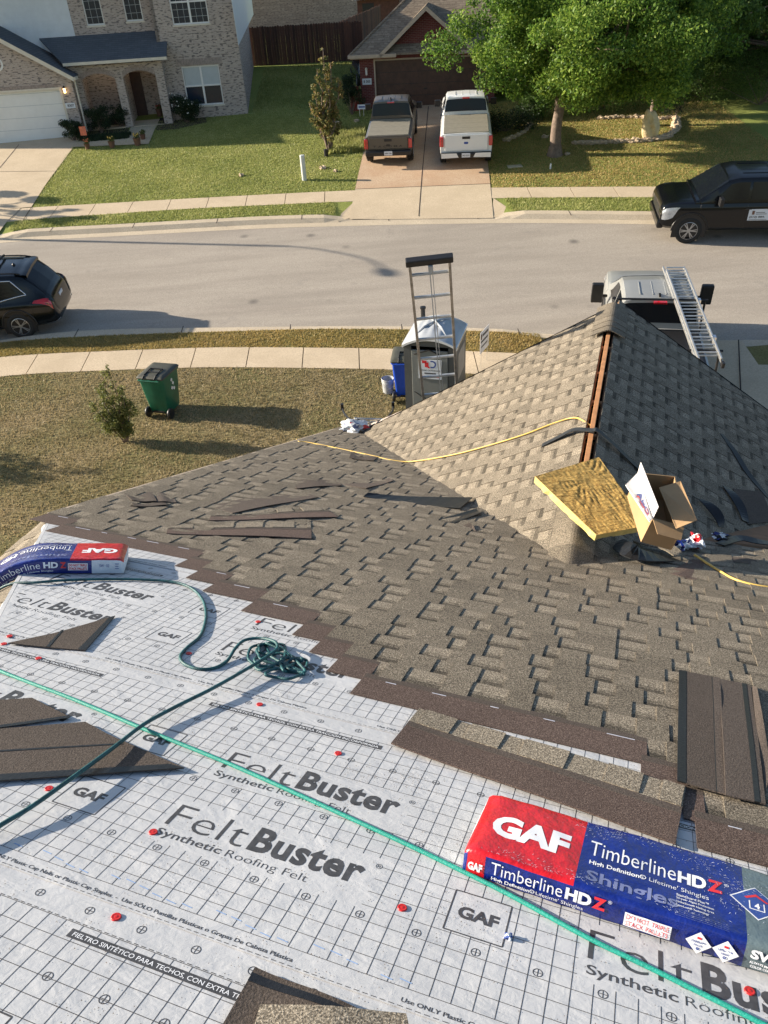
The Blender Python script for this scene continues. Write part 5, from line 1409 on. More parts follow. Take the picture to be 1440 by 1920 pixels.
sg.grid(lambda u,v:dsg(u,v),6,2,0)
for a,b,w_,h_ in ((.28,.68,.34,.05),(.28,.54,.42,.05),(.05,.06,.70,.035)): sg.grid(lambda u,v:dsg(a+w_*u,b+h_*v,.016),4,1,1)
for tx,a,b,w_,h_ in (('(512) 884-',.05,.18,.62,.22),):
    put_text(sg,tx,a,b,w_,h_,1,bold=.03,fn=lambda x,y,z:dsg(x,y,.016))
sg.grid(lambda u,v:dsg(.13+.10*u,.52+.34*v,.016),2,2,2)
sg.build('door_sign',[M['plate'],M['ink'],M['terracotta']],root)
# work truck on our driveway with the extension ladder on its rack
ma,mb_=hit(1120,552,1.4),hit(1322,556,1.4); fd=V((-(mb_-ma).y,(mb_-ma).x,0)).normalized(); fd=fd if fd.y>0 else -fd
h4=math.atan2(fd.y,fd.x); mm=(ma+mb_)/2
c4=V((mm.x,mm.y,0))-fd*1.13; 
zz=(G((c4+fd*2).x,(c4+fd*2).y)+G((c4-fd*2).x,(c4-fd*2).y))/2
M4=Matrix.Translation((c4.x,c4.y,zz+.03))@Matrix.Rotation(h4,4,'Z')@Matrix.Rotation(-math.atan(.10),4,'Y')
root4,lo4,g4=pickup('work_truck',M4,'silver and white work truck behind the gable peak with a ladder on its rack','p_silver',L_=6.0,w=1.0,zb=.5,zt=1.32,zh=1.30,zr=1.98,cab=(-.35,1.9),wb=(-1.9,1.85),r=.42,cover=None,antenna=True)
for o in kids(root4):
    if o.name.startswith('mirror'): o.scale=(1.2,1.15,2.0); o.location.y*=1.09; o.location.x-=.05
    if o.name.startswith('roof_ribs'): pass
mb=MB()
for sd in (1,-1): mb.bx(-2.85,-.45,sd*.86-.03,sd*.86+.03,1.30,1.36)
mb.bx(-2.82,-.45,-.84,.84,1.345,1.372); mb.build('bed_liner',M['black'],root4)
mb=MB()
for x in (-.42,-2.6):
    for sd in (1,-1): mb.tube([(x,sd*.92,1.3),(x,sd*.90,2.08)],.025,8)
    mb.tube([(x,-.96,2.08),(x,.96,2.08)],.025,8)
mb.build('ladder_rack',M['black'],root4)
# SUV
def suv():
    hd5=R(180+3); wp=hit(45,627); f5=V((math.cos(hd5),math.sin(hd5),0)); l5=V((-f5.y,f5.x,0))
    w=1.0; c=V((wp.x,wp.y+.02,0))+f5*1.42-l5*(w-.02)
    M5=Matrix.Translation((c.x,c.y,zs(wp.x,wp.y)+.10))@Matrix.Rotation(hd5,4,'Z')@Matrix.Rotation(-math.atan(.10),4,'X')
    root=empty('suv',M5,'black car with roof bars at the near kerb, cut by the left picture edge','car')
    def sec(zb,wl,zm,wm,zbelt,wbt,zr,wr): return [(0,zb),(wl*.85,zb),(wl,zb+.10),(wm,zm),(wm*.99,zbelt-.10),(wbt,zbelt),(wr+.03,zr-.10),(wr-.03,zr-.02),(wr-.18,zr),(0,zr+.025)]
    st=[(-2.53,sec(.44,.70,.56,.76,.66,.68,.70,.60)),(-2.50,sec(.38,.80,.58,.86,.76,.78,.80,.68)),(-2.46,sec(.36,.86,.62,.91,.94,.82,.98,.68)),(-2.40,sec(.34,.90,.64,.94,1.06,.84,1.10,.68)),(-2.32,sec(.33,.93,.66,.96,1.09,.86,1.19,.68)),(-2.05,sec(.30,.95,.68,.99,1.10,.90,1.50,.70)),(-1.80,sec(.28,.96,.68,1.0,1.10,.92,1.70,.72)),(-1.45,sec(.26,.96,.68,1.0,1.09,.93,1.76,.74)),(-.4,sec(.25,.96,.68,1.0,1.07,.93,1.79,.76)),(.4,sec(.25,.96,.68,1.0,1.05,.93,1.77,.75)),(.75,sec(.25,.96,.68,1.0,1.05,.92,1.70,.74)),(1.45,sec(.26,.95,.68,.99,1.03,.90,1.14,.80)),(2.1,sec(.28,.92,.66,.97,.98,.85,1.02,.72)),(2.42,sec(.32,.80,.62,.84,.84,.72,.88,.6))]
    lo=Loft(st,60); mb=MB(); lo.mesh(mb,0,3); mb.build('body',M['p_suv'],root,smooth=True)
    # spoiler
    mb=MB(); mb.grid(lambda u,v:lo.pt(-1.62-.32*u,7.2+3.6*v)+V((0,0,.028-.0*u))+(V((0,0,.10*u*u))),5,10); mb.grid(lambda u,v:lo.pt(-1.94+.0*u,7.2+3.6*v)+V((-.01*u,0,.128-.07*u)),2,10); mb.build('spoiler',M['p_suv'],root,smooth=True)
    mb=MB(); lo.patch(mb,[(-2.31,6.4),(-1.86,6.9),(-1.86,11.1),(-2.31,11.6)],.014,8,12); mb.build('rear_window',M['carglass'],root)
    for sd in (1,-1):
        q=[(-1.78,5.35),(-.95,5.10),(-.95,5.92),(-1.45,5.92)]
        mb=MB(); lo.patch(mb,q,.010,6,4,sd); wdo=mb.build('side_window',M['carglass'],root)
        mb=MB(); lo.patch(mb,[(-.90,5.1),(.05,5.1),(.05,5.92),(-.90,5.92)],.010,6,4,sd); mb.build('side_window',M['carglass'],root)
        mb=MB(); lo.patch(mb,[(.10,5.1),(1.15,5.15),(.62,5.92),(.10,5.92)],.010,6,4,sd); mb.build('side_window',M['carglass'],root)
        mb=MB(); mb.tube(lo.path([(1.2,5.08),(-.95,5.05),(-1.84,5.32),(-1.50,5.98),(.6,5.98)],.018,sd,10),.016,6); mb.build('chrome_trim',M['chrome'],root,smooth=True)
        mb=MB(); lo.patch(mb,[(-2.455,3.75),(-1.95,4.25),(-2.0,4.85),(-2.42,5.2)],.012,8,3,sd); mb.build('tail_light',M['redlight'],root)
        mb=MB(); mb.tube(lo.path([(-1.75,7.6),(-.5,7.6),(.45,7.6)],.05,sd,8),.02,6); mb.build('roof_rail',M['black'],root,smooth=True)
        mb=MB(); lo.patch(mb,[(-2.51,1.4),(-2.15,1.7),(-2.15,2.0),(-2.51,1.9)],.02,5,2,sd); mb.build('bumper_chrome',M['chrome'],root)
    for x in (-1.02,-.1):
        mb=MB(); mb.tube([lo.pt(x,7.5,1)+V((0,.0,.06)),lo.pt(x,8.3,1)+V((0,0,.085)),V((x,0,1.90)),lo.pt(x,8.3,-1)+V((0,0,.085)),lo.pt(x,7.5,-1)+V((0,0,.06))],.035,8); mb.build('roof_bar',M['black'],root,smooth=True)
    mb=MB(); mb.lathe([(.05,0),(.045,.02),(.02,.05),(.001,.055)],12,0,Matrix.Translation((-1.45,0.0,1.785))); mb.build('antenna',M['black'],root,smooth=True)
    mb=MB(); mb.bx(-2.495,-2.45,-.16,.16,.80,.93); mb.build('number_plate',M['plate'],root)
    for xx in (-1.42,1.42):
        for sd in (1,-1): mb=MB(); arches(mb,(xx,),.995,.46,.40,(sd,)); mb.build('wheel_arch',M['black'],root)
    for x in (-1.42,1.42):
        for sd in (1,-1): wheel(root,x,sd*1.008,.385,sd,5)
    mb=MB(); mb.tube(lo.path([(-1.86,2.6),(-1.9,4.6)],.001,1),.004,4); mb.build('body_seam',M['black'],root)
suv()
# ------------------------------------------------------------------ left neighbour's house
def wallbox(mb,x0,x1,y0,y1,z0,z1,mi=0): mb.bx(x0,x1,y0,y1,z0,z1,mi)
PH=R(3.0); cL=hit(465,213); ML=Matrix.Translation((cL.x,cL.y,cL.z))@Matrix.Rotation(PH,4,'Z'); MLi=ML.inverted()
def HL(px,py,yl):
    n=ML.to_3x3()@V((0,1,0)); P=onplane(px,py,n,ML@V((0,yl,0))); return MLi@P
def HLx(px,py,xl):
    n=ML.to_3x3()@V((1,0,0)); P=onplane(px,py,n,ML@V((xl,0,0))); return MLi@P
hL=empty('brick_house',ML,'two-storey grey brick house with a white garage door and an arched porch','house')
bw=MB()
YP,YG,YS=-.55,-1.22,.75
# main right block with window openings: built as wall strips round the openings
def wallwith(mb,x0,x1,y,z0,z1,ops,th=.15,mi=0):
    xs=sorted(set([x0,x1]+[v for o in ops for v in o[:2]])); 
    for a,b in zip(xs[:-1],xs[1:]):
        m=(a+b)/2; cov=sorted([(o[2],o[3]) for o in ops if o[0]<m<o[1]]); z=z0
        for lo_,hi_ in cov: mb.bx(a,b,y,y+th,z,lo_,mi); z=hi_
        mb.bx(a,b,y,y+th,z,z1,mi)
w1=(HL(340,128,0).x,HL(415,160,0).x,HL(400,196,0).z,HL(370,123,0).z)
w2=(w1[0]-.01,w1[1]-.1,HL(360,45,0).z,HL(360,45,0).z+1.75)
wallwith(bw,-3.75,0,0,-.8,6.4,[w1,w2])
# second floor over the porch and garage (set back), with small windows
s1=(HL(158,20,YS).x-.02,HL(191,20,YS).x,HL(170,48,YS).z,HL(170,48,YS).z+1.9)
s2=(HL(232,15,YS).x,HL(265,15,YS).x,HL(245,40,YS).z,HL(245,40,YS).z+1.9)
sx=HL(137,50,YS).x
zq=HL(200,66,YS).z
wallwith(bw,sx,-3.7,YS,zq-.6,6.4,[s1,s2])
bw.bx(-3.75,-3.6,.0,.9,zq-.6,6.4)
# side wall on the right and back
HD=9.3
sidepts=[HLx(465,213,0),HLx(487,122,0)]
bw.bx(-.15,0,.15,HD,-.8,6.4)
bw.bx(-14,-.15,HD-.15,HD,-.8,6.4)
# porch : front wall with two arches
def arch(mb,xa,xb,ya,th,z0,zs_,zt_,top,mi=0):
    """solid between arch and top; arch springs at zs_, crown zt_"""
    n=10; pts=[]
    for i in range(n+1):
        t=i/n; x=xa+(xb-xa)*t; z=zs_+(zt_-zs_)*math.sin(math.pi*t)**.8 if 0<t<1 else zs_; pts.append((x,z))
    for (x0,z0_),(x1,z1_) in zip(pts[:-1],pts[1:]):
        vs=[(x0,ya,z0_),(x1,ya,z1_),(x1,ya,top),(x0,ya,top)]; vs+=[(a,b+th,c) for a,b,c in vs]
        mb.add(vs,[(0,1,2,3),(7,6,5,4),(0,4,5,1)],mi)
base=-.15
pr_=HL(324,232,YP).x; p2l,p2r=HL(213,147,YP).x,HL(229,145,YP).x; p2l,p2r=HL(236,215,YP).x-.12,HL(250,235,YP).x+.0
a2l,a2r=p2r,HL(293,150,YP).x
a1l,a1r=HL(152,152,YP).x,p2l
ztop=HL(240,118,YP).z
bw.bx(a2r,pr_+.02,YP,YP+.4,-.9,ztop); bw.bx(p2l,p2r,YP,YP+.4,-.9,ztop)
zs1,zc1=HL(152,152,YP).z,HL(186,140,YP).z; zs2,zc2=HL(230,145,YP).z,HL(262,134,YP).z
arch(bw,a1l,a1r,YP,.35,0,zs1,zc1+.05,ztop); arch(bw,a2l,a2r,YP,.35,0,zs2,zc2+.05,ztop)
bw.bx(a1l-.6,a1l,YP,YP+.35,-.9,ztop)
# porch interior back wall and floor
bw.bx(-8.0,-3.75,1.6,1.75,-.8,2.9); bw.bx(-3.76,-3.6,YP+.4,1.6,-.8,ztop)
bw.bx(a1r+.05,a1r+.25,YP+.4,1.6,-.8,2.9)
# garage front with door opening
gx1=HL(111,168,YG).x; gz=HL(60,171,YG).z; gR=HL(131,143,YG).x
zg=HL(100,262,YG).z
wallwith(bw,-14.3,gR,YG,-1.4,HL(131,143,YG).z,[(gx1-4.9,gx1,-2,gz)])
bw.bx(gR-.15,gR,YG+.15,1.6,-1.0,HL(131,143,YG).z)
zE=HL(131,143,YG).z; xc=gx1-2.45; rs_=.61; pk=zE+rs_*(gR-xc)
bw.slab([(gR,YG,zE),(xc,YG,pk),(2*xc-gR,YG,zE)],(0,.15,0))
bo=bw.build('brick_wall',M['brickL'],hL)
# soldier courses over arches and windows
sd_=MB()
def soldier(x0,x1,y,z,h=.24,arch_=None):
    n=int((x1-x0)/.075)
    for i in range(n):
        x=x0+(x1-x0)*i/n; t=(i+.5)/n
        zz=z if arch_ is None else arch_[0]+(arch_[1]-arch_[0])*math.sin(math.pi*t)**.8
        sd_.bx(x+.004,x+(x1-x0)/n-.004,y-.012,y-.001,zz,zz+h,0,None,(i*37%11)/11)
LM_=pm('lintel_brick',(.30,.25,.22),.9,0,.35,9)
for a in ((w1[0]-.2,w1[1]+.2,0,w1[3]+.02,.28),(a1l,a1r,YP,0,.22,(zs1,zc1+.05)),(a2l,a2r,YP,0,.22,(zs2,zc2+.05)),(gx1-4.9,gx1,YG,gz+.02,.22)):
    sd_=MB(); soldier(*a); sd_.build('brick_lintel',LM_,hL)
# siding
si=MB(); si.bx(-14,sx,YS-.02,YS+.12,zq-1.4,6.6)
for i in range(26): si.bx(-14,sx,YS-.032,YS-.0205,zq-1.3+.2*i,zq-1.3+.2*i+.012)
q=[HLx(*p,.012) for p in ((447,85),(475,27),(471,-6),(433,-6))]
si.slab([(.004,p.y,p.z) for p in q],(.02,0,0))
si.build('siding',M['siding'],hL)
# windows
def window(root,x0,x1,y,z0,z1,cols=2,rows=2,mats=('glass','glass'),bar=.045,muntin=0,blind=None):
    f=MB(); d=.05
    f.bx(x0,x1,y+.04,y+.10,z0,z0+.06); f.bx(x0,x1,y+.04,y+.10,z1-.06,z1); f.bx(x0,x0+.05,y+.04,y+.10,z0+.06,z1-.06); f.bx(x1-.05,x1,y+.04,y+.10,z0+.06,z1-.06)
    for c in range(1,cols): x=x0+(x1-x0)*c/cols; f.bx(x-bar,x+bar,y+.038,y+.10,z0+.06,z1-.06)
    for r_ in range(1,rows): z=z0+(z1-z0)*r_/rows; f.bx(x0+.05,x1-.05,y+.036,y+.10,z-.035,z+.035)
    o=f.build('window',M['trim'] if False else M['p_white'],root)
    g=MB(); g.bx(x0+.04,x1-.04,y+.075,y+.09,z0+.04,z1-.04); g.build('pane',M['glass'],o)
    if muntin:
        m_=MB()
        for c in range(1,cols*3 if cols>1 else 3): x=x0+(x1-x0)*c/(cols*3 if cols>1 else 3); m_.bx(x-.006,x+.006,y+.066,y+.074,z0+.05,z1-.05)
        nn=max(3,int((z1-z0)/.28))
        for r_ in range(1,nn): z=z0+(z1-z0)*r_/nn; m_.bx(x0+.05,x1-.05,y+.065,y+.073,z-.006,z+.006)
        m_.build('glazing_bars',M['blind'],o)
    if blind:
        b=MB(); b.bx(x0+.06,x1-.06,y+.070,y+.0745,blind,z1-.06); b.build('blind',M['blind'],o)
    s_=MB(); s_.bx(x0-.04,x1+.04,y-.03,y+.05,z0-.07,z0-.001); s_.build('sill',M['trim'],o)
window(hL,*w1[:2],0,w1[2],w1[3],2,2,blind=w1[2]+.85)
window(hL,*w2[:2],0,w2[2],w2[3],2,2,muntin=1)
window(hL,*s1[:2],YS,s1[2],s1[3],1,1,muntin=1); window(hL,*s2[:2],YS,s2[2],s2[3],1,1,muntin=1)
# garage door
gd=MB(); gd.bx(gx1-4.9,gx1,YG+.10,YG+.15,-1.4,gz)
gdo=gd.build('garage_door',M['garage_white'],hL)
g2=MB()
for i in range(1,5): g2.bx(gx1-4.9,gx1,YG+.094,YG+.0995,zg+.0+(gz-zg)*i/4.2-.008,zg+(gz-zg)*i/4.2+.008)
g2.build('panel_joints',M['blind'],gdo)
tr=MB(); tr.bx(gx1,gx1+.09,YG-.02,YG-.001,-1.4,gz+.0); tr.bx(gx1-5,gx1+.09,YG-.02,YG-.001,gz+.001,gz+.09); tr.build('door_trim',M['trim'],hL)
# front door in the porch
dx0,dx1=HL(243,225,1.6).x,HL(285,225,1.6).x
dr_=MB(); dr_.bx(dx0,dx0+1.0,1.52,1.595,-.1,1.95); dr_.build('front_door',M['door_wood'],hL)
fl_=MB(); fl_.bx(-7.9,-3.76,YP+.0,1.6,-.35,-.12); fl_.build('porch_floor',M['concrete'],hL)
mt=MB(); mt.bx(dx0+.1,dx0+1.0,.9,1.4,-.119,-.10); mt.build('door_mat',M['black'],hL)
# roofs
rl=MB()
ze=HL(240,112,YP-.35).z; ye=YP-.35
x_r=HL(312,104,ye).x
rl.slab([(gR-.3,ye,ze),(x_r,ye,ze),(x_r,0.0,ze+(zq-ze)*(0-ye)/(YS-ye)),(-3.6,0.0,ze+(zq-ze)*(0-ye)/(YS-ye)),(-3.6,YS,zq),(gR-1.5,YS,zq)],(0,0,.06))
# garage gable slopes run back to the set-back wall
ov=.22; yG0=YG-.30; yB=YS+.0
zr_=lambda x:pk+.09-abs(x-xc)*rs_
rl.slab([(xc,yG0,zr_(xc)),(gR+ov,yG0,zr_(gR+ov)),(gR+ov,yB,zr_(gR+ov)),(xc,yB,zr_(xc))],(0,0,.06))
rl.slab([(xc,yB,zr_(xc)),(2*xc-gR-ov,yB,zr_(gR+ov)),(2*xc-gR-ov,yG0,zr_(gR+ov)),(xc,yG0,zr_(xc))],(0,0,.06))
# main roof above (out of view, throws the long shadow)
rl.slab([(.4,-.5,6.4),(.4,HD+.4,6.4),(-7,HD/2,9.0)],(0,0,.08)); rl.slab([(-14.4,-.5,6.4),(.4,-.5,6.4),(-7,HD/2,9.0)],(0,0,.08)); rl.slab([(.4,HD+.4,6.4),(-14.4,HD+.4,6.4),(-7,HD/2,9.0)],(0,0,.08))
rlo=rl.build('roof',M['roofL'],hL)
fs_=MB()
fs_.slab([(xc,yG0-.03,zr_(xc)-.16),(gR+ov,yG0-.03,zr_(gR+ov)-.16),(gR+ov,yG0-.03,zr_(gR+ov)+.03),(xc,yG0-.03,zr_(xc)+.03)],(0,.028,0))
fs_.bx(gR-.25,x_r,ye-.10,ye-.001,ze-.09,ze+.03)
fs_.bx(gR+ov,gR+ov+.08,yG0,ye-.1,zr_(gR+ov)-.10,zr_(gR+ov)+.02)
fs_.build('gutter',M['trim'],hL)
dp_=MB(); x_=gR+.12; dp_.tube([(x_+.1,yG0+.2,zr_(gR+ov)-.05),(x_,YG+.15,zE-.2),(x_,YG+.10,-.1)],.045,8); dp_.build('downspout',M['trim'],hL)
lx=HL(121,170,YG-.10)
lt=MB(); lt.lathe([(.02,.20),(.07,.12),(.065,.10)],8,0,Matrix.Translation(lx)); lt.lathe([(.035,-.14),(.05,-.12),(.055,-.10)],8,0,Matrix.Translation(lx)); lt.bx(lx.x-.02,lx.x+.02,lx.y,YG,lx.z+.05,lx.z+.08)
lto=lt.build('wall_lamp',M['black'],hL); l2=MB(); l2.lathe([(.001,-.10),(.045,-.10),(.055,.09),(.001,.10)],10,0,Matrix.Translation(lx)); l2.build('lamp_glass',M['lampglow'],lto)
hp=HL(132,198,YG-.02); pl_=MB(); pl_.bx(hp.x-.22,hp.x+.22,YG-.03,YG-.001,hp.z-.11,hp.z+.11); plo=pl_.build('house_number',M['plate'],hL)
t=MB(); put_text(t,'8307',hp.x-.13,hp.z-.05,.3,.11,0,bold=.03,fn=lambda x,y,z:(x,YG-.0325,y)); t.build('digits',M['ink'],plo)
cw=HL(-3,120,YG-.02); rw=MB(); rw.lathe([(.30,0),(.30,.03),(.22,.03)],24,0,Matrix.Translation((cw.x-.1,YG-.001,cw.z))@Matrix.Rotation(R(90),4,'X')); rw.build('round_vent',M['p_white'],hL)
# ------------------------------------------------------------------ right neighbour's house
PR=R(-7); cR=hit(679,205); MR=Matrix.Translation((cR.x,cR.y,cR.z))@Matrix.Rotation(PR,4,'Z'); MRi=MR.inverted()
def HR_(px,py,yl):
    n=MR.to_3x3()@V((0,1,0)); return MRi@onplane(px,py,n,MR@V((0,yl,0)))
hR=empty('brick_house',MR,'single-storey dark red brick house with a brown garage door behind the two parked pickups','house')
bw=MB(); dx0,dx1,dz=.74,5.62,2.0
wallwith(bw,0,6.35,0,-.6,2.25,[(dx0,dx1,-1,dz)])
pk=4.0; gl,gr=1.12,5.24
bw.slab([(gl+.1,0,2.25),(gr-.1,0,2.25),(3.18,0,pk-.14)],(0,.15,0))
bw.bx(0,.15,.15,11,-.5,2.25); bw.bx(.15,14,10.85,11,-.5,2.25); bw.bx(6.2,6.35,.15,2.5,-.5,2.25); bw.bx(6.35,14,2.5,2.65,-.5,2.25); bw.bx(13.85,14,2.65,10.85,-.5,2.25)
bw.build('brick_wall',M['brickR'],hR)
sd_=MB()
soldier(dx0,dx1,0,dz+.04,.2)
for sgn in (-1,1):
    for i in range(26):
        t=i/26; x=3.18+sgn*(2.0*(1-t)); z=2.3+(pk-.35-2.3)*t; 
sd_.build('brick_lintels',pm('lintel_red',(.16,.05,.045),.9,0,.35,9),hR)
gd=MB(); gd.bx(dx0,dx1,.10,.14,-1,dz); gdo=gd.build('garage_door',M['garage_brown'],hR)
g2=MB()
for i in range(1,4): g2.bx(dx0,dx1,.094,.0995,dz*i/4-.008,dz*i/4+.008)
g2.bx(3.0,3.16,.07,.094,.75,.79); g2.build('panel_joints',M['black'],gdo)
tr=MB(); tr.bx(dx0-.07,dx0,-.02,-.001,-.5,dz+.07); tr.bx(dx0,dx1,-.02,-.001,dz,dz+.07); tr.bx(dx1,dx1+.07,-.02,-.001,-.5,dz+.07); tr.build('door_trim',M['trim_tan'],hR)
# main hip roof + front gable
rr=MB(); ez=2.24; ey=-.42; ex=-.38; sl=.78
X1,Y1=14.4,11.4; ry=(ey+Y1)/2; rh=ez+sl*(ry-ey); rx=ex+(ry-ey)
rr.slab([(ex,ey,ez),(X1,ey,ez),(X1-(ry-ey),ry,rh),(rx,ry,rh)],(0,0,.07),0)
rr.slab([(ex,Y1,ez),(ex,ey,ez),(rx,ry,rh)],(0,0,.07),0)
rr.slab([(X1,Y1,ez),(ex,Y1,ez),(rx,ry,rh),(X1-(ry-ey),ry,rh)],(0,0,.07),0)
rr.slab([(X1,ey,ez),(X1,Y1,ez),(X1-(ry-ey),ry,rh)],(0,0,.07),0)
yk=ey+(pk-ez)/sl
for sgn in (-1,1):
    xe=3.18+sgn*2.12
    rr.slab([(3.18,ey-.05,pk+.04),(xe,ey-.05,2.30),(xe,ey+.0,2.30),(3.18,yk+.2,pk+.04)],(0,0,.07),0)
    rr.slab([(xe,ey-.05,2.30),(xe,ey+.12,2.30),(3.18,yk+.2,pk+.04)],(0,0,.05),0)
# hip cap line
for a_,b_ in (((ex,ey,ez+.08),(rx,ry,rh+.08)),):
    rr.tube([a_,b_],.06,6)
rr.build('roof',M['roofR'],hR)
fs_=MB()
for sgn in (-1,1):
    xe=3.18+sgn*2.16
    fs_.slab([(3.18,ey-.09,pk-.10),(xe,ey-.09,2.14),(xe,ey-.09,2.33),(3.18,ey-.09,pk+.09)],(0,.038,0))
fs_.bx(ex-.03,1.78,ey-.09,ey-.001,ez-.06,ez+.07); fs_.bx(ex-.09,ex-.03,ey-.09,Y1,ez-.06,ez+.07); fs_.bx(4.5,X1,ey-.09,ey-.001,ez-.06,ez+.07)
fs_.bx(ex,1.74,ey,-.001,ez-.10,ez-.03)
fs_.build('fascia',M['trim_tan'],hR)
lx=HR_(687,135,-.10)
lt=MB(); lt.lathe([(.03,.18),(.07,.11),(.06,.10)],8,0,Matrix.Translation(lx)); lt.lathe([(.03,-.14),(.05,-.10)],8,0,Matrix.Translation(lx)); lt.bx(lx.x-.02,lx.x+.02,lx.y,0,lx.z+.05,lx.z+.08); lto=lt.build('wall_lamp',M['trim'],hR)
l2=MB(); l2.lathe([(.001,-.10),(.045,-.10),(.05,.09),(.001,.10)],10,0,Matrix.Translation(lx)); l2.build('lamp_glass',M['p_white'],lto)
hp=HR_(688,153,-.02); pl_=MB(); pl_.bx(hp.x-.22,hp.x+.22,-.03,-.001,hp.z-.13,hp.z+.13); plo=pl_.build('house_number',M['plate'],hR)
t=MB(); put_text(t,'8 303',hp.x-.16,hp.z-.05,.32,.11,0,bold=.03,fn=lambda x,y,z:(x,-.0325,y)); t.build('digits',M['ink'],plo)
# ------------------------------------------------------------------ vegetation
def leafcloud(name,centers,radii,n,size,mat,parent,seed,squash=.8,flat=.5,tonefn=None):
    rs=np.random.RandomState(seed); C=np.array([tuple(c) for c in centers]); Rr=np.array(radii)
    w=Rr**2; idx=rs.choice(len(C),n,p=w/w.sum())
    d=rs.normal(size=(n,3)); d/=np.linalg.norm(d,axis=1)[:,None]; rad=rs.rand(n)**.45
    P=C[idx]+d*(Rr[idx]*rad)[:,None]*np.array([1,1,squash])
    a=rs.normal(size=(n,3)); a/=np.linalg.norm(a,axis=1)[:,None]
    b=np.cross(a,rs.normal(size=(n,3))+np.array([0,0,flat])); b/=np.linalg.norm(b,axis=1)[:,None]
    s=size*(.6+.8*rs.rand(n))[:,None]
    Q=np.zeros((n,4,3)); Q[:,0]=P-a*s*.5;Q[:,1]=P-b*s*.28;Q[:,2]=P+a*s*.5;Q[:,3]=P+b*s*.28
    tone=np.clip(rs.normal(.5,.22,n)+(.25*(rs.rand(len(C))-.5))[idx],0,1)
    return npmesh(name,Q.reshape(-1,3),None,mat,parent,tone,4)
def limb(mb,a,b,r0,r1,seed,n=6,wob=.08):
    rs=random.Random(seed); pts=[];L_=(V(b)-V(a)).length
    for i in range(n+1):
        t=i/n; p=V(a).lerp(V(b),t)+V((rs.uniform(-1,1),rs.uniform(-1,1),rs.uniform(-.5,.5)))*L_*wob*math.sin(math.pi*t); pts.append(p)
    mb.tube(pts,[r0+(r1-r0)*i/n for i in range(n+1)],8); return pts
def tree(name,base,label,h,cr,cz,rx,rz_,n,leaf,mat,seed,tr=.16,clumps=60,group=None,ry=None,shape=None,cat='tree'):
    root=empty(name,base,label,cat,group); rs=random.Random(seed); ry=ry or rx
    tk=MB(); top=V((cr[0],cr[1],cz))
    limb(tk,(0,0,-.2),(cr[0]*.08,cr[1]*.1,cz-rz_*.45),tr,tr*.62,seed,7,.012); tk.lathe([(tr*1.7,-.15),(tr*1.25,.08),(tr*1.02,.35)],9)
    cs=[];rr=[]
    for i in range(clumps):
        while True:
            d=V((rs.uniform(-1,1),rs.uniform(-1,1),rs.uniform(-1,1)))
            if .25<d.length<1: break
        if shape: d=shape(d,rs)
        k=rs.uniform(.70,1.08)
        c=V((cr[0]+d.x*rx*k,cr[1]+d.y*ry*k,cz+d.z*rz_*k)); cs.append(c); rr.append(rs.uniform(.05,.20)*rx*(1 if rs.random()<.8 else .5))
    fork=V((cr[0]*.08,cr[1]*.1,cz-rz_*.5))
    for i,c in enumerate(cs[:16]): limb(tk,fork+V((0,0,rs.uniform(-.3,.6))),c,tr*.42,.02,seed+i,6,.12)
    tk.build('trunk',M['bark'],root,smooth=True)
    leafcloud('crown',cs,rr,n,leaf,mat,root,seed)
    return root
def bush(base,label,rx,ry,rz_,n,mat,seed,box=False,group=None,flowers=None):
    root=empty('bush',base,label,'bush',group); rs=random.Random(seed); cs=[];rr=[]
    for i in range(26):
        a=rs.random()*6.28; k=rs.random()**.5
        cs.append(V((rx*.75*k*math.cos(a),ry*.75*k*math.sin(a),rz_*rs.uniform(.2,.82)))); rr.append(rx*rs.uniform(.25,.4))
    tk=MB()
    for c in cs[:8]: tk.tube([(0,0,-.05),tuple(c)],[.02,.008],5)
    tk.build('stems',M['bark'],root); leafcloud('foliage',cs,rr,n,.06,mat,root,seed)
    if flowers:
        f=MB()
        for i in range(22):
            c=cs[i%26]; p=c+V((rs.uniform(-.2,.2),-.25-rs.random()*.15,.15+rs.random()*.2)); f.bx(p.x-.02,p.x+.02,p.y-.02,p.y+.02,p.z-.02,p.z+.02)
        f.build('flowers',M[flowers],root)
    return root
bt=hit(1040,291)
def umbrella(d,rs): 
    return V((d.x,d.y,d.z if d.z>-.6 else -.6+rs.uniform(-.1,.1)))
tree('street_tree',bt,'large bright green tree with a bare grey trunk beside the white pickup',7.5,(.75,.1),4.35,5.1,3.0,175000,.11,M['leaf'],3,.24,300,None,5.0,umbrella)
b2=hit(1221,236)
tree('background_tree',b2,'dark green tree with a thin trunk behind the pale standing stone',6,(.2,1.2),4.2,4.8,3.1,60000,.12,M['leaf_dark'],5,.13,70,'dark trees on the right')
for i,(px,py,dy,rx,lab) in enumerate(((1330,180,1.5,4.4,'tall dark tree filling the upper right corner'),(1130,175,4.0,4.6,'dark tree between the bright tree and the thin-trunked one, farther back'),(1440,190,2.0,4.2,'dark tree cut by the right picture edge'))):
    p=hit(px,py); tree('background_tree',p,lab,7,(0,dy),4.0,rx*1.1,3.6,42000,.14,M['leaf_dark'],20+i,.16,150,'dark trees on the right')
for i,(px,py,a,b,c,lab) in enumerate(((1330,186,3.0,1.5,1.9,'low dark shrub mass under the background trees, near the thin-trunked tree'),(1425,196,2.6,1.5,2.4,'low dark shrub mass at the right picture edge behind the sunlit grass'),(1130,205,2.4,1.2,1.6,'low dark shrub mass behind the large tree trunk'))):
    bush(hit(px,py),lab,a,b,c,14000,M['leaf_dark'],90+i)
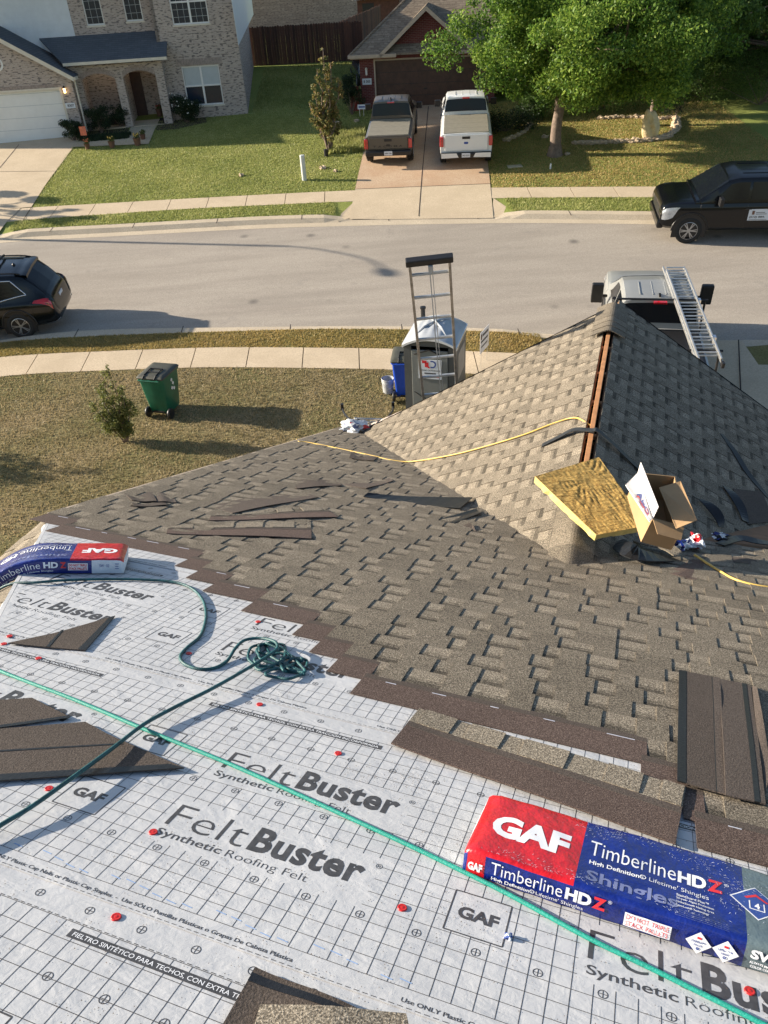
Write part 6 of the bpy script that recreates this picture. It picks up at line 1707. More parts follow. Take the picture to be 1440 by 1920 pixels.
p=hit(1440,150); mb=MB(); mb.bx(-3,4,0,.1,-.5,1.9); o=mb.build('board_fence',M['fence'],M=Matrix.Translation(p)@Matrix.Rotation(R(-8),4,'Z')); tag(o,'dark reddish board fence in the shade at the right picture edge','fence')
# off-frame tree on the left that shades the left driveway
tree('side_tree',V((-24,34.5,G(-24,34.5))),'tree left of the far left driveway, outside the picture, shading it',5,(0,0),3.4,2.0,1.6,9000,.14,M['leaf_dark'],31,.14,24)
# young reddish tree on the left lawn
def shrub(name,base,label,stems,n,leaf,mat,seed,cat='shrub',r=.012,group=None,rad=.13):
    root=empty(name,base,label,cat,group); rs=random.Random(seed); tk=MB(); cs=[];rr=[]
    for (dx,dy,z0,z1) in stems:
        pts=limb(tk,(dx*.05,dy*.05,-.05),(dx,dy,z1),r*1.6,r*.4,seed+len(cs),8,.05)
        for i in range(16):
            t=z0/z1+(1-z0/z1)*(i+rs.random())/16; k=min(len(pts)-2,int(t*(len(pts)-1))); p=pts[k].lerp(pts[k+1],t*(len(pts)-1)-k)
            sp=rad*(1.35-t*.95); c=p+V((rs.uniform(-1,1)*sp,rs.uniform(-1,1)*sp,rs.uniform(-.5,.6)*sp)); cs.append(c); rr.append(rad*(1.15-.6*t)*rs.uniform(.5,1))
            tk.tube([p,c],[r*.5,r*.2],5)
    tk.build('stems',M['bark'],root,smooth=True); leafcloud('foliage',cs,rr,n,leaf,mat,root,seed,1.0); return root
bs=hit(617,286)
shrub('young_tree',bs,'young multi-stemmed tree with reddish tips on the left lawn',[(.35,.1,.9,3.3),(.1,.1,.9,3.8),(-.45,0,.8,2.6),(-.2,.2,.8,3.1),(.65,0,1.0,2.7),(-.65,.1,.9,1.9),(.2,-.2,.7,2.4)],5200,.095,M['leaf_red'],41,'tree',.028,None,.23)
shrub('garden_shrub',hit(237,829),'upright olive green shrub on the near lawn left of the green bin',[(-.12,0,.35,1.75),(.02,.05,.3,1.95),(-.35,.1,.3,1.35),(.22,-.05,.25,1.45),(-.5,-.05,.3,1.05),(.38,.05,.25,1.05),(-.2,-.1,.2,1.1),(.12,.1,.3,1.25)],6200,.052,M['leaf_olive'],43,'shrub',.012,None,.155)
shrub('side_shrub',V((-11.9,15.6,G(-11.9,15.6))),'shrub left of the near lawn, outside the picture, casting the shadow at the lower left',[(-.1,0,.2,1.6),(.3,.1,.2,1.9),(-.4,.1,.2,1.5),(.1,-.4,.2,1.4),(.1,.4,.2,1.3),(.5,-.3,.2,1.5),(-.5,-.4,.2,1.5)],9000,.07,M['leaf_olive'],44,'shrub',.02,None,.32)
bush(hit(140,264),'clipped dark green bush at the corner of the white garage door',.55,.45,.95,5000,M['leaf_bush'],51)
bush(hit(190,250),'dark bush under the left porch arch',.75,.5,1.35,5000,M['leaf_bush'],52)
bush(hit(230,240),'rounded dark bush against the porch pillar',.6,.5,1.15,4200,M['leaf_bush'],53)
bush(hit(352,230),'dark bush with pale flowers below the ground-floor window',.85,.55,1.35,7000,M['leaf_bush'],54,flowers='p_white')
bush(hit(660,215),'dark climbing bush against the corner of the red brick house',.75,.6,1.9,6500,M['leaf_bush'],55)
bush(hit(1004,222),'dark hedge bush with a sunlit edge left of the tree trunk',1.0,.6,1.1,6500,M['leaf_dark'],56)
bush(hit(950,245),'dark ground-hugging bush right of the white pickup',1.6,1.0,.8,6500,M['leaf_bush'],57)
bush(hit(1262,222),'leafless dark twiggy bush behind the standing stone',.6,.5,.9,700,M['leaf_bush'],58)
# weeds by the driveway edge
blades('driveway_edge_grass',(-1.4,.15,lambda x:35.2,lambda x:38.6,lambda x,y:x<9),6000,.18,M['grass_green'],9,.03)
blades('bed_plants',(-13,-10.9,lambda x:39.9,lambda x:40.8,lambda x,y:x<9),2500,.12,M['leaf_bush'],10,.03)
# ------------------------------------------------------------------ rocks and edging
def rockobj(name,p,r,label,seed,sq=(1,1,.6),cat='rock',group=None,mat='rock',rot=0):
    o=crumple(name,label,p,r,[M[mat]],seed,sq,cat,group)
    for pl in o.data.polygons: pl.use_smooth=False
    o.rotation_euler.z=rot; return o
rs=random.Random(9)
edge=[(1108,268),(1145,267),(1180,264),(1200,262)]; 
def rockrow(pix,label,n,r,seed,lab_each):
    P=[hit(*q) for q in pix]; rr=random.Random(seed)
    tot=sum((b-a).length for a,b in zip(P[:-1],P[1:])); acc=0; k=0
    for a,b in zip(P[:-1],P[1:]):
        m_=max(1,round(n*(b-a).length/tot))
        ORD='first second third fourth fifth sixth seventh eighth ninth tenth eleventh twelfth thirteenth fourteenth fifteenth sixteenth seventeenth eighteenth'.split()
        for i in range(m_):
            p=a.lerp(b,(i+.5)/m_); o=rockobj('edging_stone',V((p.x,p.y,G(p.x,p.y)+r*.25)),r*rr.uniform(.8,1.15),ORD[k]+' '+lab_each,seed*50+k,(1.25,.75,.55),'stone','stones edging the tree bed',rot=math.atan2((b-a).y,(b-a).x)); k+=1
rockrow([(1076,270),(1110,270),(1150,268),(1195,266),(1222,264)],'',14,.17,3,'stone from the left in the front row edging the tree bed')
rockrow([(1230,263),(1252,258),(1268,245),(1266,222)],'',9,.22,4,'stone from the front in the curved right end of the tree bed edging')
rockrow([(1262,220),(1236,225),(1200,221),(1160,221),(1120,224)],'',10,.14,5,'stone from the right in the back row edging the tree bed')
rockrow([(946,266),(965,258),(985,248),(995,232)],'',7,.16,6,'stone from the left in the curve around the shaded bush')
ss=hit(1216,262); so=empty('standing_stone',ss,'pale upright stone with two hollows beside the thin dark trunk','stone')
bm=bmesh.new(); bmesh.ops.create_icosphere(bm,subdivisions=4,radius=1)
for v in bm.verts:
    p=v.co.copy(); k=1+.10*math.sin(p.z*4+p.x*3)+.07*math.sin(p.x*7+p.z*5)
    for (hx,hz,hr) in ((-.15,.45,.33),(.05,-.15,.28)):
        d=math.hypot(p.x-hx,p.z-hz)
        if p.y<0 and d<hr: k*=1-.55*math.cos(d/hr*math.pi/2)
    v.co=V((p.x*.36*k+.10*-p.z*.6,p.y*.17*k,p.z*.62*k+.5))
me=bpy.data.meshes.new('stone_body'); bm.to_mesh(me); bm.free(); me.materials.append(pm('pale_stone',(.60,.49,.28),.9,0,.2,6,10,.03)); o=bpy.data.objects.new('stone_body',me); COL.objects.link(o); o.parent=so
for i,(px,py,r,l) in enumerate(((606,316,.13,'flat pale stone beside the white post on the left lawn'),(629,322,.09,'small white stone farther right of the white post'),(568,226,.0,''),(610,252,.12,'pale stone left of the young tree'),(669,228,.12,'white round stone by the small lawn sign'),(452,330,.10,'pale stone by the bare patch in the middle of the left lawn'),(1021,258,.14,'pale stone against the left side of the large tree trunk'),(1063,290,.10,'small stone right of the large tree trunk'))):
    if r: p=hit(px,py); rockobj('lawn_stone',V((p.x,p.y,G(p.x,p.y)+.03)),r,l,70+i)
# stump-like planter on the lawn
p=hit(629,248); mb=MB(); mb.lathe([(.22,0),(.25,.25),(.24,.42),(.001,.40)],12); o=mb.build('lawn_rock',M['rock'],M=Matrix.Translation(p)); tag(o,'round stone block with a white top behind the young tree','stone')
# ------------------------------------------------------------------ fences and walls behind
def picketfence(name,A_,B_,h,label,seed):
    root=empty(name,A_,label,'fence'); rs=random.Random(seed); d=(B_-A_); n=int(V((d.x,d.y,0)).length/.145); mb=MB(); e=V((d.x,d.y,0)).normalized(); nn=V((-e.y,e.x,0))
    for i in range(n):
        p=A_+d*(i/n)-A_; w=.1435; z1=h+rs.uniform(-.03,.03); z0=-.3
        o0=p+nn*rs.uniform(-.008,.008)
        mb.slab([o0+V((0,0,z0)),o0+e*w+V((0,0,z0)),o0+e*w+V((0,0,z1-.05)),o0+e*w*.75+V((0,0,z1)),o0+e*w*.25+V((0,0,z1)),o0+V((0,0,z1-.05))],-nn*.018,0,rs.random())
    mb.build('pickets',M['fence'],root)
    mb=MB()
    for z in (.35,1.0,1.6): 
        q=[V((0,0,z)),d+V((0,0,z)),d+V((0,0,z+.08)),V((0,0,z+.08))]; mb.slab(q,nn*.04,0,.9)
    mb.build('rails',M['fence'],root); return root
fa,fb=hit(489,122),hit(643,114)
picketfence('picket_fence',fa-(fb-fa)*.12,fb+(fb-fa)*.25,1.9,'long dark brown picket fence closing the side yard between the two houses',1)
f2_=hit(640,114); f3_=V((f2_.x+2.6,f2_.y+7.5,G(f2_.x+2.6,f2_.y+7.5)))
picketfence('picket_fence',f2_,f3_,1.9,'dark brown picket fence running back beside the red brick house',2)
wa,wb_=hit(480,58),hit(660,38); 
mb=MB(); d=wb_-wa; nn=V((-d.y,d.x,0)).normalized(); h0=4.2
m0=wa-d*.8; m1_=wb_+d*.9
mb.slab([V((0,0,-1)),m1_-m0+V((0,0,-1)),m1_-m0+V((0,0,h0)),V((0,0,h0))],nn*.5)
o=mb.build('stone_retaining_wall',M['stone'],M=Matrix.Translation(m0)); tag(o,'rough tan stone retaining wall behind the picket fence','wall')
p=wa.lerp(wb_,.55); 
hb=bush(V((p.x,p.y,p.z+2.0)),'dark hanging greenery along the top of the stone retaining wall',2.6,.7,1.4,5000,M['leaf_bush'],61)
# garden shed behind
sp_=hit(697,62); SH=Matrix.Translation((sp_.x+.4,sp_.y+.6,sp_.z))@Matrix.Rotation(R(-8),4,'Z')
sh=empty('garden_shed',SH,'dark red shed with a pale corrugated roof behind the side fence','shed')
mb=MB(); mb.bx(-1.3,1.6,0,2.2,-.4,1.9); mb.build('walls',pm('shed_red',(.09,.035,.028),.8,0,.3,5),sh)
mb=MB(); mb.bx(-.95,-.15,-.03,-.002,-.3,1.7); mb.build('door',M['black'],sh,bevel=.01)
mb=MB()
def sr(u,v): x=-1.6+3.5*u; return (x,-.35+2.9*v,1.95+.35*v+.03*math.sin(x*2*math.pi/.22))
mb.grid(sr,120,3); mb.build('corrugated_roof',pm('corrugated',(.55,.49,.40),.6,0,.2,3),sh,smooth=True)
# car glimpsed between the bush and the brick corner
cp=hit(664,165); mcar=empty('parked_car',Matrix.Translation((cp.x+.9,cp.y+1.8,cp.z))@Matrix.Rotation(R(96),4,'Z'),'dark blue-grey car mostly hidden behind the corner of the red brick house','car')
st=[(-2.2,[(0,.3),(.8,.4),(.86,.7),(.72,.9),(.6,.95),(0,.97)]),(-1.7,[(0,.3),(.86,.4),(.9,.75),(.8,1.0),(.66,1.32),(0,1.36)]),(-.6,[(0,.3),(.88,.4),(.92,.75),(.84,1.0),(.66,1.43),(0,1.47)]),(.5,[(0,.3),(.88,.4),(.92,.75),(.84,1.0),(.66,1.38),(0,1.42)]),(1.2,[(0,.3),(.88,.4),(.9,.7),(.82,.92),(.6,.98),(0,1.0)]),(2.2,[(0,.35),(.75,.4),(.8,.6),(.7,.75),(.5,.78),(0,.8)])]
lo=Loft(st,30); mb=MB(); lo.mesh(mb); mb.build('body',pm('paint_slate',(.03,.05,.07),.25,.2,.1,1,0,0,.5,.6),mcar,smooth=True)
mb=MB(); lo.patch(mb,[(-2.1,4.0),(-1.72,4.1),(-1.72,5.9),(-2.1,6.0)],.012,5,8); mb.build('rear_window',M['carglass'],mcar)
mb=MB(); lo.patch(mb,[(-1.6,3.1),(.7,3.1),(.3,3.9),(-1.5,3.9)],.012,5,3,1); mb.build('side_window',M['carglass'],mcar)
for x in (-1.4,1.4):
    for sd in (1,-1): wheel(mcar,x,sd*.9,.32,sd,5)
# ------------------------------------------------------------------ street lamp left of the picture
a_=hit(560,455); tip=hit(683,489)
sh_l=6.6/math.tan(SUN_EL); sdir=V((math.cos(SUN_AZ),-math.sin(SUN_AZ),0))
pt=hit(560,455)-sdir*sh_l; pt.z=G(pt.x,pt.y)
lmp=empty('street_lamp',V((pt.x,pt.y,G(pt.x,pt.y))),'street lamp standing off the left edge of the picture, its shadow crossing the street','street lamp')
mb=MB(); mb.tube([(0,0,-.2),(0,0,6.2)],[.09,.06],10); mb.build('pole',M['alu'],lmp,smooth=True)
arm=smooth([(0,0,6.2),(.15,-.25,6.5),(.7,-1.0,6.75),(1.2,-1.9,6.7)],6); mb=MB(); mb.tube(arm,.035,8); mb.build('arm',M['alu'],lmp,smooth=True)
mb=MB(); mb.lathe([(.001,.10),(.14,.07),(.22,-.02),(.18,-.08),(.001,-.10)],14,0,Matrix.Translation((1.3,-2.1,6.66))@Matrix.Scale(1.5,4,V((0,1,0)))); mb.build('lamp_head',M['grey_pl'],lmp,smooth=True)
# ------------------------------------------------------------------ near lawn things
def wheelie(name,base,yaw,label,body,sc=1.0,sticker=False):
    root=empty(name,Matrix.Translation(base)@Matrix.Rotation(yaw,4,'Z')@Matrix.Scale(sc,4),label,'wheeled bin')
    # local: -y is the wheel/handle side, z up
    mb=MB()
    def ring(z,wx,y0,y1,r=.05):
        pts=[]
        for cx,cy,a0 in ((wx-r,y1-r,0),(-wx+r,y1-r,90),(-wx+r,y0+r,180),(wx-r,y0+r,270)):
            for i in range(4): a=R(a0+i*30); pts.append((cx+r*math.cos(a),cy+r*math.sin(a),z))
        return pts
    prof=[(.10,.235,-.22,.30),(.14,.245,-.25,.32),(.55,.275,-.30,.37),(.60,.285,-.30,.385),(.98,.31,-.335,.43),(.99,.335,-.355,.455),(1.03,.335,-.355,.455)]
    vs=[];n=16
    for p in prof: vs+=ring(*p)
    fs=[(i*n+k,i*n+(k+1)%n,(i+1)*n+(k+1)%n,(i+1)*n+k) for i in range(len(prof)-1) for k in range(n)]+[tuple(range(n-1,-1,-1)),tuple(range((len(prof)-1)*n,len(prof)*n))]
    mb.add(vs,fs); b=mb.build('bin_body',M[body],root,smooth='angle')
    mb=MB(); lp=[(1.031,.345,-.37,.47),(1.06,.345,-.37,.47),(1.085,.325,-.34,.44),(1.105,.26,-.26,.36),(1.11,.20,-.2,.30)]; vs=[]
    for p in lp: vs+=ring(*p)
    fs=[(i*n+k,i*n+(k+1)%n,(i+1)*n+(k+1)%n,(i+1)*n+k) for i in range(len(lp)-1) for k in range(n)]+[tuple(range(n-1,-1,-1)),tuple(range((len(lp)-1)*n,len(lp)*n))]
    mb.add(vs,fs)
    l=mb.build('lid',M['bin_lid'],root,smooth='angle')
    mb=MB()
    for x in (-.15,.15): mb.tube([(x,-.40,1.06),(x,-.30,1.115),(x,-.05,1.13),(x,.05,1.125)],.014,6)
    mb.tube([(-.15,.05,1.125),(.15,.05,1.125)],.014,6); mb.tube([(-.15,-.14,1.132),(.15,-.14,1.132)],.010,6)
    mb.build('lid_ribs',M['black'],l)
    mb=MB(); mb.tube([(-.27,-.42,1.02),(.27,-.42,1.02)],.017,8)
    for x in (-.2,.0,.2): mb.bx(x-.02,x+.02,-.42,-.34,.99,1.03)
    mb.build('handle',M[body],root)
    for x in (-.30,.30):
        mb=MB(); mb.lathe([(.001,-.03),(.12,-.03),(.13,-.015),(.13,.015),(.12,.03),(.001,.03)],20,0,Matrix.Translation((x*.98,-.27,.13))@Matrix.Rotation(R(90),4,'Y')); mb.build('wheel',M['black'],root,smooth='angle')
    mb=MB(); mb.tube([(-.29,-.27,.13),(.29,-.27,.13)],.014,8); mb.bx(-.14,.14,-.285,-.25,.13,.17); mb.build('axle',M['black'],root)
    if sticker:
        mb=MB()
        for k,(y,z) in enumerate(((.05,.86),(.10,.76),(.03,.66),(.12,.62))):
            x=.285+.035*(z-.55)/.43+.003
            mb.add([(x,y-.05,z),(x,y,z-.05),(x,y+.05,z),(x,y,z+.05)],[(0,1,2,3)])
        mb.build('sticker',M['p_white'],root)
    return root
bb=hit(310,777); wheelie('wheeled_bin',V((bb.x,bb.y+.12,G(bb.x,bb.y))),R(-17),'green wheeled bin with a dark lid standing alone on the near lawn','bin_green',1.0,True)
pc=V((1.23,15.55,G(1.23,15.55)))
b2_=V((.74,16.6,G(.74,16.6))); wheelie('wheeled_bin',b2_,R(-8),'blue wheeled bin with a dark lid behind the left side of the portable toilet','bin_blue',1.0)
# bucket
bk=hit(728,735); mb=MB(); mb.lathe([(.001,.0),(.125,.0),(.145,.34),(.155,.345),(.155,.36),(.148,.37),(.140,.365),(.12,.02),(.001,.02)],24); 
for z in (.27,.30): mb.lathe([(.143,z),(.152,z+.005),(.145,z+.012)],24)
bo=empty('bucket',Matrix.Translation(bk),'grey plastic bucket on the lawn beside the blue bin','bucket'); mb.build('bucket_body',M['bucket'],bo,smooth='angle')
mb=MB(); mb.tube(smooth([(-.15,0,.33),(-.12,-.12,.22),(0,-.17,.16),(.12,-.12,.22),(.15,0,.33)],5),.004,6); mb.build('handle',M['alu'],bo)
# portable toilet
yt=R(-17); TM=Matrix.Translation((1.34,15.62,G(1.34,15.62)))@Matrix.Rotation(yt,4,'Z')
tl=empty('portable_toilet',TM,'grey portable toilet cabin with a pale vaulted roof behind the ladder','portable toilet')
w2=.56; mb=MB(); mb.bx(-w2,-w2+.04,-.6,.6,0,2.02); mb.bx(w2-.04,w2,-.6,.6,0,2.02); mb.bx(-w2+.04,w2-.04,.56,.6,0,2.02); mb.bx(-w2+.04,w2-.04,-.6,.56,0,.12)
mb.bx(-w2+.04,-w2+.16,-.6,-.55,.12,2.02); mb.bx(w2-.16,w2-.04,-.6,-.55,.12,2.02)
n=14
def vz(x): return 2.02+.17*(1-(x/w2)**2)
for y0,y1 in ((-.6,-.55),(.55,.6)):
    for i in range(n):
        xa,xb=-w2+2*w2*i/n,-w2+2*w2*(i+1)/n; vs=[(xa,y0,2.0),(xb,y0,2.0),(xb,y0,vz(xb)),(xa,y0,vz(xa))]; vs+=[(a,y1,c) for a,b,c in vs]; mb.add(vs,[(0,1,2,3),(7,6,5,4)])
mb.build('cabin_walls',M['grey_pl'],tl)
mb=MB(); mb.bx(-w2+.17,w2-.17,-.625,-.585,.14,1.92); dr=mb.build('door',M['grey_door'],tl,bevel=.01)
mb=MB(); mb.slab([(-.36,-.632,.5),(-.33,-.632,.5),(.36,-.632,.95),(.33,-.632,.95)],(0,.004,0)); mb.slab([(.36,-.632,.5),(.33,-.632,.5),(-.36,-.632,.95),(-.33,-.632,.95)],(0,.004,0)); mb.tube([(-.33,-.635,1.83),(0,-.635,1.94),(.33,-.635,1.80)],.014,6); mb.build('door_ribs',M['black'],dr)
sg=MB(); sg.bx(-.24,.26,-.640,-.630,1.28,1.72); sgo=sg.build('sign',M['plate'],tl)
t=MB(); fz=lambda x,y,z:(x,-.6415,y)
t.bx(-.16,-.06,-.6425,-.6405,1.64,1.70,1); t.bx(-.10,-.02,-.6425,-.6405,1.55,1.66,1); t.add([(-.04,-.643,1.53),(.02,-.643,1.53),(-.04,-.643,1.60)],[(0,1,2)],1)
n=16; vs=[]
for i in range(n+1):
    a=R(-120+240*i/n); vs+=[(.06+.055*math.cos(a),-.6425,1.62+.055*math.sin(a)),(.06+.085*math.cos(a),-.6425,1.62+.085*math.sin(a))]
t.add(vs,[(2*i,2*i+1,2*i+3,2*i+2) for i in range(n)],2)
put_text(t,'TEXAS OUTHOUSE',-.21,1.46,.44,.035,0,bold=.03,fn=fz); t.bx(-.11,.14,-.6425,-.6405,1.395,1.425,0); t.bx(-.20,.22,-.6425,-.6405,1.325,1.345,1)
t.build('sign_lettering',[M['ink'],M['red_ink'],M['blue_ink']],sgo)
mb=MB()
def rf(u,v):
    x=-w2-.02+2*(w2+.02)*u; y=-.64+1.28*v; r=(1-(x/(w2+.02))**2); return (x,y,2.03+.17*r+.10*math.sin(math.pi*v)**.7*(r**.5 if r>0 else 0)+.012*math.sin(u*40)*math.sin(math.pi*v)*(r>.2))
mb.grid(rf,28,18); ro=mb.build('roof',M['roof_pl'],tl,smooth=True)
mb=MB()
for i in range(20):
    u0,u1=i/20,(i+1)/20; a,b=V(rf(u0,0)),V(rf(u1,0)); mb.slab([a,b,b-V((0,0,.05)),a-V((0,0,.05))],(0,-.02,0))
    a,b=V(rf(u0,1)),V(rf(u1,1)); mb.slab([a,b,b-V((0,0,.05)),a-V((0,0,.05))],(0,.02,0))
for x in (-w2-.02,w2+.02): mb.bx(x-.012,x+.012,-.64,.64,1.97,2.04)
mb.bx(w2-.02,w2+.008,-.612,-.598,.1,1.97)
mb.build('roof_rim',M['p_white'],ro)
mb=MB()
c=(0,-.0,2.325)
for q in ((-.38,-.52,2.13),(.38,-.52,2.13),(-.38,.52,2.13),(.38,.52,2.13)): mb.tube([c,(q[0]*.5,q[1]*.5,2.29),q],.022,6)
mb.build('roof_ridges',M['roof_pl'],ro)
mb=MB(); mb.lathe([(.05,2.1),(.05,2.42),(.065,2.42),(.065,2.46),(.001,2.47)],12,0,Matrix.Translation((-.36,.42,0))); mb.build('vent_pipe',M['black'],tl)
mb=MB(); mb.bx(w2+.002,w2+.008,-.35,.40,1.15,1.75); mb.build('side_panel',M['trim_tan'],tl)
# yard sign
ysb=hit(905,690); mb=MB(); YM=Matrix.Translation((ysb.x+.05,ysb.y+.15,G(ysb.x,ysb.y)))@Matrix.Rotation(R(62),4,'Z'); ysn=empty('yard_sign',YM,'white yard sign seen nearly edge-on right of the portable toilet','sign')
for x in (-.22,.22): mb.tube([(x,0,-.1),(x,0,.95)],.005,6)
mb.build('sign_legs',M['alu'],ysn); mb=MB(); mb.bx(-.31,.31,-.004,.004,.42,.98); po=mb.build('sign_panel',M['card_white'],ysn)
t=MB(); t.bx(-.16,.24,-.0055,-.0045,.83,.89); t.bx(-.27,.23,-.0055,-.0045,.69,.74); t.bx(-.24,.20,-.0055,-.0045,.56,.60); t.bx(-.28,-.20,-.0055,-.0045,.78,.92,1); t.build('sign_lettering',[M['ink'],M['terracotta']],po)
# extension ladder leaning on the front eave
def dpt(px,py,d): return CAM+ray(px,py)*d
LT=dpt(805,489,8.55); LB=dpt(824,725,10.0)
ldir=(LT-LB).normalized(); 
lft=(dpt(765,500,8.55)-dpt(845,498,8.55)); lft=(lft-ldir*lft.dot(ldir)).normalized(); ln_=lft.cross(ldir)
tt=(LB.z-(-.25))/ldir.z
LBg=LB-ldir*tt
LM=frame(LBg,-lft,-(-lft).cross(ldir)*-1,ldir); 
LM=frame(LBg,-lft,ldir.cross(-lft),ldir)
tot=(LT-LBg).length
ld=empty('extension_ladder',LM,'aluminium ladder with a black top bumper rising above the front eave','ladder')
for sd in (-1,1):
    mb=MB(); x=sd*.222; mb.bx(x-.014,x+.014,-.035,.035,0,tot); mb.bx(x-sd*.03-.006 if False else x-.016,x+.016,-.04,-.036,0,tot); mb.build('rail',M['alu_dirty'],ld,bevel=.004)
z=tot-.16
while z>.2:
    mb=MB(); mb.tube([(-.208,0,z),(.208,0,z)],.019,8); mb.build('rung',M['alu_rung'],ld,smooth='angle'); z-=.305
    if tot-z>3.4: break
mb=MB()
while z>.2: mb.tube([(-.208,0,z),(.208,0,z)],.019,8); z-=.305
mb.build('lower_rungs',M['alu_rung'],ld,smooth='angle')
mb=MB(); mb.bx(-.265,.265,-.05,.05,tot-.03,tot+.045); mb.build('top_bumper',M['black'],ld,bevel=.012)
mb=MB(); mb.tube([(-.005,-.045,tot-.03),(.00,-.045,tot-1.2),(.02,-.045,tot-2.6)],.006,6); mb.tube([(.025,-.045,tot-.05),(.03,-.045,tot-1.1),(.055,-.045,tot-2.6)],.0045,6); mb.bx(-.02,.035,-.07,-.02,tot-.10,tot-.03); mb.build('pulley_rope',M['bucket'],ld)
# ladder stabiliser and plastic bag at the corner of the eave
def EP(px,py,l=.03): return pa(px,py,l)
e0=EP(700,808,.02)
stb=empty('ladder_stabiliser',e0,'black and silver ladder stabiliser bar by the valley end of the eave','ladder stabiliser')
d0=lambda px,py,l: pa(px,py,l)-e0
mb=MB(); mb.tube([d0(664,785,.16),d0(722,787,.16)],.018,8); mb.tube([d0(670,792,.10),d0(712,792,.10)],.014,8); mb.build('cross_tube',M['alu'],stb,smooth='angle')
mb=MB(); mb.tube(smooth([d0(642,766,.22),d0(646,776,.18),d0(658,788,.13),d0(672,797,.08),d0(680,806,.03)],4),.014,6); mb.tube(smooth([d0(737,762,.20),d0(735,772,.17),d0(722,786,.14),d0(700,797,.09),d0(684,804,.04)],4),.014,6); mb.tube([d0(672,786,.16),d0(676,806,.02)],.016,6)
for q in ((642,766,.22),(737,762,.20)): c=d0(*q); mb.bx(c.x-.02,c.x+.02,c.y-.02,c.y+.02,c.z-.02,c.z+.07)
mb.build('arms',M['black'],stb)
crumple('plastic_bag','white crumpled plastic bag with red print at the corner of the eave',pa(662,801,.07),.125,[M['bagwhite'],M['siding'],M['bagwhite'],M['haze_ink'],M['bagwhite'],M['siding'],M['bagwhite'],M['siding'],M['bagred']],11,(1.35,.8,.62),'plastic bag',None)
# ladder on the work truck rack
la,lb=hit(1263,503,2.10),hit(1330,680,2.10)
la=CAM+ray(1263,503)*((la-CAM).dot(_F)); 
zd=(lb-la).normalized(); wdir=V((-zd.y,zd.x,0)).normalized(); wdir=wdir if wdir.x<0 else -wdir
TMx=frame(la,-wdir,zd.cross(-wdir)*1.0,zd)
len_=(lb-la).length
el=empty('truck_ladder',TMx,'silver extension ladder tied on top of the work truck rack','ladder')
for off,y in ((0,-.0),(.025,.07)):
    for sd in (-1,1):
        mb=MB(); x=sd*(.235-off); mb.bx(x-.016,x+.016,y-.03,y+.03,-.05 if off==0 else .25,len_); mb.build('rail',M['alu'],el,bevel=.004)
    z=.12
    while z<len_-.08:
        mb=MB(); mb.tube([(-.22+off,y,z),(.22-off,y,z)],.017,8); mb.build('rung',M['alu_rung'],el,smooth='angle'); z+=.305 if off==0 else .305
for z in (len_*.42,len_*.8):
    mb=MB(); mb.bx(.20,.27,-.05,.10,z-.06,z+.06); mb.tube([(.22,-.06,z),(.26,-.10,z+.05),(.19,-.09,z+.09)],.012,6); mb.build('rung_lock',M['chrome'],el)
for sd in (-1,1):
    mb=MB(); mb.bx(sd*.235-.03,sd*.235+.03,-.06,.05,len_,len_+.12); mb.build('foot',M['black'],el,bevel=.01)
# ------------------------------------------------------------------ small things on the far side
p=hit(571,338); mb=MB(); mb.lathe([(.001,-.1),(.095,-.1),(.095,.86),(.10,.88),(.09,.92),(.001,.93)],14); o=mb.build('utility_post',M['post_white'],M=Matrix.Translation(p),smooth='angle'); tag(o,'short white plastic utility post on the left lawn near the pavement','post')
def pot(px,py,label,flower,r=.16,h=.26):
    p=hit(px,py); root=empty('flower_pot',p,label,'flower pot','pots along the porch path'); mb=MB(); mb.lathe([(.001,0),(r*.7,0),(r,h),(r*1.08,h+.01),(r*1.08,h+.04),(r*.9,h+.03),(.001,h)],14); mb.build('pot',M['terracotta'],root,smooth='angle')
    leafcloud('plant',[V((0,0,h+.10)),V((.06,.02,h+.15))],[.14,.12],260,.06,M['leaf_olive'],root,int(px))
    if flower:
        f=MB(); rs=random.Random(int(px))
        for i in range(9): a=rs.random()*6; q=(.1*math.cos(a),.1*math.sin(a)-.03,h+.14+.1*rs.random()); f.bx(q[0]-.02,q[0]+.02,q[1]-.02,q[1]+.02,q[2]-.02,q[2]+.02)
        f.build('blossoms',M[flower],root)
pot(165,280,'leftmost flower pot on the path edge, in front of the orange flag','orange',.12,.2); pot(211,277,'middle flower pot with yellow blossoms on the path edge','yellow_hose',.15,.24); pot(259,273,'larger flower pot with a spiky plant on the path edge','yellow_hose',.17,.28); pot(269,262,'square-looking pot just behind the spiky potted plant',None,.13,.2); pot(300,218,'flower pot with red blossoms at the porch entrance','redpl',.16,.3)
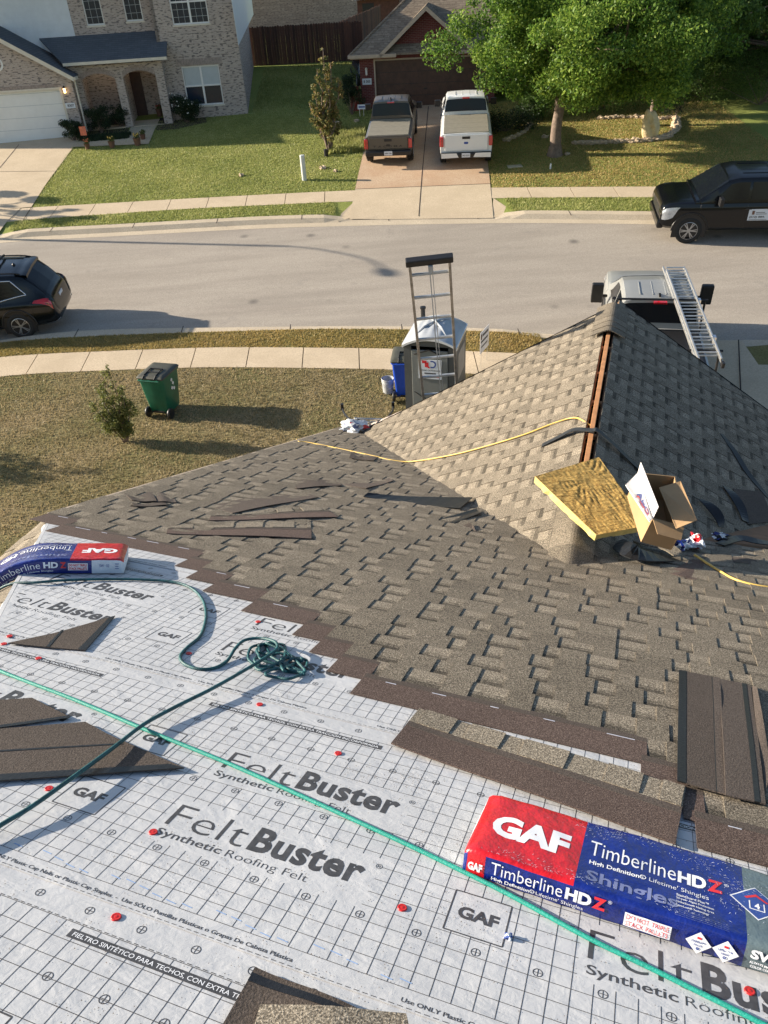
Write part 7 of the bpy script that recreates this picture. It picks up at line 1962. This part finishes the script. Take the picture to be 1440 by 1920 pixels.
p=hit(161,268); root=empty('garden_flag',p,'small orange garden flag at the corner of the flower bed','flag'); mb=MB(); mb.tube([(-.16,0,-.05),(-.16,0,.75),(.16,0,.72)],.006,6); mb.build('flag_stand',M['black'],root); mb=MB(); mb.grid(lambda u,v:(-.15+.30*u,.02*math.sin(u*5+v*3),.32+.38*v),6,6); mb.build('flag_cloth',M['orange'],root)
p=hit(681,218); root=empty('lawn_sign',Matrix.Translation(p)@Matrix.Rotation(R(-12),4,'Z'),'small white and blue lawn sign at the foot of the red brick house','sign'); mb=MB(); mb.bx(-.17,-.14,-.01,.01,-.1,.35); mb.bx(.02,.05,-.01,.01,-.1,.35); mb.build('stakes',M['alu'],root); mb=MB(); mb.bx(-.24,.16,-.02,-.011,.30,.50); so_=mb.build('sign_panel',M['plate'],root); t=MB(); t.bx(-.19,.11,-.0225,-.0205,.37,.43); t.build('sign_lettering',M['blue_ink'],so_)
p=hit(671,208); mb=MB(); root=empty('wheelbarrow_tray',Matrix.Translation(p)@Matrix.Rotation(R(20),4,'Z'),'red plastic tray leaning on the corner of the red brick house','tray')
mb.slab([(-.35,0,0),(.25,0,0),(.16,.25,1.0),(-.16,.25,1.0)],(0,.06,.01)); mb.tube([(-.35,0,0),(-.16,.24,1.0),(.16,.24,1.0),(.25,0,0)],.03,6); mb.build('tray_shell',M['redpl'],root)
p=hit(612,293); mb=MB(); mb.lathe([(.001,0),(.09,0),(.10,.26),(.09,.27),(.001,.25)],12); o=mb.build('lawn_spotlight',M['black'],M=Matrix.Translation(p),smooth='angle'); tag(o,'small black garden light in front of the young tree','garden light')
p=hit(1032,317); mb=MB(); mb.lathe([(.001,0),(.035,0),(.035,.16),(.02,.2),(.001,.21)],10); o=mb.build('garden_marker',M['p_white'],M=Matrix.Translation(p),smooth='angle'); tag(o,'tiny white marker in the grass in front of the large tree','marker')
p=hit(965,312); mb=MB(); mb.bx(-.28,.28,-.18,.18,-.05,.03); o=mb.build('meter_cover',M['kerb'],M=Matrix.Translation(p),bevel=.01); tag(o,'flat concrete meter cover in the grass right of the white pickup','meter cover')
p=hit(805,245);
